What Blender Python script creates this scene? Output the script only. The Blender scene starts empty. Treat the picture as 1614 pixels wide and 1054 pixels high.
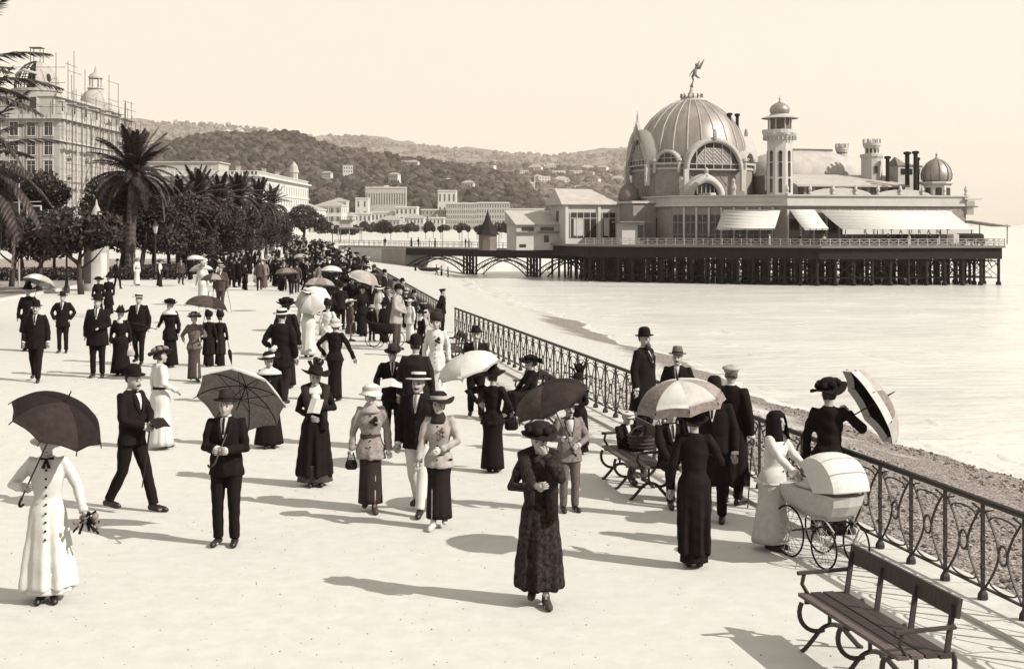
import bpy, bmesh, math, random
import numpy as np
from mathutils import Vector, Matrix, Euler
R = math.radians
PI = math.pi
scene = bpy.context.scene
COL = scene.collection

# ------------------------------------------------------------------ camera, sky, sun, exposure
CAMH = 3.69                      # a first-floor balcony / raised stand over the promenade
FPX, UC, VH = 2200.0, 807.0, 354.0
cam_d = bpy.data.cameras.new("camera")
cam = bpy.data.objects.new("camera", cam_d)
COL.objects.link(cam)
cam.location = (0, 0, CAMH)
cam.rotation_euler = (R(90), 0, 0)
cam_d.sensor_width = 36.0
cam_d.lens = 36.0 * FPX / 1614.0
cam_d.shift_y = -(527.0 - VH) / 1614.0
cam_d.clip_start = 0.1
cam_d.clip_end = 40000
scene.camera = cam

SUN_EL, SUN_AZ = R(37), R(115)   # azimuth clockwise from +Y: over the sea, behind the right shoulder
to_sun = Vector((math.sin(SUN_AZ) * math.cos(SUN_EL), math.cos(SUN_AZ) * math.cos(SUN_EL), math.sin(SUN_EL)))
world = bpy.data.worlds.new("World")
scene.world = world
world.use_nodes = True
wn = world.node_tree
wn.nodes.clear()
sky = wn.nodes.new('ShaderNodeTexSky')
sky.sky_type = 'NISHITA'
sky.sun_disc = False
sky.sun_elevation = SUN_EL
sky.sun_rotation = SUN_AZ
sky.dust_density = 3.0
bw = wn.nodes.new('ShaderNodeRGBToBW')
pw = wn.nodes.new('ShaderNodeMath'); pw.operation = 'POWER'; pw.inputs[1].default_value = 0.10
mul = wn.nodes.new('ShaderNodeVectorMath'); mul.operation = 'SCALE'
mul.inputs[0].default_value = (4.2, 3.86, 3.36)
bg = wn.nodes.new('ShaderNodeBackground'); bg.inputs['Strength'].default_value = 0.125
wo = wn.nodes.new('ShaderNodeOutputWorld')
wn.links.new(sky.outputs[0], bw.inputs[0])
wn.links.new(bw.outputs[0], pw.inputs[0])
wn.links.new(pw.outputs[0], mul.inputs['Scale'])
wn.links.new(mul.outputs[0], bg.inputs['Color'])
wn.links.new(bg.outputs[0], wo.inputs[0])

sun_d = bpy.data.lights.new("sun", 'SUN')
sun_d.energy = 4.9
sun_d.angle = R(0.5)
sun_d.color = (1.0, 0.94, 0.85)
sun = bpy.data.objects.new("sun", sun_d)
COL.objects.link(sun)
sun.rotation_euler = to_sun.to_track_quat('Z', 'Y').to_euler()

scene.render.engine = 'CYCLES'
scene.view_settings.view_transform = 'Standard'
scene.view_settings.look = 'None'
scene.view_settings.exposure = 0.75
scene.view_settings.gamma = 1.0
scene.view_settings.use_curve_mapping = False
scene.cycles.max_bounces = 6
scene.cycles.diffuse_bounces = 3
scene.cycles.transparent_max_bounces = 8
scene.cycles.volume_bounces = 0

rnd = random.Random(11)

# ------------------------------------------------------------------ helpers
def gp(u, v):
    """Ground point (z=0) seen at photo pixel u, v."""
    Y = FPX * CAMH / (v - VH)
    return (u - UC) * Y / FPX, Y

def wp(u, v, Y):
    return ((u - UC) * Y / FPX, Y, CAMH + (VH - v) * Y / FPX)

def tag(o, label=None, cat=None, group=None, kind=None):
    if label: o['label'] = label
    if cat: o['category'] = cat
    if group: o['group'] = group
    if kind: o['kind'] = kind
    return o

def empty(name, loc=(0, 0, 0), rz=0.0, scale=1.0):
    o = bpy.data.objects.new(name, None)
    o.empty_display_size = 0.2
    COL.objects.link(o)
    o.location = loc
    o.rotation_euler = (0, 0, rz)
    o.scale = (scale,) * 3
    return o

def thing(name, label, cat, loc=(0, 0, 0), rz=0.0, group=None, scale=1.0):
    return tag(empty(name, loc, rz, scale), label, cat, group)

def link(name, me, parent=None, loc=None, rot=None, scale=None):
    o = bpy.data.objects.new(name, me)
    COL.objects.link(o)
    if parent is not None: o.parent = parent
    if loc is not None: o.location = loc
    if rot is not None: o.rotation_euler = rot
    if scale is not None: o.scale = scale
    return o

KIDS = {}
def copy_tree(o, parent=None):
    c = o.copy()
    COL.objects.link(c)
    if parent is not None: c.parent = parent
    for ch in list(o.children):
        copy_tree(ch, c)
    return c

class MB:
    """Collects faces with a material index, built as one mesh."""
    def __init__(self):
        self.V = []; self.F = []; self.M = []
    def add(self, vs, fs, mi=0):
        b = len(self.V)
        self.V.extend(tuple(v) for v in vs)
        for f in fs:
            self.F.append(tuple(i + b for i in f)); self.M.append(mi)
        return self
    def xf(self, m, start=0):
        for i in range(start, len(self.V)):
            self.V[i] = tuple(m @ Vector(self.V[i]))
        return self
    def box(self, c, s, mi=0, rz=0.0, rot=None):
        hx, hy, hz = s[0] / 2, s[1] / 2, s[2] / 2
        m = (Matrix.Rotation(rz, 3, 'Z') if rot is None else rot)
        vs = [m @ Vector((x, y, z)) + Vector(c) for x in (-hx, hx) for y in (-hy, hy) for z in (-hz, hz)]
        return self.add(vs, [(0, 1, 3, 2), (4, 6, 7, 5), (0, 4, 5, 1), (2, 3, 7, 6), (0, 2, 6, 4), (1, 5, 7, 3)], mi)
    def bar(self, a, b, w, h=None, mi=0):
        """Square bar from a to b."""
        return self.tube([a, b], [w * .707], 4, mi, flat=(h / w if h else None))
    def tube(self, pts, radii, n=8, mi=0, cap=True, flat=None, closed=False, up=None):
        P = [Vector(p) for p in pts]
        k = len(P)
        if len(radii) == 1: radii = list(radii) * k
        vs, fs = [], []
        prev = None
        for i in range(k):
            if closed: t = P[(i + 1) % k] - P[i - 1]
            elif i == 0: t = P[1] - P[0]
            elif i == k - 1: t = P[-1] - P[-2]
            else: t = (P[i + 1] - P[i]).normalized() + (P[i] - P[i - 1]).normalized()
            if t.length < 1e-9: t = Vector((0, 0, 1))
            t.normalize()
            if prev is None:
                ref = Vector(up) if up else (Vector((0, 0, 1)) if abs(t.z) < .9 else Vector((0, 1, 0)))
                nx = ref.cross(t).normalized()
            else:
                nx = (prev - t * prev.dot(t)).normalized()
            prev = nx
            ny = t.cross(nx)
            r = radii[i]
            rx, ry = (r if not isinstance(r, tuple) else r[0]), (r if not isinstance(r, tuple) else r[1])
            if flat: ry = rx * flat
            for j in range(n):
                a = 2 * PI * (j + .5) / n
                vs.append(P[i] + nx * (rx * math.cos(a)) + ny * (ry * math.sin(a)))
        rings = k if closed else k - 1
        for i in range(rings):
            i2 = (i + 1) % k
            for j in range(n):
                j2 = (j + 1) % n
                fs.append((i * n + j, i * n + j2, i2 * n + j2, i2 * n + j))
        if cap and not closed:
            fs.append(tuple(range(n - 1, -1, -1)))
            fs.append(tuple((k - 1) * n + j for j in range(n)))
        return self.add(vs, fs, mi)
    def loft(self, rings, mi=0, cap=True):
        n = len(rings[0]); vs = [p for r in rings for p in r]; fs = []
        for i in range(len(rings) - 1):
            for j in range(n):
                j2 = (j + 1) % n
                fs.append((i * n + j, i * n + j2, (i + 1) * n + j2, (i + 1) * n + j))
        if cap:
            fs.append(tuple(range(n - 1, -1, -1)))
            fs.append(tuple((len(rings) - 1) * n + j for j in range(n)))
        return self.add(vs, fs, mi)
    def ell(self, table, n=16, mi=0, cap=True, fold=None):
        """Loft of ellipses: rows of (z, rx, ry[, yoff[, xoff]]); fold(theta, t) scales the radius."""
        rings = []
        for k, row in enumerate(table):
            z, rx, ry = row[:3]
            yo = row[3] if len(row) > 3 else 0.0
            xo = row[4] if len(row) > 4 else 0.0
            ring = []
            for j in range(n):
                a = 2 * PI * j / n
                s = fold(a, k / (len(table) - 1)) if fold else 1.0
                ring.append((xo + rx * s * math.cos(a), yo + ry * s * math.sin(a), z))
            rings.append(ring)
        return self.loft(rings, mi, cap)
    def lathe(self, prof, n=16, c=(0, 0, 0), mi=0, sx=1.0, sy=1.0, a0=0.0, a1=2 * PI, cap=False):
        full = abs(a1 - a0 - 2 * PI) < 1e-6
        m = n if full else n + 1
        vs, fs = [], []
        for r, z in prof:
            for j in range(m):
                a = a0 + (a1 - a0) * j / n
                vs.append((c[0] + r * math.cos(a) * sx, c[1] + r * math.sin(a) * sy, c[2] + z))
        for i in range(len(prof) - 1):
            for j in range(n):
                j2 = (j + 1) % m
                fs.append((i * m + j, i * m + j2, (i + 1) * m + j2, (i + 1) * m + j))
        if cap and full:
            fs.append(tuple(range(m - 1, -1, -1)))
            fs.append(tuple((len(prof) - 1) * m + j for j in range(m)))
        return self.add(vs, fs, mi)
    def prism(self, poly, z0, z1, mi=0):
        n = len(poly)
        vs = [(x, y, z0) for x, y in poly] + [(x, y, z1) for x, y in poly]
        fs = [tuple(range(n - 1, -1, -1)), tuple(range(n, 2 * n))]
        fs += [(i, (i + 1) % n, n + (i + 1) % n, n + i) for i in range(n)]
        return self.add(vs, fs, mi)
    def ball(self, c, r, n=8, mi=0):
        rx, ry, rz = r if isinstance(r, tuple) else (r, r, r)
        k = max(4, n // 2 + 1)
        vs = [(c[0], c[1], c[2] - rz)]; fs = []
        for i in range(1, k):
            a = -PI / 2 + PI * i / k
            for j in range(n):
                b = 2 * PI * j / n
                vs.append((c[0] + rx * math.cos(a) * math.cos(b), c[1] + ry * math.cos(a) * math.sin(b), c[2] + rz * math.sin(a)))
        vs.append((c[0], c[1], c[2] + rz))
        for j in range(n):
            fs.append((0, 1 + (j + 1) % n, 1 + j))
        for i in range(k - 2):
            for j in range(n):
                j2 = (j + 1) % n
                fs.append((1 + i * n + j, 1 + i * n + j2, 1 + (i + 1) * n + j2, 1 + (i + 1) * n + j))
        o = 1 + (k - 2) * n
        for j in range(n):
            fs.append((o + j, o + (j + 1) % n, len(vs) - 1))
        return self.add(vs, fs, mi)
    def mesh(self, name, mats, smooth=False):
        me = bpy.data.meshes.new(name)
        me.from_pydata(self.V, [], self.F)
        for m in (mats if isinstance(mats, (list, tuple)) else [mats]):
            me.materials.append(m)
        if any(self.M):
            me.polygons.foreach_set('material_index', self.M)
        if smooth:
            me.polygons.foreach_set('use_smooth', [True] * len(self.F))
        me.update()
        return me
    def build(self, name, mats, parent=None, smooth=False, loc=None, rot=None):
        return link(name, self.mesh(name, mats, smooth), parent, loc, rot)

# second scene: where modifiers are evaluated without the cost of the whole set
TMP = bpy.data.scenes.new("modifier_bench")
def evaluated(ob):
    TMP.collection.objects.link(ob)
    vl = TMP.view_layers[0]
    vl.update()
    dg = vl.depsgraph
    me = bpy.data.meshes.new_from_object(ob.evaluated_get(dg), depsgraph=dg)
    d = ob.data
    bpy.data.objects.remove(ob)
    if isinstance(d, bpy.types.Mesh): bpy.data.meshes.remove(d)
    return me

def remesh(mb, name, mat, voxel, smooth=3):
    ob = bpy.data.objects.new(name, mb.mesh(name + "_raw", mat))
    m = ob.modifiers.new('r', 'REMESH'); m.mode = 'VOXEL'; m.voxel_size = voxel; m.use_smooth_shade = True
    if smooth:
        s = ob.modifiers.new('s', 'SMOOTH'); s.iterations = smooth; s.factor = 0.5
    me = evaluated(ob)
    me.name = name
    me.materials.clear()
    for x in (mat if isinstance(mat, (list, tuple)) else [mat]): me.materials.append(x)
    return me

# ------------------------------------------------------------------ materials: a sepia print has one hue, so a tone (0..1 albedo) is enough
def tone(v):
    """Albedo of tone v in the warm brown-to-cream scale of the print."""
    t = min(1.0, max(0.0, v) / 0.42) ** 0.55
    g = 0.63 + (1.0 - 0.63) * t
    b = 0.56 + (0.97 - 0.56) * t
    return (v, v * g, v * b, 1.0)

MATS = {}
def mat(name, v, rough=.85, var=.12, scale=6.0, bump=0.0, spec=.2, v2=None, kind='noise', detail=4, metal=0.0, bscale=None, stretch=None):
    if name in MATS: return MATS[name]
    m = bpy.data.materials.new(name)
    m.use_nodes = True
    nt = m.node_tree
    b = nt.nodes['Principled BSDF']
    b.inputs['Roughness'].default_value = rough
    b.inputs['Specular IOR Level'].default_value = spec
    b.inputs['Metallic'].default_value = metal
    tc = nt.nodes.new('ShaderNodeTexCoord')
    src = tc.outputs['Object']
    if stretch:
        mp = nt.nodes.new('ShaderNodeMapping'); mp.inputs['Scale'].default_value = stretch
        nt.links.new(src, mp.inputs[0]); src = mp.outputs[0]
    if kind == 'voronoi':
        tx = nt.nodes.new('ShaderNodeTexVoronoi'); tx.inputs['Scale'].default_value = scale
        out = tx.outputs['Color']
        bwn = nt.nodes.new('ShaderNodeRGBToBW'); nt.links.new(out, bwn.inputs[0]); out = bwn.outputs[0]
        dist = tx.outputs['Distance']
    else:
        tx = nt.nodes.new('ShaderNodeTexNoise'); tx.inputs['Scale'].default_value = scale
        tx.inputs['Detail'].default_value = detail
        tx.inputs['Roughness'].default_value = .6
        out = tx.outputs[0]; dist = out
    nt.links.new(src, tx.inputs['Vector'])
    cr = nt.nodes.new('ShaderNodeValToRGB')
    lo = v * (1 - var) if v2 is None else v
    hi = v * (1 + var) if v2 is None else v2
    cr.color_ramp.elements[0].position = .3; cr.color_ramp.elements[0].color = tone(lo)
    cr.color_ramp.elements[1].position = .7; cr.color_ramp.elements[1].color = tone(hi)
    nt.links.new(out, cr.inputs[0])
    nt.links.new(cr.outputs[0], b.inputs['Base Color'])
    if bump:
        bp = nt.nodes.new('ShaderNodeBump'); bp.inputs['Strength'].default_value = min(1, bump)
        bp.inputs['Distance'].default_value = .02 if bscale is None else bscale
        nt.links.new(dist, bp.inputs['Height']); nt.links.new(bp.outputs[0], b.inputs['Normal'])
    MATS[name] = m
    return m
# ------------------------------------------------------------------ the setting: ground, sea, beach, hills
def xr(Y):
    """x of the promenade railing at distance Y (it bends at the gap for the beach steps)."""
    if Y < 47.5: return 4.49 - .205 * (Y - 14.0)
    return -2.38 - .150 * (Y - 47.5) - .00008 * (Y - 47.5) ** 2

M_GROUND = mat('pale_gravel', .385, .95, .05, 9.0, .25, .1, detail=8)
M_PROM = mat('promenade_asphalt', .395, .9, .055, 4.0, .35, .12, detail=12)
M_STONE = mat('wall_stone', .36, .9, .14, 1.4, .3, .1, detail=6)
edge = [(xr(y) + .42, y) for y in (-30, 0, 15, 30, 47.5, 70, 100, 140, 180, 220, 262)]
coast = edge + [(-30, 292), (-8, 304), (22, 348), (72, 440), (150, 640), (330, 1500), (950, 6000), (1300, 8000)]
land = coast + [(-6000, 8000), (-6000, -30)]
g = MB(); g.add([(x, y, 0) for x, y in land], [tuple(range(len(land)))])
tag(g.build('ground', M_GROUND), kind='structure')
# promenade sheet
pr = [(x - .05, y) for x, y in edge] + [(-58, 262), (-24, 95), (-22.5, 40), (-22, -30)]
g = MB(); g.add([(x, y, .004) for x, y in pr], [tuple(range(len(pr)))])
tag(g.build('promenade', M_PROM), kind='structure')
# stone coping, one block after another along the edge
M_COPE = mat('coping_stone', .40, .85, .10, 3.0, .25, .15)
cop = thing('edge_coping', 'pale stone coping blocks under the iron railing along the promenade edge', 'kerb')
ys = [8.4 + 1.45 * k for k in range(110)]
for i in range(len(ys) - 1):
    if 45.4 < ys[i] < 47.5: continue
    y0, y1 = ys[i] + .008, ys[i + 1] - .008
    b = MB()
    b.prism([(xr(y0) - .42, y0), (xr(y0) + .40, y0), (xr(y1) + .40, y1), (xr(y1) - .42, y1)], .006, .050 + .003 * ((i * 7) % 3))
    b.build('coping_block', M_COPE, cop)
# sea wall below the promenade
w = MB()
n = len(coast)
vs = [(x - .02, y, -.004) for x, y in coast] + [(x + .25, y, -6.2) for x, y in coast]
w.add(vs, [(i, i + 1, n + i + 1, n + i) for i in range(n - 1)])
tag(w.build('sea_wall', M_STONE), kind='structure')

# sea
ms = bpy.data.materials.new('sea_water'); ms.use_nodes = True
nt = ms.node_tree; b = nt.nodes['Principled BSDF']
b.inputs['Base Color'].default_value = tone(.20)
b.inputs['Roughness'].default_value = .22
b.inputs['IOR'].default_value = 1.33
tc = nt.nodes.new('ShaderNodeTexCoord')
mp = nt.nodes.new('ShaderNodeMapping'); mp.inputs['Rotation'].default_value = (0, 0, R(-72)); mp.inputs['Scale'].default_value = (1, 2.6, 1)
n1 = nt.nodes.new('ShaderNodeTexNoise'); n1.inputs['Scale'].default_value = .35; n1.inputs['Detail'].default_value = 9; n1.inputs['Roughness'].default_value = .62
n2 = nt.nodes.new('ShaderNodeTexNoise'); n2.inputs['Scale'].default_value = .06; n2.inputs['Detail'].default_value = 4
cr = nt.nodes.new('ShaderNodeValToRGB')
cr.color_ramp.elements[0].position = .35; cr.color_ramp.elements[0].color = tone(.40)
cr.color_ramp.elements[1].position = .62; cr.color_ramp.elements[1].color = tone(.52)
bp = nt.nodes.new('ShaderNodeBump'); bp.inputs['Strength'].default_value = .75; bp.inputs['Distance'].default_value = .4
L = nt.links.new
L(tc.outputs['Object'], mp.inputs[0]); L(mp.outputs[0], n1.inputs['Vector']); L(mp.outputs[0], n2.inputs['Vector'])
mx = nt.nodes.new('ShaderNodeMath'); mx.operation = 'ADD'
L(n1.outputs[0], mx.inputs[0]); L(n2.outputs[0], mx.inputs[1])
hf = nt.nodes.new('ShaderNodeMath'); hf.operation = 'MULTIPLY'; hf.inputs[1].default_value = .5
L(mx.outputs[0], hf.inputs[0]); L(hf.outputs[0], cr.inputs[0]); L(cr.outputs[0], b.inputs['Base Color'])
L(n1.outputs[0], bp.inputs['Height']); L(bp.outputs[0], b.inputs['Normal'])
SEA = -5.0
g = MB(); g.add([(-900, -200, SEA), (12000, -200, SEA), (12000, 14000, SEA), (-900, 14000, SEA)], [(0, 1, 2, 3)])
tag(g.build('sea', ms), kind='structure')

# beach
SH = [(-20, 29.0), (20, 21.2), (46, 16.9), (74, 12.5), (100, 8.8), (126, 5.3), (185, -4.0), (245, -8.5), (300, -14.0)]
def xs(Y):
    x = np.interp(Y, [p[0] for p in SH], [p[1] for p in SH])
    return x + .5 * math.sin(Y * .16) + .3 * math.sin(Y * .41 + 1) + .18 * math.sin(Y * 1.1)
mb_ = bpy.data.materials.new('beach_pebbles'); mb_.use_nodes = True
nt = mb_.node_tree; b = nt.nodes['Principled BSDF']; b.inputs['Roughness'].default_value = .9; b.inputs['Specular IOR Level'].default_value = .15
L = nt.links.new
at = nt.nodes.new('ShaderNodeAttribute'); at.attribute_name = 'wet'
vo = nt.nodes.new('ShaderNodeTexVoronoi'); vo.inputs['Scale'].default_value = 15
tc = nt.nodes.new('ShaderNodeTexCoord'); L(tc.outputs['Object'], vo.inputs['Vector'])
bwn = nt.nodes.new('ShaderNodeRGBToBW'); L(vo.outputs['Color'], bwn.inputs[0])
dry = nt.nodes.new('ShaderNodeValToRGB'); L(bwn.outputs[0], dry.inputs[0])
dry.color_ramp.elements[0].color = tone(.27); dry.color_ramp.elements[0].position = .1
dry.color_ramp.elements[1].color = tone(.42); dry.color_ramp.elements[1].position = .5
wet = nt.nodes.new('ShaderNodeValToRGB'); L(bwn.outputs[0], wet.inputs[0])
wet.color_ramp.elements[0].color = tone(.085); wet.color_ramp.elements[0].position = .25
wet.color_ramp.elements[1].color = tone(.27); wet.color_ramp.elements[1].position = .8
ns = nt.nodes.new('ShaderNodeTexNoise'); ns.inputs['Scale'].default_value = .55; ns.inputs['Detail'].default_value = 7; ns.inputs['Roughness'].default_value = .65
L(tc.outputs['Object'], ns.inputs['Vector'])
ad = nt.nodes.new('ShaderNodeMath'); ad.operation = 'ADD'; L(at.outputs['Fac'], ad.inputs[0]); L(ns.outputs[0], ad.inputs[1])
rp = nt.nodes.new('ShaderNodeMapRange'); rp.inputs[1].default_value = .80; rp.inputs[2].default_value = 1.18; L(ad.outputs[0], rp.inputs[0])
mix = nt.nodes.new('ShaderNodeMix'); mix.data_type = 'RGBA'
L(rp.outputs[0], mix.inputs['Factor']); L(dry.outputs[0], mix.inputs[6]); L(wet.outputs[0], mix.inputs[7]); L(mix.outputs[2], b.inputs['Base Color'])
bp = nt.nodes.new('ShaderNodeBump'); bp.inputs['Strength'].default_value = .8; bp.inputs['Distance'].default_value = .06
L(vo.outputs['Distance'], bp.inputs['Height']); L(bp.outputs[0], b.inputs['Normal'])
NA, NT = 230, 26
V, Fc, W = [], [], []
r2 = random.Random(3)
for i in range(NA):
    Y = -20 + 320 * (i / (NA - 1)) ** 1.5
    x0, x1 = xr(min(Y, 270)) + .3, xs(Y)
    width = x1 - x0
    for j in range(NT):
        t = j / (NT - 1) * 1.3
        z = -2.5 - 2.5 * (t ** 1.25) + (r2.random() - .5) * .05 + .10 * math.exp(-((t - .8) / .05) ** 2)
        if t > 1: z = SEA - (t - 1) * 3.0
        V.append((x0 + width * t, Y, z))
        near = 1.0 - min(1, max(0, (Y - 40) / 30))                 # nearest us the whole beach is bare shingle
        dws = (1 - t) * width                                      # metres above the waterline
        band = math.exp(-((dws - 1.5) / (2.6 if Y < 140 else 1.0)) ** 2) * (1.0 if Y < 125 else .45)
        W.append(min(1, max(near, band) * .9))
for i in range(NA - 1):
    for j in range(NT - 1):
        Fc.append((i * NT + j, i * NT + j + 1, (i + 1) * NT + j + 1, (i + 1) * NT + j))
me = bpy.data.meshes.new('beach'); me.from_pydata(V, [], Fc); me.materials.append(mb_)
a = me.attributes.new('wet', 'FLOAT', 'POINT'); a.data.foreach_set('value', W)
me.polygons.foreach_set('use_smooth', [True] * len(Fc))
tag(link('beach', me), kind='structure')
# loose pebbles on the near shingle, real stones
pb = MB(); r2 = random.Random(5)
base_ico = [(0, 0, -.6), (.9, 0, -.1), (.28, .86, -.05), (-.73, .53, 0), (-.73, -.53, .05), (.28, -.86, 0), (0, 0, .6)]
_t = (1 + 5 ** .5) / 2
ICO = [Vector(p).normalized() for p in ((-1, _t, 0), (1, _t, 0), (-1, -_t, 0), (1, -_t, 0), (0, -1, _t), (0, 1, _t), (0, -1, -_t), (0, 1, -_t), (_t, 0, -1), (_t, 0, 1), (-_t, 0, -1), (-_t, 0, 1))]
ICOF = [(0, 11, 5), (0, 5, 1), (0, 1, 7), (0, 7, 10), (0, 10, 11), (1, 5, 9), (5, 11, 4), (11, 10, 2), (10, 7, 6), (7, 1, 8), (3, 9, 4), (3, 4, 2), (3, 2, 6), (3, 6, 8), (3, 8, 9), (4, 9, 5), (2, 4, 11), (6, 2, 10), (8, 6, 7), (9, 8, 1)]
icf = [(0, 2, 1), (0, 3, 2), (0, 4, 3), (0, 5, 4), (0, 1, 5), (6, 1, 2), (6, 2, 3), (6, 3, 4), (6, 4, 5), (6, 5, 1)]
for k in range(20000):
    Y = 11 + 55 * r2.random() ** 1.3
    t = r2.random() * .98
    x = xr(Y) + .45 + (xs(Y) - xr(Y) - .4) * t
    z = -2.5 - 2.5 * (t ** 1.25)
    s = .025 + .075 * r2.random() ** 3
    ca, sa = math.cos(k), math.sin(k)
    pb.add([(x + s * (p[0] * ca - p[1] * sa), Y + s * (p[0] * sa + p[1] * ca) * .8, z + .02 + s * p[2]) for p in base_ico], icf, k % 3)
o = pb.build('pebbles', [mat('pebble_dark', .06), mat('pebble_mid', .15), mat('pebble_pale', .26)])
tag(o, 'grey shingle pebbles on the beach below the railing', 'pebbles', kind='stuff')
# small breaking waves along the shore
fm = MB(); r2 = random.Random(8)
M_FOAM = mat('sea_foam', .42, .6, .06, 2.0)
for k in range(1):
    pts = []
    for i in range(150):
        Y = 25 + 215 * (i / 149)
        pts.append((xs(Y) + [.25, 2.2, 6.0][k] + [.25, .9][k] * math.sin(Y * .23 + k * 2) + r2.uniform(-.2, .2), Y))
    for i in range(149):
        if k and (i + k * 11) % 23 > 9: continue
        if not k and r2.random() < .10: continue
        wd = [.38, .12][k] * r2.uniform(.3, 1.5)
        (xa, ya), (xb, yb) = pts[i], pts[i + 1]
        h = SEA + [.03, .06][k]
        fm.add([(xa - wd, ya, SEA + .01), (xa, ya, h), (xa + wd * .5, ya, SEA + .01), (xb - wd, yb, SEA + .01), (xb, yb, h), (xb + wd * .5, yb, SEA + .01)],
               [(0, 1, 4, 3), (1, 2, 5, 4)])
tag(fm.build('wave_crests', M_FOAM, smooth=True), 'thin pale lines of small waves breaking on the beach', 'waves', kind='stuff')

# low wavelets rolling in, made of the water itself
wv = MB(); r2 = random.Random(14)
for k in range(300):
    Y = 24 + 190 * r2.random() ** 1.2; off = 1.0 + 75 * r2.random() ** 1.8
    ln = r2.uniform(1.5, 6.5) * (1 + off / 40); hgt = r2.uniform(.03, .10); wd = r2.uniform(.25, .6) * (1 + off / 60)
    ph = r2.uniform(0, 6); n_ = 7; ring = []
    for i in range(n_):
        t = i / (n_ - 1); yy = Y + (t - .5) * ln; e = math.sin(PI * t)
        xx = np.interp(yy, [p[0] for p in SH], [p[1] for p in SH]) + off + .25 * math.sin(t * 4 + ph)
        ring.append([(xx - wd * e - .02, yy, SEA - .02), (xx - wd * .25 * e, yy, SEA + hgt * e), (xx + wd * e + .02, yy, SEA - .02)])
    vs = [p for r_ in ring for p in r_]
    wv.add(vs, [(i * 3 + j, i * 3 + j + 1, (i + 1) * 3 + j + 1, (i + 1) * 3 + j) for i in range(n_ - 1) for j in range(2)])
tag(wv.build('wavelets', ms, smooth=True), 'low glassy wavelets rolling towards the shore', 'waves', kind='stuff')
# fine grit lying on the promenade
gt = MB(); r2 = random.Random(41)
for k in range(5200):
    Y = 8.8 + 34 * r2.random() ** 1.6; x = xr(Y) - .5 - (Y * .62 + 3) * r2.random() ** .8; s = .003 + .010 * r2.random() ** 4
    a = r2.uniform(0, 6.28); ca, sa = math.cos(a), math.sin(a)
    gt.add([(x + s * ca, Y + s * sa, .004), (x - s * sa, Y + s * ca, .004), (x - s * ca, Y - s * sa, .004), (x + s * sa, Y - s * ca, .004), (x, Y, .004 + s * .8)], [(0, 1, 4), (1, 2, 4), (2, 3, 4), (3, 0, 4)], k % 2)
tag(gt.build('grit', [mat('grit_dark', .10), mat('grit_mid', .22)]), 'fine grit scattered over the promenade', 'grit', kind='stuff')
# hills
def vnoise(seed):
    r = np.random.RandomState(seed); G = r.rand(64, 64)
    def f(x, y):
        xi, yi = np.floor(x).astype(int), np.floor(y).astype(int)
        fx, fy = x - xi, y - yi
        fx, fy = fx * fx * (3 - 2 * fx), fy * fy * (3 - 2 * fy)
        a = G[xi % 64, yi % 64]; b_ = G[(xi + 1) % 64, yi % 64]; c = G[xi % 64, (yi + 1) % 64]; d = G[(xi + 1) % 64, (yi + 1) % 64]
        return (a * (1 - fx) + b_ * fx) * (1 - fy) + (c * (1 - fx) + d * fx) * fy
    return f
def hill(name, prof, Y0, Y1, m, nu=420, nd=26, amp=8.0, freq=.02, seed=1, power=.8, back=900):
    pu = [p[0] for p in prof]; pv = [p[1] for p in prof]
    us = np.linspace(pu[0], pu[-1], nu); f = vnoise(seed)
    ridge_v = np.interp(us, pu, pv)
    X1 = (us - UC) * Y1 / FPX
    Z1 = CAMH + (VH - ridge_v) * Y1 / FPX
    V = []
    for j in range(nd + 3):
        t = min(1.0, j / (nd - 1))
        Y = Y0 + (Y1 - Y0) * t if j < nd else Y1 + back * (j - nd + 1) / 3
        k = 1 if j < nd else 1 - (j - nd + 1) / 3
        zz = np.maximum(-4, Z1 * (t ** power) * k)
        nz = (f(X1 * freq, np.full(nu, Y) * freq) - .5) * amp * 1.4 + (f(X1 * freq * 3.3 + 9, np.full(nu, Y) * freq * 3.3) - .5) * amp * .7
        zz = zz + nz * min(1, t * 3) * (zz > 2)
        for i in range(nu): V.append((float(X1[i]), Y, float(zz[i])))
    Fc = [(j * nu + i, j * nu + i + 1, (j + 1) * nu + i + 1, (j + 1) * nu + i) for j in range(nd + 2) for i in range(nu - 1)]
    me = bpy.data.meshes.new(name); me.from_pydata(V, [], Fc); me.materials.append(m)
    me.polygons.foreach_set('use_smooth', [True] * len(Fc))
    tag(link(name, me), kind='structure')
    return lambda u, t: ((u - UC) * Y1 / FPX, Y0 + (Y1 - Y0) * t, max(-4, (CAMH + (VH - np.interp(u, pu, pv)) * Y1 / FPX) * t ** power))
M_FAR = mat('far_hill_scrub', .055, .95, .5, .013, 0, .1, v2=.20, detail=9)
M_DARKH = mat('wooded_hill', .035, .95, .5, .05, 0, .1, v2=.085, detail=8)
M_PALEH = mat('garden_slope', .06, .95, .5, .03, 0, .1, v2=.15, detail=8)
far_at = hill('far_hills', [(-400, 200), (-50, 192), (200, 193), (300, 195), (360, 199), (420, 204), (500, 217), (540, 216), (580, 217), (640, 226), (680, 232), (760, 240), (870, 246), (920, 241),
      (990, 236), (1060, 246), (1130, 275), (1180, 305), (1230, 340)], 3600, 6200, M_FAR, amp=26, freq=.006, seed=2)
mid_at = hill('garden_hill', [(430, 340), (560, 290), (640, 270), (740, 262), (830, 262), (900, 268), (990, 276), (1050, 300), (1100, 345)], 1900, 3000, M_PALEH, amp=14, freq=.01, seed=4)
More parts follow.
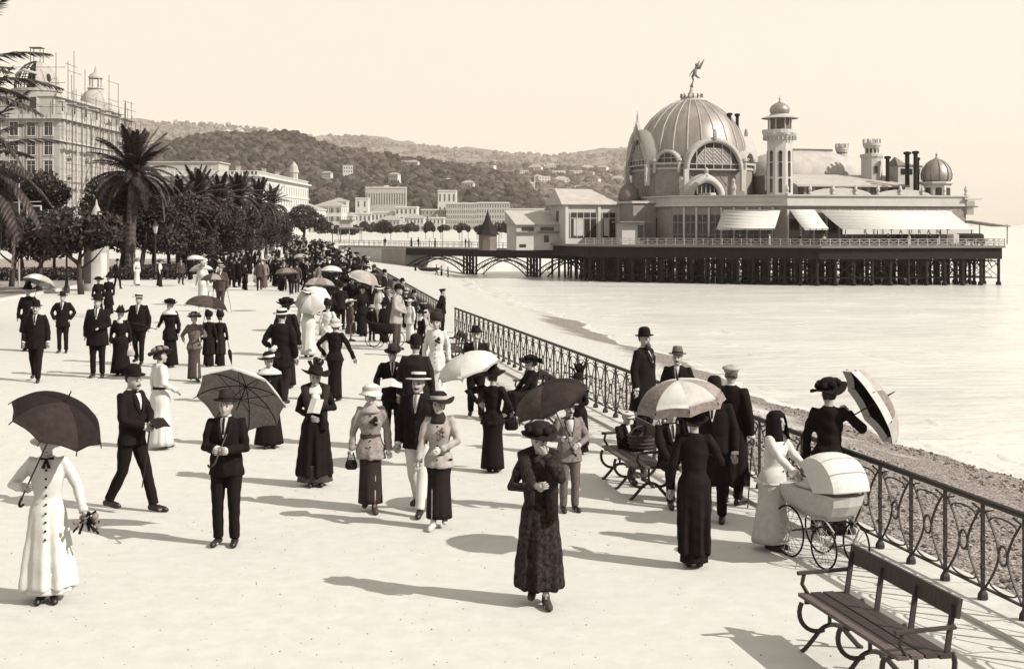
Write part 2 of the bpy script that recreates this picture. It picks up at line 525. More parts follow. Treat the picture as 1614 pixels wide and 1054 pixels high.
drk_at = hill('wooded_hill', [(60, 345), (170, 290), (240, 240), (270, 230), (330, 217), (380, 215), (450, 215), (480, 219), (510, 233), (560, 242), (620, 254), (700, 263), (745, 270),
      (800, 281), (830, 295), (850, 322), (872, 352)], 1150, 1700, M_DARKH, amp=7, freq=.03, seed=6, power=.7, back=300)
# tree crowns over the wooded hill: far-off wood, one mass
def wood(name, at, n, ur, size, seed, m, label, tr=(0.0, 1.0), skip=None):
    r = np.random.RandomState(seed); mb2 = MB()
    for k in range(n):
        u = r.uniform(*ur); t = r.uniform(*tr) ** .8
        x, y, z = at(u, t)
        if skip and skip(u, t): continue
        if z < 1: continue
        s = size * (.32 + 1.1 * r.rand() ** 1.8)
        sz = s * r.uniform(.7, 1.25)
        tw = r.uniform(0, 6.28); ca, sa = math.cos(tw), math.sin(tw)
        vs = [(x + s * (p[0] * ca - p[1] * sa) * r.uniform(.8, 1.25), y + s * (p[0] * sa + p[1] * ca) * r.uniform(.8, 1.25), z + sz * .35 + sz * p[2] * r.uniform(.7, 1.1)) for p in ICO]
        mb2.add(vs, ICOF, int(r.randint(3)))
    o = mb2.build(name, m)
    tag(o, label, 'woodland', kind='stuff')
LEAFM = [mat('leaf_far_a', .022, .9, .3, .4), mat('leaf_far_b', .04, .9, .3, .4), mat('leaf_far_c', .065, .9, .3, .4)]
wood('hillside_wood', drk_at, 12000, (180, 868), 5.2, 5, LEAFM, 'dark wooded hillside of rounded tree crowns behind the town', (.02, 1.02))
wood('garden_trees', mid_at, 4200, (520, 1060), 7.0, 9, [LEAFM[1], LEAFM[2], mat('leaf_far_d', .1, .9, .3, .4)], 'scattered trees among villas on the pale hill', (.1, 1.0))
wood('ridge_scrub', far_at, 7000, (-10, 1120), 10.0, 10, [mat('scrub_a', .05), mat('scrub_b', .09), mat('scrub_c', .14)], 'scrub and small trees dotting the far hazy ridge', (.3, 1.0))
# ------------------------------------------------------------------ buildings of the town
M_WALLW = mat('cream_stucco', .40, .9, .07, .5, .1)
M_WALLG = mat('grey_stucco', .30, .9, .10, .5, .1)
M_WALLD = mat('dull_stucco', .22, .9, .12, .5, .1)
M_TRIM = mat('stone_trim', .42, .85, .06, 1.0)
M_ROOFT = mat('tile_roof', .24, .9, .2, 1.5, .3)
M_ROOFS = mat('slate_roof', .13, .7, .2, 1.5)
M_PANE = mat('window_dark', .018, .25, .3, .8, spec=.5)
M_SHUT = mat('shutter', .12, .8, .2, 2.0)
M_IRON = mat('painted_iron', .022, .6, .3, 20.0, spec=.35)
M_WOODP = mat('scaffold_pole', .09, .9, .3, 5.0)
WIN = {}
def win_meshes(w, h, arch=False, shutters=False):
    key = (round(w, 2), round(h, 2), arch, shutters)
    if key in WIN: return WIN[key]
    f = MB()
    t = .13 * min(1.4, w)
    f.box((-w / 2 - t / 2, -.05, h / 2), (t, .14, h)); f.box((w / 2 + t / 2, -.05, h / 2), (t, .14, h))
    f.box((0, -.08, -.08), (w + 3 * t, .24, .16)); f.box((0, -.07, h + t / 2 + .002), (w + 2.6 * t, .2, t))
    f.box((0, -.035, h / 2), (.06, .05, h - .01)); f.box((0, -.037, h * .66), (w - .01, .04, .06))
    p = MB(); p.box((0, -.012, h / 2), (w - .002, .03, h - .002))
    if shutters:
        s = MB(); s.box((0, -.03, h / 2), (w * .48, .06, h))
        sm = s.mesh('shutter', M_SHUT)
    else: sm = None
    WIN[key] = (f.mesh('window', M_TRIM), p.mesh('pane', M_PANE), sm)
    return WIN[key]
def add_window(root, x, y, z, rz, w, h, shutters=False):
    f, p, s = win_meshes(w, h, False, shutters)
    o = link('window', f, root, (x, y, z), (0, 0, rz))
    link('pane', p, o)
    if s:
        for sx in (-1, 1): link('shutter', s, o, (sx * (w / 2 + .13 * min(1.4, w) + w * .25), 0, 0))
def facade(root, p0, p1, z0, floors, cols, fh, w, h, shutters=False, skip=None):
    """Windows along the wall line p0->p1 (outward normal to the right of the line seen from above)."""
    dx, dy = p1[0] - p0[0], p1[1] - p0[1]
    rz = math.atan2(dy, dx)
    for k in range(floors):
        for c in range(cols):
            if skip and skip(c, k): continue
            t = (c + .5) / cols
            add_window(root, p0[0] + dx * t, p0[1] + dy * t, z0 + k * fh, rz, w, h, shutters)

def block(name, label, cat, x, y, w, d, h, rz=0, floors=3, cols=5, side=3, wall=None, roof='flat', roofm=None, group=None, shutters=False, chim=0, wh=None):
    """A town house: front on -y local, its near left corner at (x, y)."""
    t = thing(name, label, cat, (x, y, 0), rz, group)
    wall = wall or M_WALLW
    b = MB(); b.box((w / 2, d / 2, h / 2 - .3), (w, d, h + .6)); b.build('wall', wall, t)
    c = MB(); c.box((w / 2, d / 2, h + .002), (w + .9, d + .9, .45)); c.box((w / 2, d / 2, h / floors), (w + .3, d + .3, .22)); c.build('cornice', M_TRIM, t)
    r = MB(); rm = roofm or M_ROOFT
    if roof == 'hip':
        e, rh = .5, min(w, d) * .22
        k = min(w, d) / 2
        lo = [(-e, -e, h + .22), (w + e, -e, h + .22), (w + e, d + e, h + .22), (-e, d + e, h + .22)]
        hi = [(k, d / 2, h + rh), (w - k, d / 2, h + rh)] if w >= d else [(w / 2, k, h + rh), (w / 2, d - k, h + rh)]
        if w >= d: fs = [(0, 1, 5, 4), (1, 2, 5), (2, 3, 4, 5), (3, 0, 4), (3, 2, 1, 0)]
        else: fs = [(0, 1, 4), (1, 2, 5, 4), (2, 3, 5), (3, 0, 4, 5), (3, 2, 1, 0)]
        r.add(lo + hi, fs)
    else:
        r.box((w / 2, d / 2, h + .45), (w, d, .5)); 
        rm = roofm or M_TRIM
    ro = r.build('roof', rm, t)
    for k in range(chim):
        q = MB(); q.box((w * (k + .7) / (chim + .4), d * .45, h + 1.2), (.9, .7, 2.2)); q.build('chimney', M_WALLG, ro)
    fh = h / floors
    ww, wh = wh or (min(1.2, w / cols * .42), fh * .55)
    if cols: facade(t, (0, 0), (w, 0), fh * .2, floors, cols, fh, ww, wh, shutters)
    if side: facade(t, (w, 0), (w, d), fh * .2, floors, side, fh, ww, wh, shutters)
    return t

# --- the domed grand hotel under scaffolding on the left
M_HOTEL = mat('hotel_stucco', .27, .9, .16, .8, .1)
M_HTRIM = mat('hotel_stone', .34, .85, .1, 1.0)
hx, hy = -94.0, 290.0
H = thing('grand_hotel', 'tall pale domed hotel under construction wrapped in scaffolding behind the palm', 'hotel', (hx, hy, 0))
b = MB(); b.box((-20, 26.5, 13), (40, 53, 26)); b.build('wall', M_HOTEL, H)
b = MB(); b.prism([(-38.5, 1.2), (-1.6, 1.2), (-1.6, 51.5), (-38.5, 51.5)], 26.6, 30.6); b.build('attic', M_WALLG, H)
for z, pz, th in ((26.1, .9, .9), (21.2, .35, .35), (5.2, .4, .4), (30.7, -.9, .5)):
    b = MB(); b.box((-20, 26.5, z), (40 + 2 * pz, 53 + 2 * pz, th)); b.build('cornice', M_HTRIM, H)
for k in range(13):        # pilaster strips along the sunny side, dormers over them
    y = 2.1 + k * 4.06
    b = MB(); b.box((.16, y, 15.7), (.34, .5, 19.6)); b.build('pilaster', M_HTRIM, H)
    if k % 2 == 0:
        d = MB(); d.box((-1.5, y + 2, 28.3), (1.5, 1.9, 2.6)); d.prism([(-2.2, y + .9), (-.55, y + .9), (-.55, y + 3.1), (-2.2, y + 3.1)], 29.61, 29.9)
        dm = d.build('dormer', M_HTRIM, H)
        q = MB(); q.box((-.74, y + 2, 28.4), (.06, 1.1, 1.7)); q.build('pane', M_PANE, dm)
facade(H, (0, .6), (0, 52.6), 1.2, 1, 13, 4.1, 1.9, 3.2)
facade(H, (0, .6), (0, 52.6), 6.2, 5, 13, 4.0, 1.7, 2.8)
facade(H, (-40, 0), (-.5, 0), 1.2, 1, 11, 4.1, 1.9, 3.2)
facade(H, (-40, 0), (-.5, 0), 6.2, 5, 11, 4.0, 1.7, 2.8)
for k in range(4):
    for zf in (10.1, 14.1, 18.1):
        b = MB(); b.box((.45, 4.2 + 12.2 * k + 2, zf - .35), (.9, 2.8, .14))
        for q in range(8): b.box((.82, 4.2 + 12.2 * k + .75 + q * .36, zf + .12), (.05, .05, .8))
        b.box((.82, 4.2 + 12.2 * k + 2, zf + .54), (.07, 2.7, .06)); b.build('balcony', M_HTRIM, H)
# great corner dome, half clad
dc = (-6.6, 5.6)
b = MB(); b.lathe([(4.9, 26.5), (4.9, 31.6), (5.2, 31.7), (5.2, 32.2), (4.6, 32.25)], 20, (dc[0], dc[1], 0)); drum = b.build('dome_drum', M_HOTEL, H)
for a in (-150, -115, -80, -45, -10, 25):
    q = MB(); q.box((0, 0, 0), (1.2, .12, 2.3))
    q.build('window', M_PANE, drum, loc=(dc[0] + 4.9 * math.cos(R(a)), dc[1] + 4.9 * math.sin(R(a)), 29.1), rot=(0, 0, R(a + 90)))
prof = [(4.5, 32.2), (4.55, 33.4), (4.2, 34.8), (3.5, 36.2), (2.5, 37.3), (1.2, 38.0), (.2, 38.2)]
b = MB(); b.lathe(prof, 16, (dc[0], dc[1], 0), a0=R(-75), a1=R(135)); b.build('dome_cladding', M_HOTEL, H, smooth=True)
b = MB(); b.lathe([(r - .25, z) for r, z in prof], 14, (dc[0], dc[1], 0), a0=R(-78), a1=R(138)); b.build('dome_lining', M_SHUT, H, smooth=True)
for k in range(8):
    a = R(-225 + k * 20)
    b = MB(); b.tube([(dc[0] + r * math.cos(a), dc[1] + r * math.sin(a), z) for r, z in prof], [.12], 5); b.build('dome_rib', M_IRON, H)
for z, r in ((33.6, 4.5), (35.2, 4.0), (36.5, 3.2)):
    b = MB(); b.tube([(dc[0] + r * math.cos(R(a)), dc[1] + r * math.sin(R(a)), z) for a in range(-225, -70, 12)], [.1], 4); b.build('dome_hoop', M_IRON, H)
b = MB(); b.ball((dc[0] + 4.15 * math.cos(R(-38)), dc[1] + 4.15 * math.sin(R(-38)), 34.3), (.55, .55, 1.1), 8); b.build('oval_window', M_PANE, H)
b = MB(); b.tube([(dc[0] + 4.2 * math.cos(R(a)), dc[1] + 4.2 * math.sin(R(a)), 32.4 + (3.6 - abs(a + 110) * .02) * 1) for a in range(-160, -60, 10)], [.28], 6); b.build('arch_hood', M_HTRIM, H)
for sx, sy in ((-1, -1), (1, -1), (1, 1), (-1, 1)):
    b = MB(); b.bar((dc[0] + sx * 1.0, dc[1] + sy * 1.0, 37.7), (dc[0] + sx * 1.0, dc[1] + sy * 1.0, 41.0), .12); b.build('frame_post', M_WOODP, H)
b = MB(); b.box((dc[0], dc[1], 41.05), (2.5, 2.5, .16)); b.build('frame_top', M_WOODP, H)
# second turret
tc_ = (-3.4, 36.5)
b = MB(); b.lathe([(3.7, 26.5), (3.7, 30.0), (4.1, 30.1), (4.1, 30.6), (3.6, 30.62)], 16, (tc_[0], tc_[1], 0)); b.build('turret_drum', M_HOTEL, H)
b = MB(); b.lathe([(3.6, 30.6), (3.75, 31.6), (3.4, 33.0), (2.7, 34.3), (1.7, 35.1), (1.6, 35.3), (1.9, 35.35), (1.9, 35.6), (1.3, 35.65)], 16, (tc_[0], tc_[1], 0)); b.build('turret_dome', M_WALLG, H, smooth=True)
for k in range(6):
    a = R(k * 60 + 20)
    b = MB(); b.tube([(tc_[0] + 1.3 * math.cos(a), tc_[1] + 1.3 * math.sin(a), 35.6), (tc_[0] + 1.3 * math.cos(a), tc_[1] + 1.3 * math.sin(a), 37.8)], [.17], 6); b.build('lantern_column', M_HTRIM, H)
b = MB(); b.lathe([(1.7, 37.8), (1.7, 38.1), (1.2, 38.8), (.4, 39.4), (.1, 40.6), (.0, 41.0)], 12, (tc_[0], tc_[1], 0)); b.build('lantern_cap', M_WALLG, H)

S = thing('scaffold', 'pole scaffolding with ledgers standing along the unfinished domed hotel', 'scaffold', (hx, hy, 0))
pole = MB(); pole.tube([(0, 0, 0), (0, 0, 1)], [.07], 5); pole_me = pole.mesh('pole', M_WOODP)
r2 = random.Random(4)
for k in range(17):
    y = .4 + k * 3.3
    for x in ((1.35,) if k % 2 else (1.35, 2.5)):
        link('pole', pole_me, S, (x + r2.uniform(-.06, .06), y, 0), (R(r2.uniform(-.4, .4)), R(r2.uniform(-.4, .4)), 0), (1, 1, r2.uniform(26, 33)))
for k in range(5): link('pole', pole_me, S, (-1.5 - 2.9 * k, -1.3, 0), None, (1, 1, r2.uniform(27, 37)))
for x, y, z0, z1 in ((-1, .8, 26, 39.5), (.8, 3, 26, 38), (.8, 7, 26, 40.6), (1, 14, 26, 37.5), (-12.6, .5, 26, 36.5), (-7.6, 32, 27, 38.2), (.6, 33.5, 27, 38.4), (.9, 40, 27, 37), (1.0, 46, 26, 33.5), (1.0, 51, 26, 33.6), (-1, 52.5, 26, 33.4)):
    link('pole', pole_me, S, (x, y, z0), None, (1, 1, z1 - z0))
led = MB(); led.tube([(0, 0, 0), (0, 1, 0)], [.055], 5); led_me = led.mesh('ledger', M_WOODP)
for z in (4.3, 8.2, 12.3, 16.4, 20.4, 24.6, 28.4, 31.2): link('ledger', led_me, S, (1.45, -.4, z), (R(r2.uniform(-.3, .3)), 0, 0), (1, 53.5, 1))
for z in (24, 28, 33, 36.2): link('ledger', led_me, S, (1.6, -1.4, z), (0, 0, R(90)), (1, 16, 1))
for y, z, l in ((31.5, 36.8, 8.5), (31.5, 32.6, 9), (44, 33.3, 9.5), (1, 37.3, 8), (3, 36, 9)): link('ledger', led_me, S, (.9, y, z), None, (1, l, 1))
for y0, z0, y1, z1 in ((3, 4, 15, 16), (15, 16, 24, 27), (24, 5, 37, 20), (37, 20, 50, 30), (28, 27, 20, 16)):
    b = MB(); b.tube([(1.55, y0, z0), (1.55, y1, z1)], [.08], 5); b.build('brace', M_WOODP, S)
for z in (12.4, 20.5, 28.5):
    for q in range(4):
        b = MB(); b.box((1.95, 5 + q * 13, z + .1), (1.0, 11, .09)); b.build('plank', M_WOODP, S)

# --- long palace hotel beyond the palms: shaded front towards us, sunny side running away
x0, y0, _ = wp(228, 340, 430); x1 = wp(404, 340, 430)[0]
T = thing('palace_hotel', 'long four storey pale hotel with balustraded flat roof behind dark palms', 'hotel', (x0, y0, 0))
wd = x1 - x0; hh = 18.6
b = MB(); b.box((wd / 2, 55, hh / 2), (wd, 110, hh)); b.build('wall', M_WALLW, T)
b = MB(); b.box((wd / 2, 55, hh + .2), (wd + 2.2, 112.2, .5)); b.box((wd / 2, 55, 13.4), (wd + .6, 110.6, .4)); b.build('cornice', M_TRIM, T)
b = MB()
for k in range(28): b.box((.6 + k * wd / 28, -.2, hh + 1.0), (.35, .35, 1.1))
b.box((wd / 2, -.2, hh + 1.6), (wd + .6, .4, .2))
for k in range(50): b.box((wd + .2, 1 + k * 2.15, hh + 1.0), (.35, .35, 1.1))
b.box((wd + .2, 54.4, hh + 1.6), (.4, 108, .2)); b.build('balustrade', M_TRIM, T)
b = MB(); b.box((wd / 2, -1.05, 16.1), (wd - .5, 2.1, .24)); b.box((wd / 2, -2.0, 14.7), (wd - .5, .12, 2.3)); b.build('loggia_screen', M_SHUT, T)
facade(T, (0, 0), (wd, 0), 1.5, 3, 10, 4.4, 1.4, 2.5)
facade(T, (wd, 0), (wd, 110), 1.5, 4, 20, 4.3, 1.3, 2.4)
for k, (xx, yy) in enumerate(((5, 6), (12, 8), (19, 5), (27, 9), (wd - 3, 30), (wd - 4, 62), (wd - 2, 88))):
    b = MB(); b.box((xx, yy, hh + 1.8), (1.3, .9, 3.0)); b.box((xx, yy, hh + 3.4), (1.5, 1.1, .22)); b.build('chimney', M_WALLG, T)
b = MB(); b.lathe([(1.5, hh), (1.5, hh + 4), (1.9, hh + 4.1), (1.3, hh + 6.5), (.1, hh + 8.2)], 8, (wd - 1.2, 82, 0)); b.build('turret', M_WALLG, T)
b = MB(); b.box((wd / 2 - 9, 25, hh + 2.6), (22, 16, 4.8)); b.box((wd / 2 - 9, 25, hh + 5.1), (23, 17, .4)); b.build('penthouse', M_WALLG, T)

# --- the quay front, left to right, each house its own colour and roof
def q_(u0, u1, vtop, Y): 
    a = (u0 - UC) * Y / FPX; c = (u1 - UC) * Y / FPX
    return a, c - a, CAMH + (VH - vtop) * Y / FPX
spec = [  # u0 u1 vtop Y depth name label roof floors cols side wall shutters chim
 (452, 500, 330, 640, 30, 'villa', 'low cream villa with tiled hip roof behind the lone round tree', 'hip', 3, 6, 4, M_WALLW, False, 1),
 (498, 538, 324, 720, 26, 'town_house', 'cream house with tiled roof and a single chimney right of the round tree', 'hip', 3, 4, 3, M_WALLW, True, 1),
 (552, 585, 337, 900, 20, 'town_house', 'low white terrace house leftmost in the quay row', 'flat', 2, 5, 1, M_WALLW, False, 2),
 (585, 622, 335, 905, 20, 'town_house', 'white terrace house with many chimneys in the quay row', 'flat', 2, 6, 1, M_WALLW, False, 4),
 (623, 657, 327, 900, 22, 'town_house', 'taller bright white cube house ending the quay row', 'flat', 3, 5, 2, M_WALLW, False, 0),
 (664, 702, 331, 1010, 24, 'apartment_block', 'dark narrow apartment block left of the long hotel on the quay', 'flat', 4, 6, 0, M_WALLD, False, 0),
 (703, 751, 321, 1000, 24, 'apartment_block', 'grey many windowed block making the left half of the long quay hotel', 'flat', 5, 14, 0, M_WALLG, False, 0),
 (751, 803, 320, 1000, 24, 'apartment_block', 'paler many windowed block making the right half of the long quay hotel', 'flat', 5, 13, 2, M_WALLG, False, 0),
 (803, 858, 330, 1060, 24, 'town_house', 'pale flat fronted house beside the pier gatehouse', 'flat', 3, 7, 2, M_WALLW, False, 0),
 (560, 580, 313, 1090, 16, 'villa', 'small white tower house standing alone at the foot of the wooded hill', 'flat', 3, 2, 1, M_WALLW, False, 0),
 (690, 719, 301, 1105, 20, 'villa', 'white walled terrace building on the wooded hill above the long hotel', 'flat', 3, 4, 2, M_WALLW, False, 0),
 (576, 640, 296, 1110, 8, 'arcade', 'thin white arcaded wall crossing the wooded hillside', 'flat', 2, 16, 0, M_WALLG, False, 0),
]
spec += [
 (532, 556, 340, 800, 18, 'town_house', 'low cream house just right of the chimneyed house by the round tree', 'hip', 2, 4, 2, M_WALLG, False, 1),
 (640, 668, 343, 760, 16, 'town_house', 'low pale house with tiled hip roof in front of the dark narrow block', 'hip', 2, 5, 2, M_WALLW, False, 0),
 (597, 630, 346, 740, 15, 'town_house', 'long low pale house with hip roof before the chimneyed terrace', 'hip', 2, 6, 2, M_WALLG, False, 2),
 (676, 700, 344, 820, 16, 'town_house', 'little pale flat roofed house before the grey many windowed block', 'flat', 2, 4, 1, M_WALLW, False, 1),
 (455, 476, 318, 980, 16, 'town_house', 'tall cream house rising behind the low villa and round tree', 'flat', 4, 4, 2, M_WALLG, False, 1),
 (520, 546, 317, 1000, 16, 'town_house', 'tall pale house with shutters at the foot of the wooded hill', 'hip', 4, 4, 2, M_WALLW, True, 1),
 (838, 866, 338, 900, 16, 'town_house', 'pale house with tiled roof peeping out behind the gatehouse roof', 'hip', 3, 4, 2, M_WALLW, False, 0)]
for u0, u1, vt, Y, d, nm, lab, rf, fl, co, si, wl, sh, ch in spec:
    x, w_, h_ = q_(u0, u1, vt, Y)
    z = 0
    t = block(nm, lab, 'house' if nm != 'arcade' else 'arcade', x, Y, w_, d, h_, 0, fl, co, si, wl, rf, None, None, sh, ch)
# villas on the hills: white cubes, two of a kind
vm = {}
def villa(u, v, Y, w_, h_, hip, label, grp):
    key = (w_, h_, hip)
    if key not in vm:
        q = MB(); q.box((0, 0, h_ / 2 - 6), (w_, w_ * .7, h_ + 12), 0)
        if hip:
            k = w_ / 2 + .6
            q.add([(-k, -k * .7, h_), (k, -k * .7, h_), (k, k * .7, h_), (-k, k * .7, h_), (-k * .4, 0, h_ + w_ * .2), (k * .4, 0, h_ + w_ * .2)],
                  [(0, 1, 5, 4), (1, 2, 5), (2, 3, 4, 5), (3, 0, 4)], 1)
        else: q.box((0, 0, h_ + .3), (w_ + .8, w_ * .7 + .8, .6), 0)
        for c in range(4):
            for k in range(2): q.box((-w_ * .36 + c * w_ * .24, -w_ * .35, h_ * (.28 + .42 * k)), (w_ * .09, .3, h_ * .22), 2)
        vm[key] = q.mesh('villa', [M_WALLW, M_ROOFT, M_PANE])
    x, y, z = wp(u, v, Y)
    o = link('hill_villa', vm[key], None, (x, y, z), (0, 0, R((u * 7) % 50 - 25)))
    tag(o, label, 'villa', grp)
    return o
# each stands where its hillside is
ORD = ['leftmost', 'second from left', 'third from left', 'fourth from left', 'fifth from left', 'sixth from left', 'seventh from left', 'eighth from left', 'ninth from left', 'tenth from left', 'eleventh from left', 'twelfth from left', 'thirteenth from left', 'fourteenth from left', 'fifteenth from left']
def sort_labels(objs, fmt):
    """Objects that look alike are told apart by their order in the picture."""
    objs = sorted(objs, key=lambda o: o.location.x / max(1.0, o.location.y))
    for i, o in enumerate(objs):
        if len(objs) > 1: o['label'] = fmt(o['label'], ORD[i] if i < len(ORD) else ('rightmost' if i == len(objs) - 1 else ORD[len(objs) - 1 - i].replace('leftmost', 'rightmost').replace('left', 'right') if len(objs) - 1 - i < len(ORD) else 'middle'))
VILLAS = {}
hv = [(783, 262), (772, 270), (844, 270), (852, 267), (868, 270), (878, 276), (848, 286), (856, 288), (926, 270), (930, 279), (950, 272), (905, 276), (960, 284), (936, 292), (884, 290), (826, 276), (974, 290), (918, 300)]
for k, (u, v) in enumerate(hv):
    t_lo, t_hi = .02, 1.0
    for _ in range(25):
        tm = (t_lo + t_hi) / 2; x, y, z = mid_at(u, tm)
        vv = VH + FPX * (CAMH - z) / y
        if vv > v: t_lo = tm
        else: t_hi = tm
    y = mid_at(u, (t_lo + t_hi) / 2)[1]
    sz_ = ('small', 'mid sized', 'wide')[k % 3]; rf_ = 'hip roofed' if k % 2 == 0 else 'flat roofed'
    VILLAS.setdefault((sz_, rf_), []).append(villa(u, v, y - 12, (16, 22, 28)[k % 3], (9, 11, 8)[k % 3], k % 2 == 0, sz_ + ' ' + rf_ + ' pale villa on the slope behind the gatehouse', 'villas on the pale hill'))
for k, (u, v) in enumerate([(640, 263), (652, 266), (548, 276), (516, 283), (600, 306), (622, 290), (700, 292), (738, 300), (835, 300), (842, 312)]):
    t_lo, t_hi = .02, 1.0
    for _ in range(25):
        tm = (t_lo + t_hi) / 2; x, y, z = drk_at(u, tm)
        vv = VH + FPX * (CAMH - z) / y
        if vv > v: t_lo = tm
        else: t_hi = tm
    y = drk_at(u, (t_lo + t_hi) / 2)[1]
    VILLAS.setdefault('wood', []).append(villa(u, v - 2, y - 8, (9, 12, 10)[k % 3], (5, 6, 8)[k % 3], k % 2 == 1, 'small pale house half hidden in the dark wooded hill', 'houses in the hillside wood'))
for L__ in VILLAS.values(): sort_labels(L__, lambda l, o: l + ', ' + o)
# ------------------------------------------------------------------ the pleasure pier with its domed casino
PX, PY, PA = 40.4, 205.0, R(15)
ca_, sa_ = math.cos(PA), math.sin(PA)
def p_a(u, b):
    t = (u - UC) / FPX
    return (t * (PY + ca_ * b) - PX + sa_ * b) / (ca_ - t * sa_)
def p_w(a, b): return PX + ca_ * a - sa_ * b, PY + sa_ * a + ca_ * b
def p_z(v, a, b): return CAMH + (VH - v) * p_w(a, b)[1] / FPX
DK = .66
M_PW = mat('pier_white', .34, .85, .06, .6)
M_PWALL = mat('pier_stucco', .19, .9, .16, 1.6, .2)
M_ZINC = mat('zinc_dome', .22, .45, .3, .35, spec=.5, stretch=(1, 1, .25), metal=.45)
M_RIBL = mat('dome_rib_pale', .29, .7, .1, 2)
M_PGLASS = mat('pier_glass', .02, .2, .4, .4, spec=.5)
M_PLATT = mat('glass_lattice', .30, .8, .1, 2)
M_BLIND = mat('window_blind', .33, .9, .1, 1)
M_PIRON = mat('pier_iron', .012, .8, .4, 3, spec=.2)
M_DECK = mat('deck_planks', .16, .9, .2, 3, stretch=(1, 6, 1))
M_AWN = mat('awning_canvas', .38, .9, .04, 1.2)
M_LEAD = mat('lead_roof', .30, .7, .12, .8)

pier = thing('pier_platform', 'dark iron piled platform standing in the sea under the domed casino', 'pier', (PX, PY, 0), PA)
P1 = (p_a(1585, -13), -13.0); P2 = (1.0, -8.6); L3 = 36.0
P3 = (P2[0] - .76 * L3, P2[1] + .65 * L3)
deck_poly = [P2, P1, (P1[0] + 2, 34.0), (10, 58.0), (-24, 58.0), (P3[0] - 3, 40.0), P3]
b = MB(); b.prism(deck_poly, DK - .3, DK); b.build('deck', M_DECK, pier)
def inset(poly, d):
    cx = sum(p[0] for p in poly) / len(poly); cy = sum(p[1] for p in poly) / len(poly)
    out = []
    for x, y in poly:
        l = math.hypot(x - cx, y - cy); out.append((x - (x - cx) / l * d, y - (y - cy) / l * d))
    return out
b = MB(); b.prism(inset(deck_poly, .5), DK - 1.9, DK - .31); b.build('girder', M_PIRON, pier)
def inside(poly, x, y):
    c = False; n = len(poly)
    for i in range(n):
        (ax, ay), (bx, by) = poly[i], poly[(i + 1) % n]
        if (ay > y) != (by > y) and x < (bx - ax) * (y - ay) / (by - ay) + ax: c = not c
    return c
q = MB(); q.tube([(0, 0, -6.4), (0, 0, DK - 1.8)], [.22], 7); q.lathe([(.38, -5.4), (.38, -4.6), (.24, -4.4)], 7); pile_me = q.mesh('pile', M_PIRON)
ip = inset(deck_poly, 1.0); piles = []
def along(a, b, sp):
    l = math.hypot(b[0] - a[0], b[1] - a[1]); k = max(1, int(l / sp))
    return [(a[0] + (b[0] - a[0]) * i / k, a[1] + (b[1] - a[1]) * i / k) for i in range(k + 1)]
front = along(ip[6], ip[0], 2.3) + along(ip[0], ip[1], 2.6)[1:]
right = along(ip[1], ip[2], 3.6)[1:]
piles += front + right
for row in (1.9, 4.6, 7.8, 11.6, 16.5):
    for k, (x, y) in enumerate(front[1:]):
        if row > 8 and k % 2: continue
        X, Y = x + .1 * row, y + row
        if inside(ip, X, Y): piles.append((X, Y))
for x, y in piles[:290]: link('pile', pile_me, pier, (x, y, 0))
inner = MB()
for row in (3.2, 6.2, 9.7, 14, 19, 24, 30):
    for k, (x, y) in enumerate(front):
        X, Y = x + .1 * row + .7 * (k % 2), y + row
        if inside(ip, X, Y): inner.tube([(X, Y, -6.2), (X, Y, DK - 1.8)], [.2], 5)
        if inside(ip, X, Y) and k % 2 and k + 1 < len(front):
            X2, Y2 = front[k + 1][0] + .1 * row, front[k + 1][1] + row
            inner.tube([(X, Y, -4.2), (X2, Y2, -1.8)], [.08], 4); inner.tube([(X, Y, -1.8), (X2, Y2, -4.2)], [.08], 4); inner.tube([(X, Y, -3.0), (X2, Y2, -3.0)], [.1], 4)
tag(inner.build('inner_piles', M_PIRON, pier), kind='stuff')
# bracing between the front piles: two rails and crosses
for rows, off in ((front, 0), ([(x + .19, y + 1.9) for x, y in front[1:]], 1), ([(x + .46, y + 4.6) for x, y in front[2:]], 2), (right, 0)):
    br = MB()
    for i in range(len(rows) - 1):
        a, c = rows[i], rows[i + 1]
        for z in (-3.9, -1.5): br.tube([(a[0], a[1], z), (c[0], c[1], z)], [.09], 4)
        if off or i % 2 == 0:
            br.tube([(a[0], a[1], -3.8), (c[0], c[1], -1.6)], [.05], 4); br.tube([(a[0], a[1], -1.6), (c[0], c[1], -3.8)], [.05], 4)
        for s in (0, 1):    # curved spandrels under the girder
            e, f = (a, c) if s == 0 else (c, a)
            br.tube([(e[0], e[1], -2.5), (e[0] + (f[0] - e[0]) * .18, e[1] + (f[1] - e[1]) * .18, -1.7), (e[0] + (f[0] - e[0]) * .45, e[1] + (f[1] - e[1]) * .45, -1.3)], [.08], 4)
    br.build('bracing', M_PIRON, pier)
# deck railing
rl = MB()
ring = inset(deck_poly, .15)
for a, c in ((ring[6], ring[0]), (ring[0], ring[1]), (ring[1], ring[2])):
    pts = along(a, c, 1.4)
    for x, y in pts: rl.box((x, y, DK + .5), (.09, .09, 1.0))
    for z in (.98, .62, .25): rl.tube([(a[0], a[1], DK + z), (c[0], c[1], DK + z)], [.05], 4)
    for i in range(len(pts) - 1):
        (ax, ay), (bx, by) = pts[i], pts[i + 1]
        rl.tube([(ax, ay, DK + .1), (bx, by, DK + .95)], [.025], 4); rl.tube([(ax, ay, DK + .95), (bx, by, DK + .1)], [.025], 4)
rl.build('deck_railing', M_WALLG, pier)

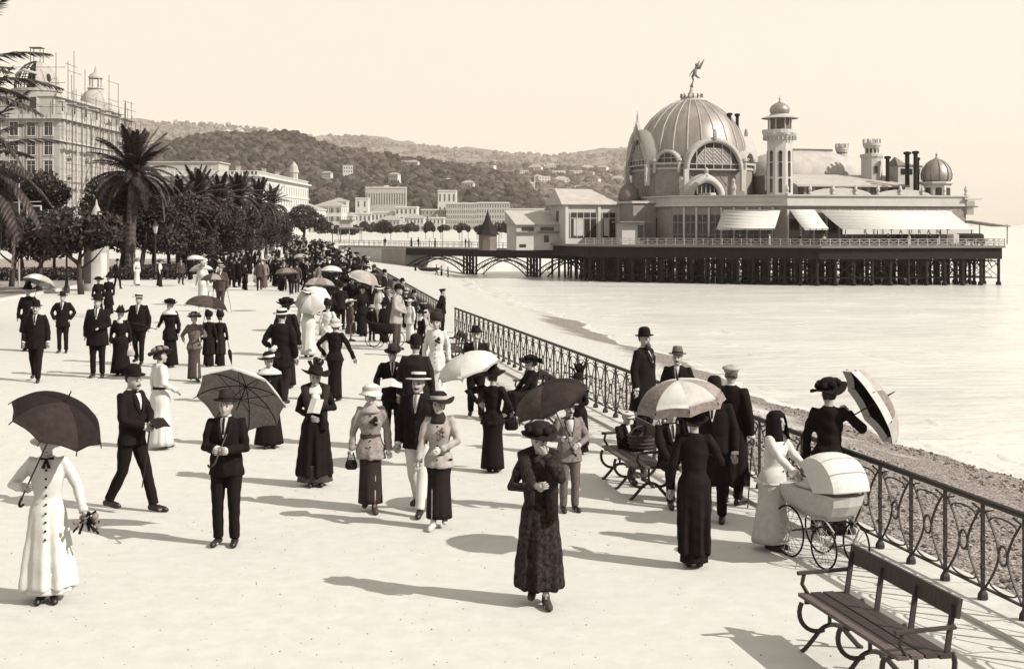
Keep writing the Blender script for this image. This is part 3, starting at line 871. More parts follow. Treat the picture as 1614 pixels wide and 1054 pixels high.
cas = thing('pier_casino', 'domed oriental style pier casino with minaret and white restaurant awnings', 'casino', (PX, PY, 0), PA)
W = lambda mb_, name, m, smooth=False, parent=None: mb_.build(name, m, parent or cas, smooth)
FR = (29.8, 0.0); FL = (-13.4, 11.3)
plan = [FL, (0, 0), FR, (FR[0], 30), (6, 44), (-13.4, 36)]
ZT = 7.0
b = MB(); b.prism(plan, DK, ZT); W(b, 'wall', M_PWALL)
b = MB(); b.prism(inset(plan, -.5), ZT - .55, ZT - .15); b.prism(inset(plan, -.25), ZT - .149, ZT + .9); b.prism(inset(plan, -.6), ZT + .901, ZT + 1.1); W(b, 'parapet', M_PW)
b = MB(); b.prism(inset(plan, .6), ZT + .3, ZT + 1.02); W(b, 'terrace_roof', M_LEAD)
lv = math.hypot(FL[0], FL[1]); lx, ly = FL[0] / lv, FL[1] / lv      # left facade direction (away from the corner)
nlx, nly = -ly, lx                                                  # its outward normal
if nly > 0: nlx, nly = -nlx, -nly
def onL(s, out, z): return (lx * s + nlx * out, ly * s + nly * out, z)
aL = math.atan2(-ly, -lx)
# glazed bays of the shaded left front
for k in range(8):
    s = 16.7 - k * 1.95
    q = MB(); q.box((0, 0, 0), (1.55, .16, 4.1)); o = q.build('glazed_bay', M_PGLASS, cas, loc=onL(s, .06, 3.1), rot=(0, 0, aL))
    q = MB(); q.box((0, -.1, 0), (.1, .1, 4.1)); q.box((0, -.101, .9), (1.5, .08, .1)); q.box((0, -.101, -.9), (1.5, .08, .1)); q.build('glazing_bar', M_PWALL, o)
    q = MB(); q.box((0, 0, 0), (.28, .42, 5.6)); q.build('pilaster', M_PW, cas, loc=onL(s - .97, .12, 3.45), rot=(0, 0, aL))
for k in range(14):
    a = 1.0 + k * 2.08
    q = MB(); q.box((a, -.06, 2.7), (1.7, .16, 3.6)); o = q.build('glazed_bay', M_PGLASS, cas)
    q = MB(); q.box((a - .98, -.16, 3.3), (.26, .4, 5.2)); q.build('pilaster', M_PW, cas)
# awnings
def awning(pts_top, out, zt, zb, drop, label=None):
    (ax, ay), (bx, by) = pts_top; ox, oy = out
    m_ = MB()
    th = .06
    A0, B0 = (ax, ay, zt), (bx, by, zt); A1, B1 = (ax + ox, ay + oy, zb), (bx + ox, by + oy, zb)
    n_ = 6
    for i in range(n_):
        t0, t1 = i / n_, (i + 1) / n_
        sag = lambda t: -.10 * math.sin(PI * t)
        r0 = [(A0[k] + (A1[k] - A0[k]) * t0 + (sag(t0) if k == 2 else 0)) for k in range(3)]; r1 = [(A0[k] + (A1[k] - A0[k]) * t1 + (sag(t1) if k == 2 else 0)) for k in range(3)]
        s0 = [(B0[k] + (B1[k] - B0[k]) * t0 + (sag(t0) if k == 2 else 0)) for k in range(3)]; s1 = [(B0[k] + (B1[k] - B0[k]) * t1 + (sag(t1) if k == 2 else 0)) for k in range(3)]
        d = lambda p: (p[0], p[1], p[2] - th)
        m_.add([r0, s0, s1, r1, d(r0), d(s0), d(s1), d(r1)], [(0, 1, 2, 3), (7, 6, 5, 4), (0, 3, 7, 4), (1, 5, 6, 2)])
    o = m_.build('awning', M_AWN, cas, True)
    v_ = MB(); ex, ey = ox / math.hypot(ox, oy) * .04, oy / math.hypot(ox, oy) * .04
    v_.add([A1, B1, (B1[0], B1[1], zb - drop), (A1[0], A1[1], zb - drop), (A1[0] - ex, A1[1] - ey, zb), (B1[0] - ex, B1[1] - ey, zb), (B1[0] - ex, B1[1] - ey, zb - drop), (A1[0] - ex, A1[1] - ey, zb - drop)],
           [(0, 1, 2, 3), (7, 6, 5, 4), (0, 3, 7, 4), (1, 5, 6, 2), (3, 2, 6, 7), (0, 4, 5, 1)])
    v_.build('valance', M_AWN if drop > .5 else M_BLIND, o)
    pm = MB()
    for t in np.linspace(0.02, .98, 5): pm.tube([(A1[0] + (B1[0] - A1[0]) * t, A1[1] + (B1[1] - A1[1]) * t, DK), (A1[0] + (B1[0] - A1[0]) * t, A1[1] + (B1[1] - A1[1]) * t, zb - .05)], [.06], 6)
    pm.build('awning_pole', M_PIRON, o)
    return o
s1, s2 = .9, 9.6
awning((onL(s2, .3, 0)[:2], onL(s1, .3, 0)[:2]), (nlx * 3.4, nly * 3.4), 5.9, 3.15, .25)
awning(((.3, -.3), (4.3, -.3)), (0.6, -3.2), 5.9, 3.15, .25)
ao = awning(((5.2, -.3), (p_a(1497, -.3), -.3)), (1.3, -4.4), 5.8, 3.0, .72)
# lettering on the long valance
cu = bpy.data.curves.new('lettering', 'FONT'); cu.body = 'RESTAURANT'; cu.size = .9; cu.space_character = 3.1; cu.extrude = .012; cu.align_x = 'CENTER'
to = bpy.data.objects.new('lt', cu); me = evaluated(to); me.materials.clear(); me.materials.append(M_IRON)
mid = ((5.2 + p_a(1497, -.3)) / 2 + .9, -4.72, 2.36)
link('lettering', me, ao, mid, (R(90), 0, 0))
# arched attic parapet over the right front
b = MB()
for a0, a1, hgt in ((3.2, 14.0, 1.2), (14.4, 24.0, 1.0)):
    pts = [(a0 + (a1 - a0) * i / 14, ZT + .95 + hgt * math.sin(PI * i / 14) ** .5) for i in range(15)]
    vs = [(x, -.1, z) for x, z in pts] + [(x, .35, z) for x, z in pts]
    b.add(vs, [(i, i + 1, 15 + i + 1, 15 + i) for i in range(14)] + [tuple(range(14, -1, -1)), tuple(range(15, 30))])
W(b, 'arched_attic', M_PW)
for k in range(9):
    a = -.1 + k * 3.72
    q = MB(); q.lathe([(.24, ZT + 1.1), (.3, ZT + 1.3), (.16, ZT + 1.5), (.3, ZT + 1.9), (.2, ZT + 2.3), (.05, ZT + 2.6)], 8, (a, -.2, 0)); W(q, 'urn', M_PW)

# ---- the great dome on its octagon
DC = (-4.0, 26.9)
AP, HW = 8.4, 5.5
octo = [(AP, -HW), (AP, HW), (HW, AP), (-HW, AP), (-AP, HW), (-AP, -HW), (-HW, -AP), (HW, -AP)]
octw = [(DC[0] + x, DC[1] + y) for x, y in octo]
b = MB(); b.prism(octw, DK, 13.2); W(b, 'drum', M_PWALL)
b = MB(); b.prism(inset(octw, -.22), 12.4, 12.75); b.prism(inset(octw, -.45), 13.2, 13.55); b.prism(inset(octw, -.2), 7.0, 7.3); W(b, 'drum_cornice', M_RIBL)
dz = [(8.75, 13.5), (8.95, 15.0), (8.65, 17.0), (7.75, 19.5), (6.5, 21.2), (5.0, 22.5), (3.4, 23.5), (2.3, 24.05), (.1, 24.1)]
fine = []
for i in range(len(dz) - 1):
    for k in range(3):
        t = k / 3; fine.append((dz[i][0] + (dz[i + 1][0] - dz[i][0]) * t, dz[i][1] + (dz[i + 1][1] - dz[i][1]) * t))
fine.append(dz[-1])
b = MB(); b.lathe(dz, 48, (DC[0], DC[1], 0)); W(b, 'dome', M_ZINC, True)
q = MB(); q.tube([(r + .02, 0, z) for r, z in dz[:-1]], [.13, .13, .125, .12, .11, .10, .09, .08], 5); rib_me = q.mesh('dome_rib', M_RIBL, True)
for k in range(24): link('dome_rib', rib_me, cas, (DC[0], DC[1], 0), (0, 0, 2 * PI * k / 24 + .06))
# lunettes: wide arches on the four main fronts, narrow ones on the corners
def lunette(ang, dist, rad, z0, dpt, glaze=True, pointed=False):
    e = thing_part('lunette', cas, (DC[0], DC[1], 0), ang)
    N = 20
    def arc(r, st=1.0): return [(r * math.cos(PI * i / N), z0 + r * st * math.sin(PI * i / N)) for i in range(N + 1)]
    # archivolt
    a = MB(); inn, out = arc(rad), arc(rad + (.55 if rad > 3 else .38), 1.06 if not pointed else 1.22)
    y0, y1 = -dist - .35, -dist + dpt
    vs = [(x, y0, z) for x, z in inn] + [(x, y0, z) for x, z in out] + [(x, y1, z) for x, z in out] + [(x, y1, z) for x, z in inn]
    M_ = N + 1
    fs = []
    for i in range(N):
        fs += [(i, i + 1, M_ + i + 1, M_ + i), (M_ + i, M_ + i + 1, 2 * M_ + i + 1, 2 * M_ + i), (3 * M_ + i, 3 * M_ + i + 1, i + 1, i)]
    a.add(vs, fs); a.build('archivolt', M_RIBL, e, True)
    g_ = MB(); gy = -dist + .25
    pts = arc(rad + .05)
    g_.add([(x, gy, z) for x, z in pts] + [(x, gy + .15, z) for x, z in pts], [tuple(range(M_)), tuple(range(2 * M_ - 1, M_ - 1, -1))]); g_.build('arch_glass', M_PGLASS, e)
    bars = MB()
    nb = 6 if rad > 3 else 3
    for k in range(1, nb):
        x = -rad + 2 * rad * k / nb; hz = math.sqrt(max(0, rad * rad - x * x))
        bars.box((x, gy - .08, z0 + hz / 2), (.12, .12, hz))
    bars.box((0, gy - .081, z0 + .1), (2 * rad, .14, .2)); bars.box((0, gy - .082, z0 + .95), (2 * rad * .98, .12, .12))
    bars.build('arch_mullion', M_PLATT, e)
    if rad > 3:
        bl = MB(); hp = [(-rad * .72, z0 + 1.0), (rad * .72, z0 + 1.0), (rad * .70, z0 + 2.2), (rad * .35, z0 + 3.5), (-rad * .35, z0 + 3.5), (-rad * .66, z0 + 2.0)]
        bl.add([(x, gy - .05, z) for x, z in hp] + [(x, gy - .02, z) for x, z in hp], [tuple(range(6)), tuple(range(11, 5, -1))]); bl.build('blind', M_BLIND, e)
        la = MB()
        for k in range(-9, 10):
            for sgn in (-1, 1):
                seg = []
                for s in np.linspace(0, 1, 9):
                    z = z0 + 1.0 + s * 2.5; x = k * .62 + sgn * s * 2.5
                    lim = rad * .7 - max(0, (z - z0 - 2.1)) * 1.0
                    if abs(x) < lim: seg.append((x, gy - .09, z))
                if len(seg) > 1: la.bar(seg[0], seg[-1], .07)
        la.build('lattice', M_WALLD, e)
        kf = MB(); kf.ball((0, y0 - .1, z0 + rad * 1.06 + 1.0), (.45, .35, .9), 8); kf.build('crest', M_RIBL, e)
        for sx in (-1, 1):
            q = MB(); q.box((sx * (rad + .5), y0 + .1, z0 - 1.6), (.75, .6, 3.4)); q.build('pier_strip', M_PW, e)
    else:
        for sx in (-1, 1):
            q = MB(); q.lathe([(.3, z0 - 1.4), (.28, z0 + .3), (.5, z0 + .5), (.4, z0 + .9)], 8, (sx * (rad + .35), y0 + .1, 0)); q.build('colonnette', M_RIBL, e)
    if pointed:
        q = MB(); w2 = rad + .8
        q.add([(-w2, y0, z0), (0, y0, z0 + rad + 3.0), (w2, y0, z0), (-w2, y0 + .5, z0), (0, y0 + .5, z0 + rad + 3.0), (w2, y0 + .5, z0), (-w2 + .7, y0, z0), (0, y0, z0 + rad + 1.7), (w2 - .7, y0, z0), (-w2 + .7, y0 + .5, z0), (0, y0 + .5, z0 + rad + 1.7), (w2 - .7, y0 + .5, z0)],
              [(0, 1, 7, 6), (1, 2, 8, 7), (3, 9, 10, 4), (4, 10, 11, 5), (0, 3, 4, 1), (1, 4, 5, 2), (6, 7, 10, 9), (7, 8, 11, 10)])
        q.lathe([(.25, 0), (.12, .5), (.2, .8), (.0, 2.2)], 6, (0, y0 + .25, z0 + rad + 2.6)); q.build('gable', M_RIBL, e)
def thing_part(name, parent, loc, rz):
    o = empty(name, loc, rz); o.parent = parent; return o
for k in range(4): lunette(k * PI / 2, AP + .95, 4.35, 13.2 if k else 12.3, 4.2, pointed=(k == 3))
for k in range(4): lunette(k * PI / 2 + PI / 4, (AP + HW) * .7071, 1.75, 13.3, 2.2)
# diaper brickwork bands on the drum faces
for k in range(8):
    e = k * PI / 4; d_ = AP if k % 2 == 0 else (AP + HW) * .7071; hw_ = HW if k % 2 == 0 else 2.0
    q = MB()
    for i in range(-8, 9):
        for sgn in (-1, 1):
            x0_, x1_ = i * 1.3 - sgn * 1.6, i * 1.3 + sgn * 1.6
            if max(abs(x0_), abs(x1_)) < hw_ - .4: q.bar((x0_, -d_ - .04, 8.0), (x1_, -d_ - .04, 12.0), .1)
    if q.V: q.build('diaper_band', M_WALLD if k % 2 == 0 else M_SHUT, cas, loc=(DC[0], DC[1], 0), rot=(0, 0, e))
# crown and lantern base
b = MB(); b.lathe([(2.2, 24.0), (1.9, 24.15), (1.7, 24.4), (1.85, 24.6), (1.3, 24.7), (.7, 24.8), (.4, 25.5), (.2, 26.2), (.15, 26.6)], 16, (DC[0], DC[1], 0)); W(b, 'dome_crown', M_WALLG, True)
for k in range(14):
    a = 2 * PI * k / 14
    q = MB(); q.lathe([(.08, 24.5), (.2, 24.7), (.07, 24.9), (.15, 25.05), (0, 25.25)], 6, (DC[0] + 1.75 * math.cos(a), DC[1] + 1.75 * math.sin(a), 0)); W(q, 'crown_knob', M_SHUT)
# porch arch in front of the dome
b = MB()
N = 16; pa = p_a(1112, 14.5)
for r0_, r1_, y_, m_ in ((2.2, 2.75, 13.8, 0),):
    inn = [(pa + r0_ * math.cos(PI * i / N), 8.0 + r0_ * math.sin(PI * i / N)) for i in range(N + 1)]
    out = [(pa + r1_ * math.cos(PI * i / N) * 1.1, 8.0 + r1_ * 1.12 * math.sin(PI * i / N) + .5 * max(0, 1 - abs(i - 8) / 3)) for i in range(N + 1)]
    vs = [(x, y_, z) for x, z in inn] + [(x, y_, z) for x, z in out] + [(x, y_ + 3.4, z) for x, z in out] + [(x, y_ + 3.4, z) for x, z in inn]
    for i in range(N): b.add([vs[i], vs[i + 1], vs[17 + i + 1], vs[17 + i], vs[34 + i], vs[34 + i + 1], vs[51 + i], vs[51 + i + 1]], [(0, 1, 2, 3), (3, 2, 5, 4), (6, 7, 1, 0)])
porch = W(b, 'porch_arch', M_PW, True)
q = MB(); q.add([(pa + 2.25 * math.cos(PI * i / N), 14.6, 8.0 + 2.25 * math.sin(PI * i / N)) for i in range(N + 1)], [tuple(range(N + 1))]); W(q, 'porch_glass', M_PGLASS, parent=porch)
q = MB()
for k in range(-2, 3): q.box((pa + k * .72, 14.4, 8.0 + 1.0 - abs(k) * .15), (.12, .12, 2.0 - abs(k) * .3))
q.lathe([(1.5, 8.0), (1.4, 8.6)], 12, (pa, 14.0, 0)); W(q, 'porch_mullion', M_PLATT, parent=porch)
q = MB(); q.lathe([(.35, 10.9), (.5, 11.3), (.3, 11.7), (.42, 12.1), (.1, 12.6)], 8, (pa, 14.2, 0)); W(q, 'porch_crest', M_RIBL, parent=porch)
for k in (-1, 1):
    q = MB(); q.lathe([(.45, 8.0), (.35, 8.8), (.5, 9.4), (.3, 10.1), (.36, 10.5), (.1, 10.9)], 8, (pa + k * 4.3, 13.6, 0)); W(q, 'figure_finial', M_RIBL)

# ---- minaret
MT = (p_a(1229, 3.2), 3.2)
mz = lambda v: p_z(v, *MT)
b = MB(); b.lathe([(2.05, 7.0), (1.95, mz(222)), (2.3, mz(218)), (2.65, mz(213)), (2.65, mz(211))], 8, (MT[0], MT[1], 0), cap=True); mina = W(b, 'minaret', M_PW)
for k in range(8):
    a = k * PI / 4 + PI / 8
    for zc, hh_ in ((mz(294), 1.9), (mz(269), 1.9), (mz(248), 1.4)):
        q = MB(); q.box((0, 0, 0), (.5, .1, hh_)); q.lathe([(.25, -.05), (.25, .05)], 10, (0, 0, 0), cap=True)
        for i in range(len(q.V) - 20, len(q.V)): x, y, z = q.V[i]; q.V[i] = (x, z, y + hh_ / 2)
        q.build('slit_window', M_PGLASS, mina, loc=(MT[0] + 1.86 * math.cos(a), MT[1] + 1.86 * math.sin(a), zc), rot=(0, 0, a + PI / 2))
for k in range(24):
    a = 2 * PI * k / 24
    q = MB(); q.box((0, 0, 0), (.18, .3, .5)); q.build('corbel', M_WALLG, mina, loc=(MT[0] + 2.35 * math.cos(a), MT[1] + 2.35 * math.sin(a), mz(218.5)), rot=(0, 0, a + PI / 2))
q = MB(); q.lathe([(2.62, mz(211)), (2.62, mz(205)), (2.5, mz(205)), (2.5, mz(211))], 16, (MT[0], MT[1], 0)); q.build('gallery', M_PW, mina)
q = MB(); q.lathe([(1.5, mz(211)), (1.5, mz(186))], 8, (MT[0], MT[1], 0), cap=True); q.build('belvedere', M_SHUT, mina)
for k in range(8):
    a = k * PI / 4
    q = MB(); q.tube([(MT[0] + 1.75 * math.cos(a), MT[1] + 1.75 * math.sin(a), mz(211)), (MT[0] + 1.75 * math.cos(a), MT[1] + 1.75 * math.sin(a), mz(187))], [.11], 6); q.build('belvedere_post', M_WALLG, mina)
q = MB(); q.lathe([(2.7, mz(187.5)), (2.75, mz(186.5)), (1.5, mz(182)), (1.45, mz(180))], 24, (MT[0], MT[1], 0)); q.build('eave', M_LEAD, mina)
q = MB(); q.lathe([(1.25, mz(181)), (1.5, mz(176)), (1.5, mz(172)), (1.25, mz(167)), (.75, mz(163.5)), (.25, mz(161)), (.08, mz(158)), (.2, mz(156)), (.05, mz(154)), (0, mz(148))], 16, (MT[0], MT[1], 0)); q.build('onion_dome', M_ZINC, mina, True)

# ---- concert hall roof with rounded ends, clerestory and lean-to roof
hb = 17.0
xa, xb = p_a(1178, hb + 6), p_a(1352, hb + 6)
hz0, hz1 = p_z(277, 10, hb), p_z(237, 10, hb + 6)
b = MB(); cxm = (xa + xb) / 2; L_ = (xb - xa) / 2; rings = []
for i in range(25):
    s = -1 + 2 * i / 24
    k = (1 - abs(s) ** 3.2) ** .5 if abs(s) < 1 else 0.0
    k = max(k, .02)
    ring = []
    for j in range(13):
        a = PI * j / 12
        ring.append((cxm + L_ * s, hb + 6.5 - 6.5 * k * math.cos(a), hz0 + (hz1 - hz0) * k * math.sin(a) ** .85))
    rings.append(ring)
vs = [p for r in rings for p in r]
b.add(vs, [(i * 13 + j, (i + 1) * 13 + j, (i + 1) * 13 + j + 1, i * 13 + j + 1) for i in range(24) for j in range(12)])
W(b, 'hall_roof', M_LEAD, True)
b = MB(); b.box((cxm, hb + 6.5, (ZT + hz0) / 2), (2 * L_ - 1.2, 11.6, hz0 - ZT)); W(b, 'hall_wall', M_SHUT)
b = MB(); b.box((cxm + 1.5, hb + 6.5, hz1 + .12), (8, .6, .4)); W(b, 'roof_ridge', M_SHUT)
xc, xd = p_a(1252, 9), p_a(1429, 9)
z0_, z1_ = p_z(292, 15, 8), p_z(275, 15, 14)
b = MB()
b.add([(xc, 8, z0_), (xd, 8, z0_), (xd, 15.5, z1_), (xc, 15.5, z1_), (xc, 8, z0_ - .25), (xd, 8, z0_ - .25), (xd, 15.5, z1_ - .25), (xc, 15.5, z1_ - .25)],
      [(0, 1, 2, 3), (7, 6, 5, 4), (0, 4, 5, 1), (1, 5, 6, 2), (0, 3, 7, 4)])
W(b, 'gallery_roof', M_LEAD)
b = MB(); b.box(((xc + xd) / 2, 12.5, (ZT + z0_) / 2 - .2), (xd - xc - .8, 7.4, z0_ - ZT - .1)); W(b, 'gallery_wall', M_WALLD)
for k in range(12):
    q = MB(); q.box((xc + 1 + k * (xd - xc - 1.6) / 11.5, 8.72, (ZT + z0_) / 2 + .2), (.85, .16, z0_ - ZT - 1.2)); W(q, 'clerestory_window', M_PGLASS)
# quarter-dome end wall behind the minaret
# crenellated turret
def turret(u, vb, vm, vt, r0_, r1_, bb, name):
    a = p_a(u, bb); z = lambda v: p_z(v, a, bb)
    b = MB(); b.lathe([(r0_, z(vb) - 3.5), (r0_, z(vm) - .4), (r0_ * 1.12, z(vm)), (r0_ * 1.12, z(vm) + .35), (r1_ * 1.05, z(vm) + .36), (r1_, z(vt) - 1.4), (r1_ * 1.35, z(vt) - .75), (r1_ * 1.35, z(vt) - .4), (r1_ * 1.1, z(vt) - .4)], 12, (a, bb, 0), cap=True)
    t = W(b, name, M_PW)
    for k in range(10):
        an = 2 * PI * k / 10
        q = MB(); q.box((0, 0, 0), (.4, .22, .7)); q.build('merlon', M_PW, t, loc=(a + r1_ * 1.25 * math.cos(an), bb + r1_ * 1.25 * math.sin(an), z(vt) - .1), rot=(0, 0, an + PI / 2))
    for k in range(6):
        an = R(-160 + k * 36)
        q = MB(); q.box((0, 0, 0), (.35, .1, 1.0)); q.build('slit_window', M_PGLASS, t, loc=(a + r1_ * 1.0 * math.cos(an), bb + r1_ * 1.0 * math.sin(an), (z(vm) + z(vt)) / 2 - .2), rot=(0, 0, an + PI / 2))
    q = MB(); q.box((0, 0, 0), (.5, .12, 1.1)); q.build('slit_window', M_PGLASS, t, loc=(a + r0_ * math.cos(R(-95)), bb + r0_ * math.sin(R(-95)), z(vb) + .9), rot=(0, 0, R(-5)))
turret(1374, 277, 247, 222, 1.65, 1.05, 13.5, 'crenellated_turret')
turret(1327, 262, 246, 229, 1.0, .8, 24.0, 'small_turret')
# flues
for u, vt, bb, r_, vb in ((1399, 246, 11, .32, 292), (1430, 239, 7, .36, 292), (1443, 238, 5, .34, 312), (1447, 248, 5.6, .2, 300), (1150, 178, 22, .28, 262), (1162, 179, 22.6, .28, 262)):
    a = p_a(u, bb)
    q = MB(); zt_ = p_z(vt, a, bb)
    q.lathe([(r_, p_z(vb, a, bb)), (r_, zt_ - .5), (r_ * 1.7, zt_ - .4), (r_ * 1.7, zt_ - .1), (r_ * .8, zt_)], 8, (a, bb, 0)); W(q, 'flue', M_PIRON)
a0_, a1_ = p_a(1405, 12), p_a(1446, 12)
b = MB(); zt_ = p_z(250, a0_, 12); zb_ = p_z(262, a0_, 12)
b.add([(a0_, 10, zb_), (a1_, 10, zb_), (a1_, 14, zb_), (a0_, 14, zb_), (a0_ + .6, 12, zt_ + .3), (a1_ - 2.2, 12, zb_ + .5)], [(0, 1, 5, 4), (1, 2, 5), (2, 3, 4, 5), (3, 0, 4)]); W(b, 'small_roof', M_ROOFS)
b = MB(); b.box(((a0_ + a1_) / 2, 12, (ZT + zb_) / 2), (a1_ - a0_ - .3, 3.6, zb_ - ZT)); W(b, 'stair_house', M_PW)
for k in range(3):
    q = MB(); q.box((a0_ + 1 + k * 1.3, 10.16, zb_ - .9), (.7, .12, .9)); W(q, 'small_window', M_PGLASS)
# corner kiosk with bulbous dome
KB = (p_a(1476, 5.0), 5.0); kz = lambda v: p_z(v, *KB)
b = MB(); b.lathe([(2.3, ZT + .9), (2.3, kz(291)), (2.7, kz(290)), (2.7, kz(287)), (2.0, kz(286.5))], 8, (KB[0], KB[1], 0), cap=True); kk = W(b, 'corner_kiosk', M_PW)
for k in range(8):
    an = k * PI / 4 + PI / 8
    q = MB(); q.box((0, 0, 0), (.9, .12, 1.3)); q.build('kiosk_window', M_PGLASS, kk, loc=(KB[0] + 2.13 * math.cos(an), KB[1] + 2.13 * math.sin(an), kz(303)), rot=(0, 0, an + PI / 2))
q = MB(); q.lathe([(1.9, kz(287)), (2.25, kz(282)), (2.3, kz(275)), (2.05, kz(266)), (1.5, kz(258)), (.8, kz(252.5)), (.2, kz(249)), (.1, kz(246)), (.22, kz(244)), (.05, kz(242)), (0, kz(238))], 20, (KB[0], KB[1], 0)); q.build('kiosk_dome', M_ZINC, kk, True)
for k in range(10):
    an = 2 * PI * k / 10
    q = MB(); q.tube([(KB[0] + r_ * math.cos(an), KB[1] + r_ * math.sin(an), z) for r_, z in ((1.95, kz(287)), (2.3, kz(282)), (2.35, kz(275)), (2.1, kz(266)), (1.54, kz(258)), (.8, kz(252.5)))], [.07], 4); q.build('kiosk_rib', M_SHUT, kk)
# corner lookout, far canopy and the covered cart on the deck
b = MB(); ra = FR[0] + .9; b.lathe([(1.3, 5.2), (1.3, 6.4), (1.55, 6.5), (1.55, 7.3)], 8, (ra, .6, 0), cap=True); b.box((ra, .6, 7.6), (3.0, 2.6, .25)); W(b, 'corner_lookout', M_PW)
b = MB(); b.add([(ra - 1, -2, 4.3), (ra + 5.6, -2, 3.5), (ra + 5.6, 3, 3.5), (ra - 1, 3, 4.3), (ra - 1, -2, 4.16), (ra + 5.6, -2, 3.36), (ra + 5.6, 3, 3.36), (ra - 1, 3, 4.16)], [(0, 1, 2, 3), (7, 6, 5, 4), (0, 4, 5, 1), (1, 5, 6, 2), (0, 3, 7, 4), (2, 6, 7, 3)])
for x_ in (ra + .4, ra + 5.2): b.box((x_, -1.6, 2.2), (.14, .14, 3.0))
W(b, 'lean_to_canopy', M_PWALL)
# entrance porch at the left end of the casino
xa, bq = p_a(1010, 20), 19.0
b = MB(); b.box((xa + 1.8, bq + 2.2, 3.9), (7.4, 6.0, 6.4)); en = W(b, 'entrance_block', M_PWALL)
b = MB(); b.box((xa + 3.2, bq - .86, 2.7), (2.7, .16, 4.0)); b.build('doorway', M_PGLASS, en)
b = MB(); b.box((xa + 1.8, bq + 2.2, 7.2), (8.0, 6.6, .35)); b.build('cornice', M_PW, en)
a_ = p_a(989, 14.5)
b = MB(); b.box((a_ + 1.0, 16.0, 2.3), (3.6, 2.6, 3.3)); ld = W(b, 'ticket_lodge', M_PW)
b = MB(); b.box((a_ + 1.2, 15.7, 4.1), (5.4, 4.0, .22)); b.build('lodge_eave', M_SHUT, ld)
b = MB(); b.box((a_ + 2.2, 14.66, 2.4), (.9, .14, 2.3)); b.build('lodge_door', M_PGLASS, ld)
a_ = p_a(988, 26)
b = MB(); b.lathe([(1.3, 5.0), (1.3, 7.4), (1.7, 7.5), (1.75, 8.3), (1.5, 9.3), (.8, 10.1), (.2, 10.5), (.1, 11.0), (0, 11.8)], 12, (a_, 25, 0)); W(b, 'dark_onion_turret', M_SHUT, True)

# winged figure on the dome
st = MB(); sx_, sy_ = DC; z_ = 26.5
S_ = lambda *p: [(sx_ + a, sy_ + b_, z_ + c) for a, b_, c in p]
st.tube(S_((0, 0, -.2), (.1, 0, .3), (.35, 0, 1.0)), [.3, .16, .1], 6)
st.tube(S_((.35, 0, .9), (.15, 0, 1.5), (.55, 0, 2.0), (.75, 0, 2.9)), [.10, .2, .33, .26], 8)          # standing leg, trunk
st.tube(S_((.55, 0, 2.0), (1.1, .1, 1.5), (1.55, .2, 1.35)), [.24, .17, .08], 6)                          # trailing leg
st.tube(S_((.75, 0, 2.9), (.8, 0, 3.25)), [.13, .1], 6); st.ball(S_((.85, 0, 3.5))[0], .24, 8)
st.tube(S_((.7, 0, 2.85), (.2, -.1, 2.5), (-.25, -.1, 1.95), (-.4, -.1, 1.5)), [.14, .12, .09, .05], 6)   # arm reaching down
st.tube(S_((.9, 0, 2.9), (1.4, 0, 3.3), (2.2, 0, 4.4)), [.14, .1, .06], 6)                                  # raised arm
for wv in ((( .8, .15, 2.8), (1.5, .3, 2.9), (2.0, .5, 3.8), (2.5, .6, 4.6)), ((.7, .15, 2.9), (1.2, .4, 3.5), (1.7, .7, 4.3))):
    st.tube(S_(*wv), [.16, .42, .36, .05][:len(wv)] if len(wv) == 4 else [.16, .36, .05], 6, flat=.3)
o = st.build('statue', M_SHUT, None, True)
o.parent = None; o.location = (PX, PY, 0); o.rotation_euler = (0, 0, PA)
tag(o, 'winged bronze figure leaning out with raised arm on top of the great dome', 'statue')

# the low dark awning cart at the far end of the deck
ct = thing('deck_cart', 'dark low covered cart with pale end at the seaward corner of the pier deck', 'cart', p_w(p_a(1528, -9), -9) + (DK,), PA)
b = MB(); b.box((0, 0, .75), (4.6, 1.6, .5)); b.build('body', M_PIRON, ct)
b = MB(); b.ell([(1.0, 2.4, .9), (1.5, 2.4, .9), (1.75, 2.0, .6)], 12); b.build('cover', M_PIRON, ct)
b = MB(); b.box((-2.7, 0, 1.0), (.9, 1.7, 1.3)); b.build('end_board', M_PW, ct)
for x_ in (-1.6, 1.6):
    for y_ in (-.75, .75):
        b = MB(); b.tube([(x_, y_ - .06, .42), (x_, y_ + .06, .42)], [.42], 12); b.build('wheel', M_PIRON, ct)

# ---- the gatehouse pavilion and low buildings on the landing stage
gh = thing('gatehouse', 'white pier gatehouse with hipped roof and tall paned windows', 'pavilion', p_w(-26.5, 24.7) + (-.2,), PA)
gw, gd, ge = 9.4, 8.0, 7.2
b = MB(); b.box((gw / 2, gd / 2, ge / 2), (gw, gd, ge)); b.build('wall', M_PW, gh)
b = MB(); b.add([(-.7, -.6, ge), (gw + 1.2, -.6, ge), (gw + 1.2, gd + .6, ge), (-.7, gd + .6, ge), (-.5, gd / 2, ge + 2.5), (gw - 2.5, gd / 2, ge + 2.4), (-.7, -.6, ge - .15), (gw + 1.2, -.6, ge - .15), (gw + 1.2, gd + .6, ge - .15), (-.7, gd + .6, ge - .15)],
             [(0, 1, 5, 4), (1, 2, 5), (2, 3, 4, 5), (3, 0, 4), (6, 7, 1, 0), (9, 8, 7, 6), (9, 6, 0, 3), (7, 8, 2, 1)]); b.build('roof', M_LEAD, gh)
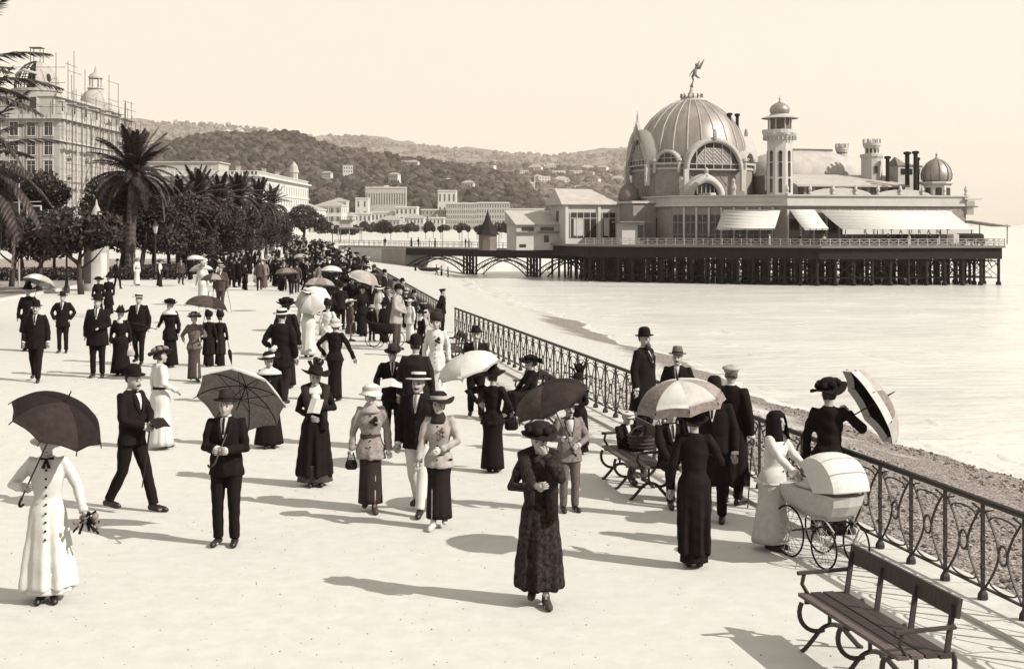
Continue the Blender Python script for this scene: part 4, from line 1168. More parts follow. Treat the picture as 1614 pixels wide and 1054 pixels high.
for x_, w_ in ((.9, 4.4), (6.2, 2.3)):
    q = MB(); q.box((x_ + w_ / 2, -.03, 3.8), (w_, .1, 4.0)); o = q.build('window', M_PGLASS, gh)
    bar = MB(); nb = max(2, int(w_ / 1.1))
    for k in range(nb + 1): bar.box((x_ + w_ * k / nb, -.1, 3.8), (.1, .1, 4.0))
    bar.box((x_ + w_ / 2, -.101, 4.9), (w_, .08, .1)); bar.build('glazing_bar', M_PW, o)
    q = MB(); q.box((x_ + w_ * .3, -.092, 3.5), (w_ * .35, .02, 2.8)); q.build('curtain', M_BLIND, o)
q = MB(); q.box((-.04, gd / 2, 4.8), (.1, 1.2, 2.6)); q.build('arched_window', M_PGLASS, gh)
q = MB()
for x_ in (.25, 5.7, 9.05): q.box((x_, -.12, ge / 2), (.45, .3, ge - .02))
q.build('pilaster', M_AWN, gh)
lb = thing('landing_lodge', 'low white lodge with sloping roof and small dark windows beside the pier gatehouse', 'lodge', p_w(-33.6, 28.0) + (-.4,), PA)
lw = 7.2
b = MB(); b.box((lw / 2, 3, 2.1), (lw, 6, 4.2)); b.build('wall', M_PW, lb)
b = MB(); b.add([(-.3, -.5, 4.2), (lw + .2, -.5, 4.2), (lw + .2, 6.2, 6.4), (-.3, 6.2, 6.4), (-.3, -.5, 4.05), (lw + .2, -.5, 4.05), (lw + .2, 6.2, 4.25), (-.3, 6.2, 4.25)], [(0, 1, 2, 3), (0, 4, 5, 1), (0, 3, 7, 4), (1, 5, 6, 2)]); b.build('roof', M_LEAD, lb)
for x_, w_, z_, h_ in ((.9, 2.0, 3.4, .6), (4.0, 2.2, 3.4, .6), (4.6, .8, 1.8, 1.1), (.5, 1.1, .7, .5)):
    q = MB(); q.box((x_ + w_ / 2, -.02, z_), (w_, .08, h_)); q.build('window', M_PGLASS, lb)
b = MB(); b.box((lw / 2, -.2, 2.85), (lw + .4, .5, .2)); b.build('string_course', M_SHUT, lb)
ks = thing('dark_kiosk', 'small dark kiosk with pointed spire roof at the land end of the gatehouse', 'kiosk', p_w(-38.2, 28.5) + (-.4,), PA)
b = MB(); b.lathe([(1.5, 0), (1.5, 2.6)], 8, cap=True); b.build('body', M_SHUT, ks)
b = MB(); b.lathe([(1.9, 2.5), (1.3, 3.4), (.6, 4.6), (.25, 5.6), (0, 6.6)], 8); b.build('roof', M_PIRON, ks)

# ---- footbridge from the shore: girders, arches, iron piers, masonry abutment
bri = thing('pier_footbridge', 'dark iron arched footbridge joining the pier to the shore', 'bridge')
bl = lambda X: 222.0 - 1.16 * (X - 12.4)
def bx(u): t = (u - UC) / FPX; return t * (236.4) / (1 + 1.16 * t)
BD = -.45; ux, uy = .653, -.757; nx_, ny_ = .757, .653          # along, and away from us
def bp_(X, off, z): return (X + nx_ * off, bl(X) + ny_ * off, z)
X0, X1 = -41.0, bx(985)
b = MB(); vs = [bp_(X0, 0, BD), bp_(X1, 0, BD), bp_(X1, 6, BD), bp_(X0, 6, BD)]
b.prism([(p[0], p[1]) for p in vs], BD - .22, BD); b.build('deck', M_DECK, bri)
lsx = bx(806)
b = MB(); b.prism([bp_(lsx, 0, 0)[:2], bp_(X1, 0, 0)[:2], bp_(X1, 20, 0)[:2], bp_(lsx, 20, 0)[:2]], BD - .28, BD - .005); b.build('landing_stage', M_DECK, bri)
xab = bx(640)
for off in (0.05, 5.9):
    b = MB(); b.prism([bp_(xab, off, 0)[:2], bp_(X1, off, 0)[:2], bp_(X1, off + .2, 0)[:2], bp_(xab, off + .2, 0)[:2]], BD - 1.45, BD - .24); b.build('girder', M_PIRON, bri)
for ua, ub in ((640, 731), (745, 830), (847, 928)):
    xa, xb = bx(ua), bx(ub)
    for off in (.2, 2.2):
        up_, lo_ = [], []
        for i in range(17):
            t = i / 16; X = xa + (xb - xa) * t
            up_.append(bp_(X, off, BD - 1.5 - 2.0 * (2 * t - 1) ** 2)); lo_.append(bp_(X, off, BD - 2.0 - 2.7 * (2 * t - 1) ** 2))
        b = MB(); b.tube(up_, [.11], 5); b.tube(lo_, [.11], 5)
        for i in range(16): b.tube([up_[i], lo_[i + 1]], [.032], 4); b.tube([lo_[i], up_[i + 1]], [.032], 4)
        b.build('arch', M_PIRON, bri)
for um in (738, 838.5):
    for k, du in enumerate((-8, -3.5, 1, 5.5)):
        for off in (.2, 1.0):
            X = bx(um + du * 1.05); q = MB(); q.tube([bp_(X, off, -6.3), bp_(X, off, BD - .3)], [.2], 6); q.build('pier_column', M_PIRON, bri)
    q = MB()
    for z in (-4.9, -3.0): q.tube([bp_(bx(um - 9), .2, z), bp_(bx(um + 8), .2, z)], [.12], 4)
    q.tube([bp_(bx(um - 8.4), .2, -4.8), bp_(bx(um + 5.8), .2, -1.9)], [.08], 4); q.tube([bp_(bx(um - 8.4), .2, -1.9), bp_(bx(um + 5.8), .2, -4.8)], [.08], 4); q.build('bracing', M_PIRON, bri)
rl = MB()
for off in (.1, 5.9):
    a, c = bp_(X0, off, 0), bp_(X1 if off > 1 else bx(925), off, 0)
    for x, y in along(a[:2], c[:2], 1.7): rl.box((x, y, BD + .5), (.07, .07, 1.0))
    for z in (.98, .55): rl.tube([(a[0], a[1], BD + z), (c[0], c[1], BD + z)], [.035], 4)
rl.build('railing', M_SHUT, bri)
b = MB(); xa = bx(600)
b.prism([bp_(-42, -.1, 0)[:2], bp_(xab, -.1, 0)[:2], bp_(xab, 6.1, 0)[:2], bp_(-42, 6.1, 0)[:2]], -6, BD - .23)
o = b.build('abutment', M_STONE, bri)
for k in range(9):
    q = MB(); X = bx(604 + 4.1 * k); q.prism([bp_(X, -.35, 0)[:2], bp_(X + .55, -.35, 0)[:2], bp_(X + .55, -.1, 0)[:2], bp_(X, -.1, 0)[:2]], -5.2, BD - .4); q.build('buttress', M_WALLD, o)
# lamps along the bridge
lm = MB(); lm.tube([(0, 0, 0), (0, 0, 3.2)], [.07, .045], 6); lm.lathe([(.05, 3.1), (.2, 3.3), (.26, 3.8), (.1, 4.05), (0, 4.25)], 6); lme = lm.mesh('bridge_lamp', M_PIRON)
for k, u in enumerate((660, 690, 718, 748, 776, 800)):
    o = link('bridge_lamp', lme, None, bp_(bx(u), 5.6, BD)); tag(o, 'small dark lamp post on the pier footbridge ' + ('over the start of the landward arch', 'over the middle of the landward arch', 'over the end of the landward arch', 'over the start of the middle arch', 'over the crown of the middle arch', 'over the end of the middle arch')[k], 'lamp post', 'lamp posts along the footbridge')
# ------------------------------------------------------------------ wrought iron railing along the sea edge
RH = .93
q = MB(); q.box((0, 0, RH / 2), (.034, .034, RH)); q.lathe([(.055, 0), (.05, .05), (.025, .09)], 6); q.ball((0, 0, RH * .62), .03, 6); q.ball((0, 0, RH * .33), .03, 6)
for z in (.24, .5, .74): q.ball((0, 0, z), (.024, .024, .05), 6)
post_me = q.mesh('post', M_IRON)
SP = .725
q = MB(); hwp = SP / 2 - .05
for s in (-1, 1):
    pts = []
    for i in range(15):
        t = i / 14; z = .13 + t * (RH - .2)
        k = abs(2 * t - 1)
        pts.append((s * (.075 + (hwp - .075) * k ** 1.55), 0, z))
    q.tube(pts, [.012], 4)
    q.tube([(s * hwp, 0, RH - .07), (s * hwp * .55, 0, RH - .035)], [.011], 4)
q.tube([(.078 * math.cos(2 * PI * i / 10), 0, .5 + .095 * math.sin(2 * PI * i / 10)) for i in range(10)], [.013], 4, closed=True)
for zc, sg in ((.155, 1), (RH - .105, -1)):      # rounded loops that close the two bells
    q.tube([(.23 * math.cos(PI * i / 8), 0, zc + sg * .05 * -math.sin(PI * i / 8) + (0.03 * sg)) for i in range(9)], [.010], 4)
panel_me = q.mesh('panel', M_IRON)
q = MB(); q.box((0, .5, RH + .012), (.062, 1, .028)); q.tube([(0, 0, RH + .03), (0, 1, RH + .03)], [.026], 6); rail_me = q.mesh('handrail', M_IRON)
q = MB(); q.box((0, .5, .115), (.03, 1, .02)); low_me = q.mesh('bottom_rail', M_IRON)
def rail_run(name, label, y0, n_single, n_joined):
    t = thing(name, label, 'railing', (0, 0, 0))
    y = y0; joined = MB()
    prev = None
    pm, qm = panel_me, post_me
    for k in range(n_single + n_joined + 1):
        x = xr(y); z = .056
        if k <= n_single: link('post', post_me, t, (x, y, z))
        else: joined.box((x, y, z + RH / 2), (.05, .05, RH))
        d = (xr(y + .3) - x) / .3; ny = y + SP / math.hypot(1, d); nx = xr(ny)
        if k < n_single + n_joined:
            a = math.atan2(ny - y, nx - x)
            if k < n_single:
                link('panel', panel_me, t, ((x + nx) / 2, (y + ny) / 2, z), (0, 0, a))
                link('handrail', rail_me, t, (x, y, z), (0, 0, a - PI / 2), (1, SP, 1))
                link('bottom_rail', low_me, t, (x, y, z), (0, 0, a - PI / 2), (1, SP, 1))
            else:
                for zz in (RH, .12): joined.bar((x, y, z + zz), (nx, ny, z + zz), .05)
                mx_, my_ = (x + nx) / 2, (y + ny) / 2
                for f in (.25, .5, .75): joined.box((x + (nx - x) * f, y + (ny - y) * f, z + RH / 2), (.03, .03, RH - .1))
        y = ny
    if joined.V: tag(joined.build('far_bars', M_IRON, t), kind='stuff')
    return y
rail_run('iron_railing', 'ornate dark iron railing along the promenade from the nearest corner to the beach steps gap', 8.6, 51, 0)
rail_run('iron_railing', 'ornate dark iron railing running beyond the beach steps gap to the footbridge', 48.3, 100, 180)

# ------------------------------------------------------------------ benches with scrolled iron ends
M_BWOOD = mat('bench_wood', .03, .7, .4, 6, .2, .3, stretch=(1, 12, 1))
M_BWOODP = mat('bench_wood_worn', .075, .7, .3, 6, .2, .3, stretch=(1, 12, 1))
def bench(label, x, y, rz, ln=1.85, group=None):
    """Seat faces local -x, long axis along y, back on the +x side."""
    t = thing('park_bench', label, 'bench', (x, y, .004), rz, group)
    for i in range(4):
        b = MB(); b.box((-.2 + i * .115, 0, .455 - .008 * (i == 3)), (.098, ln, .03)); b.build('seat_slat', M_BWOODP if i < 2 else M_BWOOD, t)
    b = MB(); b.box((.255, 0, .80), (.035, ln, .15), rot=Matrix.Rotation(R(10), 3, 'Y')); b.build('back_rail', M_BWOOD, t)
    for f in (-.47, -.16, .16, .47):
        b = MB(); b.tube([(.18, f * ln, .44), (.235, f * ln, .82)], [.03], 4, flat=.5); b.build('back_upright', M_BWOOD, t)
    for f in (-.42, 0, .42):
        yy = f * ln; s = MB()
        ring = lambda cx, cz, r, a0, a1, n=10: [(cx + r * math.cos(a0 + (a1 - a0) * i / n), yy, cz + r * math.sin(a0 + (a1 - a0) * i / n)) for i in range(n + 1)]
        s.tube(ring(-.13, .34, .17, R(150), R(290)), [.021], 6)
        s.tube(ring(.13, .34, .17, R(30), R(-110)), [.021], 6)
        s.tube(ring(0, .06, .16, R(150), R(30)), [.021], 6)
        s.tube([(-.14, yy, .14), (-.24, yy, .03), (-.28, yy, .0)], [.022], 6); s.tube([(.14, yy, .14), (.24, yy, .03), (.28, yy, .0)], [.022], 6)
        s.tube([(-.25, yy, .425), (.2, yy, .425)], [.02], 4)
        s.tube([(-.02, yy, .22), (-.02, yy, .42)], [.018], 4)
        s.build('iron_leg', M_IRON, t)
    for f in (-.49, .49):
        yy = f * ln; s = MB()
        s.tube([(.23, yy, .66), (-.26, yy, .645)], [.028], 6, flat=.7); s.build('armrest', M_BWOOD, t)
        s = MB(); s.tube([(-.2, yy, .64), (-.22, yy, .55), (-.16, yy, .45)], [.018], 6); s.build('arm_scroll', M_IRON, t)
    return t
bench('dark slatted bench in the near corner with its open back to the railing', 2.93, 11.35, R(11.5))
bench('dark slatted bench under the boy with the pale cap, scrolled iron legs showing', 1.72, 19.5, R(10))
bench('dark bench half hidden behind the dark umbrella, only its back showing', .42, 26.4, R(9))
bench('far dark bench in the crowd by the railing', -1.55, 36.5, R(9))

# ------------------------------------------------------------------ trees of the avenue
TL = [mat('leaf_dark', .014, .7, .4, 3.0, spec=.25), mat('leaf_mid', .028, .7, .4, 3.0, spec=.25), mat('leaf_light', .055, .7, .4, 3.0, spec=.25)]
M_BARK = mat('bark', .045, .95, .4, 6, .5, stretch=(1, 1, .3))
M_PALMB = mat('palm_bark', .06, .95, .5, 9, .8, stretch=(1, 1, 2))
def crown_mesh(name, lobes, n, leaf, seed, m=None):
    """Leaf-sized quads through the volume of several overlapping lobes, denser near their skins."""
    r = np.random.RandomState(seed); V, F_, I = [], [], []
    wts = np.array([l[3] * l[4] * l[5] for l in lobes]) ** .7; wts = wts / wts.sum()
    for k in range(n):
        l = lobes[r.choice(len(lobes), p=wts)]
        d = r.normal(size=3); d /= np.linalg.norm(d) + 1e-9
        rad = r.uniform(.45, 1.04) ** .5
        p = np.array(l[:3]) + d * np.array(l[3:6]) * rad
        a = r.normal(size=3); a /= np.linalg.norm(a) + 1e-9
        nrm = d * .8 + r.normal(size=3) * .7
        b_ = np.cross(nrm, a); b_ /= np.linalg.norm(b_) + 1e-9
        a = np.cross(b_, nrm); a /= np.linalg.norm(a) + 1e-9
        s = leaf * r.uniform(.6, 1.5); i0 = len(V)
        V += [tuple(p - a * s), tuple(p + b_ * s * .5 - a * s * .2), tuple(p + a * s), tuple(p - b_ * s * .5 + a * s * .1)]
        F_.append((i0, i0 + 1, i0 + 2, i0 + 3)); I.append(int(r.choice([0, 0, 1, 1, 2])))
    me = bpy.data.meshes.new(name); me.from_pydata(V, [], F_)
    for x in (m or TL): me.materials.append(x)
    me.polygons.foreach_set('material_index', I); me.update()
    return me
def lobes_box(w, d, z0, z1, k, seed, r0=.9):
    r = random.Random(seed); out = []
    for i in range(k):
        s = r0 * r.uniform(.7, 1.2)
        out.append((r.uniform(-1, 1) * (w - s), r.uniform(-1, 1) * (d - s), r.uniform(z0 + s * .7, z1 - s * .7), s * 1.1, s * 1.1, s * .85))
    return out
ct_me = [crown_mesh('crown', lobes_box(2.7, 2.4, 1.5, 6.5, 30, 10 + k, 1.05), 12500, .125, k) for k in range(3)]
cs_me = [crown_mesh('crown', lobes_box(2.0, 1.7, 1.5, 4.0, 11, 30 + k, .95), 3400, .13, 40 + k) for k in range(2)]
cr_me = crown_mesh('crown', [(0, 0, 5.6, 2.6, 2.4, 1.9), (-2.2, 0, 4.6, 2.2, 2, 1.5), (2.0, .3, 4.5, 2.3, 2, 1.5), (.3, -1, 4.2, 2.6, 2, 1.3), (3.6, 0, 3.6, 1.6, 1.6, 1.0), (-3.6, 0, 3.8, 1.5, 1.6, 1.0)], 6000, .2, 77)
def trunk_mesh(h, r, seed, lean=.3):
    q = MB(); rr = random.Random(seed)
    p = [(0, 0, -.05), (lean * .2, .05, h * .35), (lean * .7, 0, h * .7), (lean, -.1, h)]
    q.tube(p, [r * 1.25, r, r * .85, r * .55], 8)
    for k in range(5):
        a = rr.uniform(0, 6.28); l = h * rr.uniform(.5, .8)
        b0 = Vector(p[2]) + Vector((0, 0, rr.uniform(-.3, .5)))
        q.tube([b0, b0 + Vector((math.cos(a) * l * .5, math.sin(a) * l * .5, l * .35)), b0 + Vector((math.cos(a) * l * .9, math.sin(a) * l * .9, l * .8))], [r * .5, r * .35, r * .12], 6)
    return q.mesh('trunk', M_BARK, True)
tr_me = [trunk_mesh(2.6, .17, 1), trunk_mesh(2.5, .15, 2, -.3)]
tr_s = trunk_mesh(2.0, .13, 3, .25)
def tree(label, u, v, crown, trunk, s=1.0, rz=0.0, group=None, name='avenue_tree', dx=0, sz=1.0):
    x, y = gp(u, v)
    t = thing(name, label, 'tree', (x + dx, y, 0), rz, group)
    link('trunk', trunk, t, None, None, (s, s, s)); link('crown', crown, t, None, None, (s, s, s * sz))
    return t
tree('clipped dark tree right behind the tall palm trunk', 222, 437, ct_me[0], tr_me[0], 1.1, .3)
tree('dark dense tree second along the avenue, right of the tall palm', 268, 434, ct_me[1], tr_me[1], .95, 1.2)
tree('dark dense tree third along the avenue behind the benches', 312, 430, ct_me[2], tr_me[0], .86, 2.2)
tree('dark avenue tree with a second palm rising above it', 345, 424, ct_me[0], tr_me[1], .84, 3.4)
tree('dark avenue tree below the paired far palms', 372, 419, ct_me[1], tr_me[0], .82, 4.1)
tree('far avenue tree before the long hotel corner', 396, 413, ct_me[2], tr_me[1], .8, 5.0)
tree('farther low avenue tree under the last palm', 418, 407, ct_me[0], tr_me[0], .78, .8)
tree('last low tree of the clipped avenue row', 438, 401, ct_me[1], tr_me[1], .85, 1.9)
x, y = (478 - UC) * 262 / FPX, 262
t = thing('round_tree', 'dark round headed tree standing alone at the far end of the promenade', 'tree', (x, y, 0)); link('trunk', trunk_mesh(3.2, .3, 5), t); link('crown', cr_me, t)
tree('low dark clipped tree cut off at the edge of the photo', 18, 452, cs_me[0], tr_s, 1.12, .2)
tree('low dark tree left of the tall lamp post', 62, 458, cs_me[1], tr_s, 1.08, 1.4)
tree('low dark tree right of the lamp post, before the advertising column', 128, 464, cs_me[0], tr_s, 1.12, 2.4)
tree('dark taller tree behind the low trees by the hotel scaffolding', 35, 438, ct_me[2], tr_me[0], 1.15, 3.0)
tree('dark mid height tree between the low trees and the scaffolded hotel', 86, 428, ct_me[1], tr_me[1], .8, 2.0)

# palms
def frond_mesh(L_, droop, seed, nl=44, ll=.55):
    r = random.Random(seed); q = MB(); pts = []
    n = 12
    for i in range(n + 1):
        t = i / n
        pts.append(Vector((L_ * (t - .12 * t * t * droop), 0, L_ * (.42 * t * (1.35 - droop * .25) - .62 * droop * t ** 2.1))))
    q.tube(pts, [.045 * (1 - .85 * i / n) for i in range(n + 1)], 5, mi=0)
    for k in range(nl):
        t = .1 + .9 * k / (nl - 1); i = min(n - 1, int(t * n)); f = t * n - i
        p = pts[i].lerp(pts[i + 1], f); d = (pts[i + 1] - pts[i]).normalized()
        for s in (-1, 1):
            l = ll * (math.sin(PI * (.12 + .83 * t)) ** .7) * r.uniform(.8, 1.1)
            dirv = (d * .75 + Vector((0, s * .85, r.uniform(-.35, -.02)))).normalized()
            w = Vector((0, 0, 1)).cross(dirv).normalized() * .034
            e = p + dirv * l + Vector((0, 0, -.16 * l))
            m_ = p + dirv * l * .5
            q.add([p - w, p + w, m_ + w * 1.1, e, m_ - w * 1.1], [(0, 1, 2, 4), (4, 2, 3)], 1 + (k % 3))
    return q.mesh('frond', [M_PALMB] + TL)
FRO = {}
def fronds(L_):
    if L_ not in FRO: FRO[L_] = [frond_mesh(L_, d, int(L_ * 10) + i, 60, .165 * L_) for i, d in enumerate((.35, .7, 1.0, 1.35, 1.7))]
    return FRO[L_]
def palm(label, x, y, h, L_, nf, seed, r=.28, group=None, lean=(0, 0), sweep=88):
    t = thing('palm_tree', label, 'palm tree', (x, y, 0), 0, group)
    q = MB(); prof = []
    n = max(8, int(h / .18))
    pts = [(lean[0] * (i / n) ** 2, lean[1] * (i / n) ** 2, -.05 + (h + .05) * i / n) for i in range(n + 1)]
    q.tube(pts, [r * (1.25 if i == 0 else 1.0 + (.09 if i % 2 else -.03)) * (1 - .12 * i / n) for i in range(n + 1)], 10)
    q.ball((lean[0], lean[1], h), (r * 1.5, r * 1.5, r * 1.9), 10)
    q.build('trunk', M_PALMB, t)
    rr = random.Random(seed); fm_ = fronds(L_)
    for k in range(nf):
        u_ = (k + .5) / nf
        el = 82 - sweep * u_ + rr.uniform(-8, 8)        # young leaves upright, old ones hanging
        idx = min(3, max(0, int(u_ * 3.6 + rr.uniform(-.4, .4))))
        az = k * 2.39996 + rr.uniform(-.15, .15)
        s = rr.uniform(.85, 1.08) * (.82 + .18 * min(1, u_ * 3))
        link('frond', fm_[idx], t, (lean[0], lean[1], h + .2 * (1 - u_)), (0, -R(el - 22), az), (s, s, s))
    return t
bx_, by_ = gp(205, 440)
palm('tall date palm with upright spreading fronds above the dark trees', bx_, by_, 6.9, 3.7, 58, 3, .34, None, (.25, 0))
for k, (u, v, h, lb) in enumerate(((282, 432, 4.6, 'low palm close behind the hedge between the avenue trees'), (345, 421, 5.6, 'slim palm before the middle of the long hotel front'), (312, 428, 5.6, 'second palm of the avenue, right of the tallest palm'), (376, 419, 5.9, 'middle palm rising from the dark trees before the long hotel'),
                                 (408, 409, 6.0, 'palm with drooping fronds at the corner of the long hotel'), (428, 403, 5.8, 'smallest farthest palm at the end of the avenue'))):
    x, y = gp(u, v); palm(lb, x, y, h, 2.9, 40, 20 + k, .25, sweep=100)
palm('big palm at the left edge whose long fronds hang into the picture', -19.3, 44.5, 7.3, 4.8, 62, 9, .36, sweep=125)
palm('second palm at the left edge with low drooping dark fronds', -20.0, 50.5, 5.6, 4.2, 54, 15, .34, sweep=125)

# low hedge and flower border beside the avenue
hg = []
for k in range(44): hg.append((-6.5 + k * .31, random.Random(k).uniform(-.15, .15), .45, .5, .42, .48))
t = tag(link('hedge', crown_mesh('hedge', hg, 6500, .09, 12)), 'low dark hedge behind the benches under the avenue trees', 'hedge')
x, y = gp(262, 436); t.location = (x, y + 1.2, 0); t.rotation_euler = (0, 0, R(75))
t2 = t.copy(); COL.objects.link(t2); x, y = gp(120, 442); t2.location = (x, y, 0); t2.rotation_euler = (0, 0, R(14)); t2['label'] = 'low dark hedge beyond the lamp post and low trees'
# lawn bed with kerb at the left
M_BED = mat('bed_earth', .20, .95, .35, 1.2, .4)
bd = MB(); bd.prism([(-60, 66), (-25.5, 66), (-31, 150), (-80, 150)], .003, .012); tag(bd.build('garden_bed', M_BED), kind='structure')
kb = thing('garden_kerb', 'low pale stone kerb edging the garden strip under the avenue trees', 'kerb')
for k in range(46):
    y0_ = 60 + k * 2.0; x0_ = -24.6 - (y0_ - 66) * .066
    b = MB(); b.box((0, 0, .06), (.22, 1.97, .13)); b.build('kerb_stone', M_COPE, kb, loc=(x0_, y0_ + 1, .004), rot=(0, 0, R(3.8)))
# lamp posts
q = MB(); q.lathe([(.17, 0), (.17, .3), (.1, .45), (.085, .9), (.06, 1.1), (.045, 3.0), (.07, 3.05), (.03, 3.1)], 8); lp_me = q.mesh('post', M_IRON, True)
q = MB(); q.lathe([(.09, 3.1), (.19, 3.6), (.2, 3.62)], 6); lg_me = q.mesh('lantern', M_WALLG)
q = MB(); q.lathe([(.24, 3.6), (.2, 3.68), (.08, 3.8), (.03, 3.95), (0, 4.0)], 6); q.tube([(-.22, 0, 3.0), (.22, 0, 3.0)], [.015], 5); lc_me = q.mesh('lantern_cap', M_IRON)
for k, (u, v, lb) in enumerate(((105, 462, 'dark iron street lamp among the low trees at left'), (245, 441, 'street lamp post against the dark trees right of the tall palm'), (300, 432, 'thin far street lamp among the avenue trunks'),
                               (524, 398, 'street lamp by the railing near the footbridge'))):
    x, y = gp(u, v); t = thing('street_lamp', lb, 'street lamp', (x, y, 0)); link('post', lp_me, t); link('lantern', lg_me, t); link('lantern_cap', lc_me, t)
# advertising column with domed cap
for k, (u, v) in enumerate(((192, 430), (243, 427), (290, 422), (332, 414))):
    tree('dark tree filling the second row behind the avenue trees', u, v, ct_me[k % 3], tr_me[k % 2], (1.15, 1.05, .85, .8)[k], k * 1.3 + .5, 'second row avenue trees')['label'] = 'dark tree in the back row of the avenue, ' + ORD[k]
x, y = gp(152, 458)
ac = thing('advertising_column', 'tall round advertising column with dark eave and pale pointed dome', 'kiosk', (x, y, 0), scale=.95)
b = MB(); b.lathe([(.80, 0), (.80, .35), (.72, .4), (.72, 3.2), (.8, 3.25), (.8, 3.4)], 20); b.build('drum', M_WALLG, ac, True)
for k, (a0, a1, z0, z1, m_) in enumerate(((-205, -98, .45, 3.0, M_SHUT), (-92, -62, 1.7, 3.0, M_WALLG), (-55, -20, .7, 2.2, M_AWN), (-20, 10, .8, 2.4, M_WALLD))):
    b = MB(); b.lathe([(.728, z0), (.728, z1)], 8, a0=R(a0), a1=R(a1)); b.build('poster', m_, ac, True)
b = MB(); b.lathe([(.8, 3.35), (1.25, 3.42), (1.25, 3.62), (.7, 3.72)], 6); b.build('eave', M_PIRON, ac)
b = MB(); b.lathe([(.36, 3.7), (.4, 3.95), (.34, 4.4), (.2, 4.8), (.08, 5.05), (.04, 5.3), (0, 5.4)], 16); b.build('dome', M_RIBL, ac, True)
# framed hanging board on a mast
x, y = gp(30, 452)
hs = thing('hanging_board', 'dark square hanging board in a pale frame on a thin pale mast', 'sign', (x, y, 0))
b = MB(); b.tube([(0, 0, 0), (0, 0, 6.6)], [.06, .04], 6); b.tube([(-.35, 0, 5.0), (1.3, 0, 5.05)], [.03], 5); b.build('mast', M_WALLG, hs)
b = MB(); b.box((.9, 0, 4.45), (.72, .05, .62)); b.build('board', M_PIRON, hs)
b = MB()
for c, s in (((.9, 0, 4.8), (.86, .08, .08)), ((.9, 0, 4.1), (.86, .08, .08)), ((.5, 0, 4.45), (.08, .08, .62)), ((1.3, 0, 4.45), (.08, .08, .62))): b.box(c, s)
b.build('board_frame', M_AWN, hs)
# little pavilion roofs and boxed trees on the far quay, lamps before the wall
for k, (u, v) in enumerate(((616, 376), (643, 377), (669, 375), (684, 378), (711, 376), (724, 377), (752, 376), (778, 376), (800, 376))):
    pass
q = MB(); q.tube([(0, 0, 0), (0, 0, 2.6)], [.09], 5); stem = q.mesh('trunk', M_BARK)
bt = crown_mesh('crown', [(0, 0, 3.5, .9, .9, 1.2)], 500, .22, 60)
for k, u in enumerate((616, 643, 671, 683, 695, 724, 738, 752, 772, 790)):
    Y = 330 + (k * 37) % 60; t = thing('quay_tree', 'small dark round headed tree on the bright far quay', 'tree', ((u - UC) * Y / FPX, Y, 0), 0, 'small trees along the far quay', .72)
    link('trunk', stem, t); link('crown', bt, t); t['label'] = 'small dark round headed tree on the bright far quay, ' + ORD[k]
SHR = []
bt2 = crown_mesh('crown', [(0, 0, 2.2, 2.6, 1.6, 1.6), (2, 0, 1.8, 1.8, 1.4, 1.4), (-2.4, 0, 1.7, 1.6, 1.4, 1.3)], 1300, .3, 61)
for k, (u, Y) in enumerate(((556, 520), (590, 560), (606, 480), (632, 560), (648, 600), (676, 640), (760, 620), (786, 560), (800, 500), (545, 430), (515, 470), (574, 640), (700, 700), (728, 720))):
    o = link('quay_shrub', bt2, None, ((u - UC) * Y / FPX, Y, 0), (0, 0, k), (1 + .2 * (k % 3),) * 3); tag(o, 'dark spreading shrub before the far quay houses', 'shrub', 'shrubs before the quay houses'); SHR.append(o)
sort_labels(SHR, lambda l, o: l + ', ' + o)
# bandstand-like shelter right of the crowd
Y = 300; sx0 = (552 - UC) * Y / FPX
sh = thing('quay_shelter', 'small open shelter with dark flat roof beyond the crowd at the footbridge end', 'shelter', (sx0, Y, 0))
b = MB(); b.box((0, 0, 2.9), (5.2, 4, .3)); b.box((-1, 0, 4.6), (3.6, 3, .25)); b.build('roof', M_SHUT, sh)
for k, (x_, y_) in enumerate(((-2.3, -1.7), (0, -1.7), (2.3, -1.7), (-2.3, 1.7), (2.3, 1.7))):
    b = MB(); b.box((x_, y_, 1.4), (.16, .16, 2.8)); b.build('post', M_WALLG, sh)
b = MB(); b.box((-.9, 0, 3.8), (2.6, 2.2, 1.5)); b.build('upper_room', M_PW, sh)
# ------------------------------------------------------------------ people: one continuous body each, clothes and hats as its children
def MT_(name, v, rough=.9, var=.22, scale=14.0, bump=.25, spec=.12):
    return mat(name, v, rough, var, scale, bump, spec, detail=5, bscale=.012)
CL = {  # cloth tones
    'black': MT_('black_wool', .0075), 'char': MT_('charcoal_wool', .013), 'dark': MT_('dark_cloth', .024), 'brown': MT_('brown_cloth', .05),
    'grey': MT_('grey_tweed', .095, var=.4, scale=40), 'mid': MT_('mid_cloth', .15, var=.3, scale=25), 'light': MT_('light_cloth', .26, var=.15), 'pale': MT_('pale_linen', .34, var=.08),
    'white': MT_('white_linen', .42, var=.05), 'fur': MT_('fur_pile', .02, var=.8, scale=60, bump=.9), 'straw': MT_('straw', .40, var=.1, scale=60), 'skirt': MT_('dark_silk', .03, var=.5, scale=9, spec=.4),
    'furcoat': MT_('fur_coat', .020, var=.95, scale=26, bump=.8), 'taupe': MT_('taupe_suiting', .20, var=.3, scale=30)}
M_SKIN = mat('skin', .27, .6, .12, 20, .0, .3)
M_HAIR = mat('hair', .012, .6, .4, 30, .3, .4)
M_HAIRG = mat('hair_grey', .10, .6, .4, 30, .3, .4)
M_EYE = mat('eye_dark', .01, .3, .1, 5)
M_LIP = mat('lips', .11, .6, .1, 5)
M_SHOE = mat('shoe_leather', .010, .45, .3, 12, .1, .4)
M_SHOEW = mat('shoe_canvas', .36, .8, .1, 12)
CL['shoe'] = M_SHOE; CL['shoew'] = M_SHOEW; CL['hair'] = M_HAIR; CL['skin'] = M_SKIN

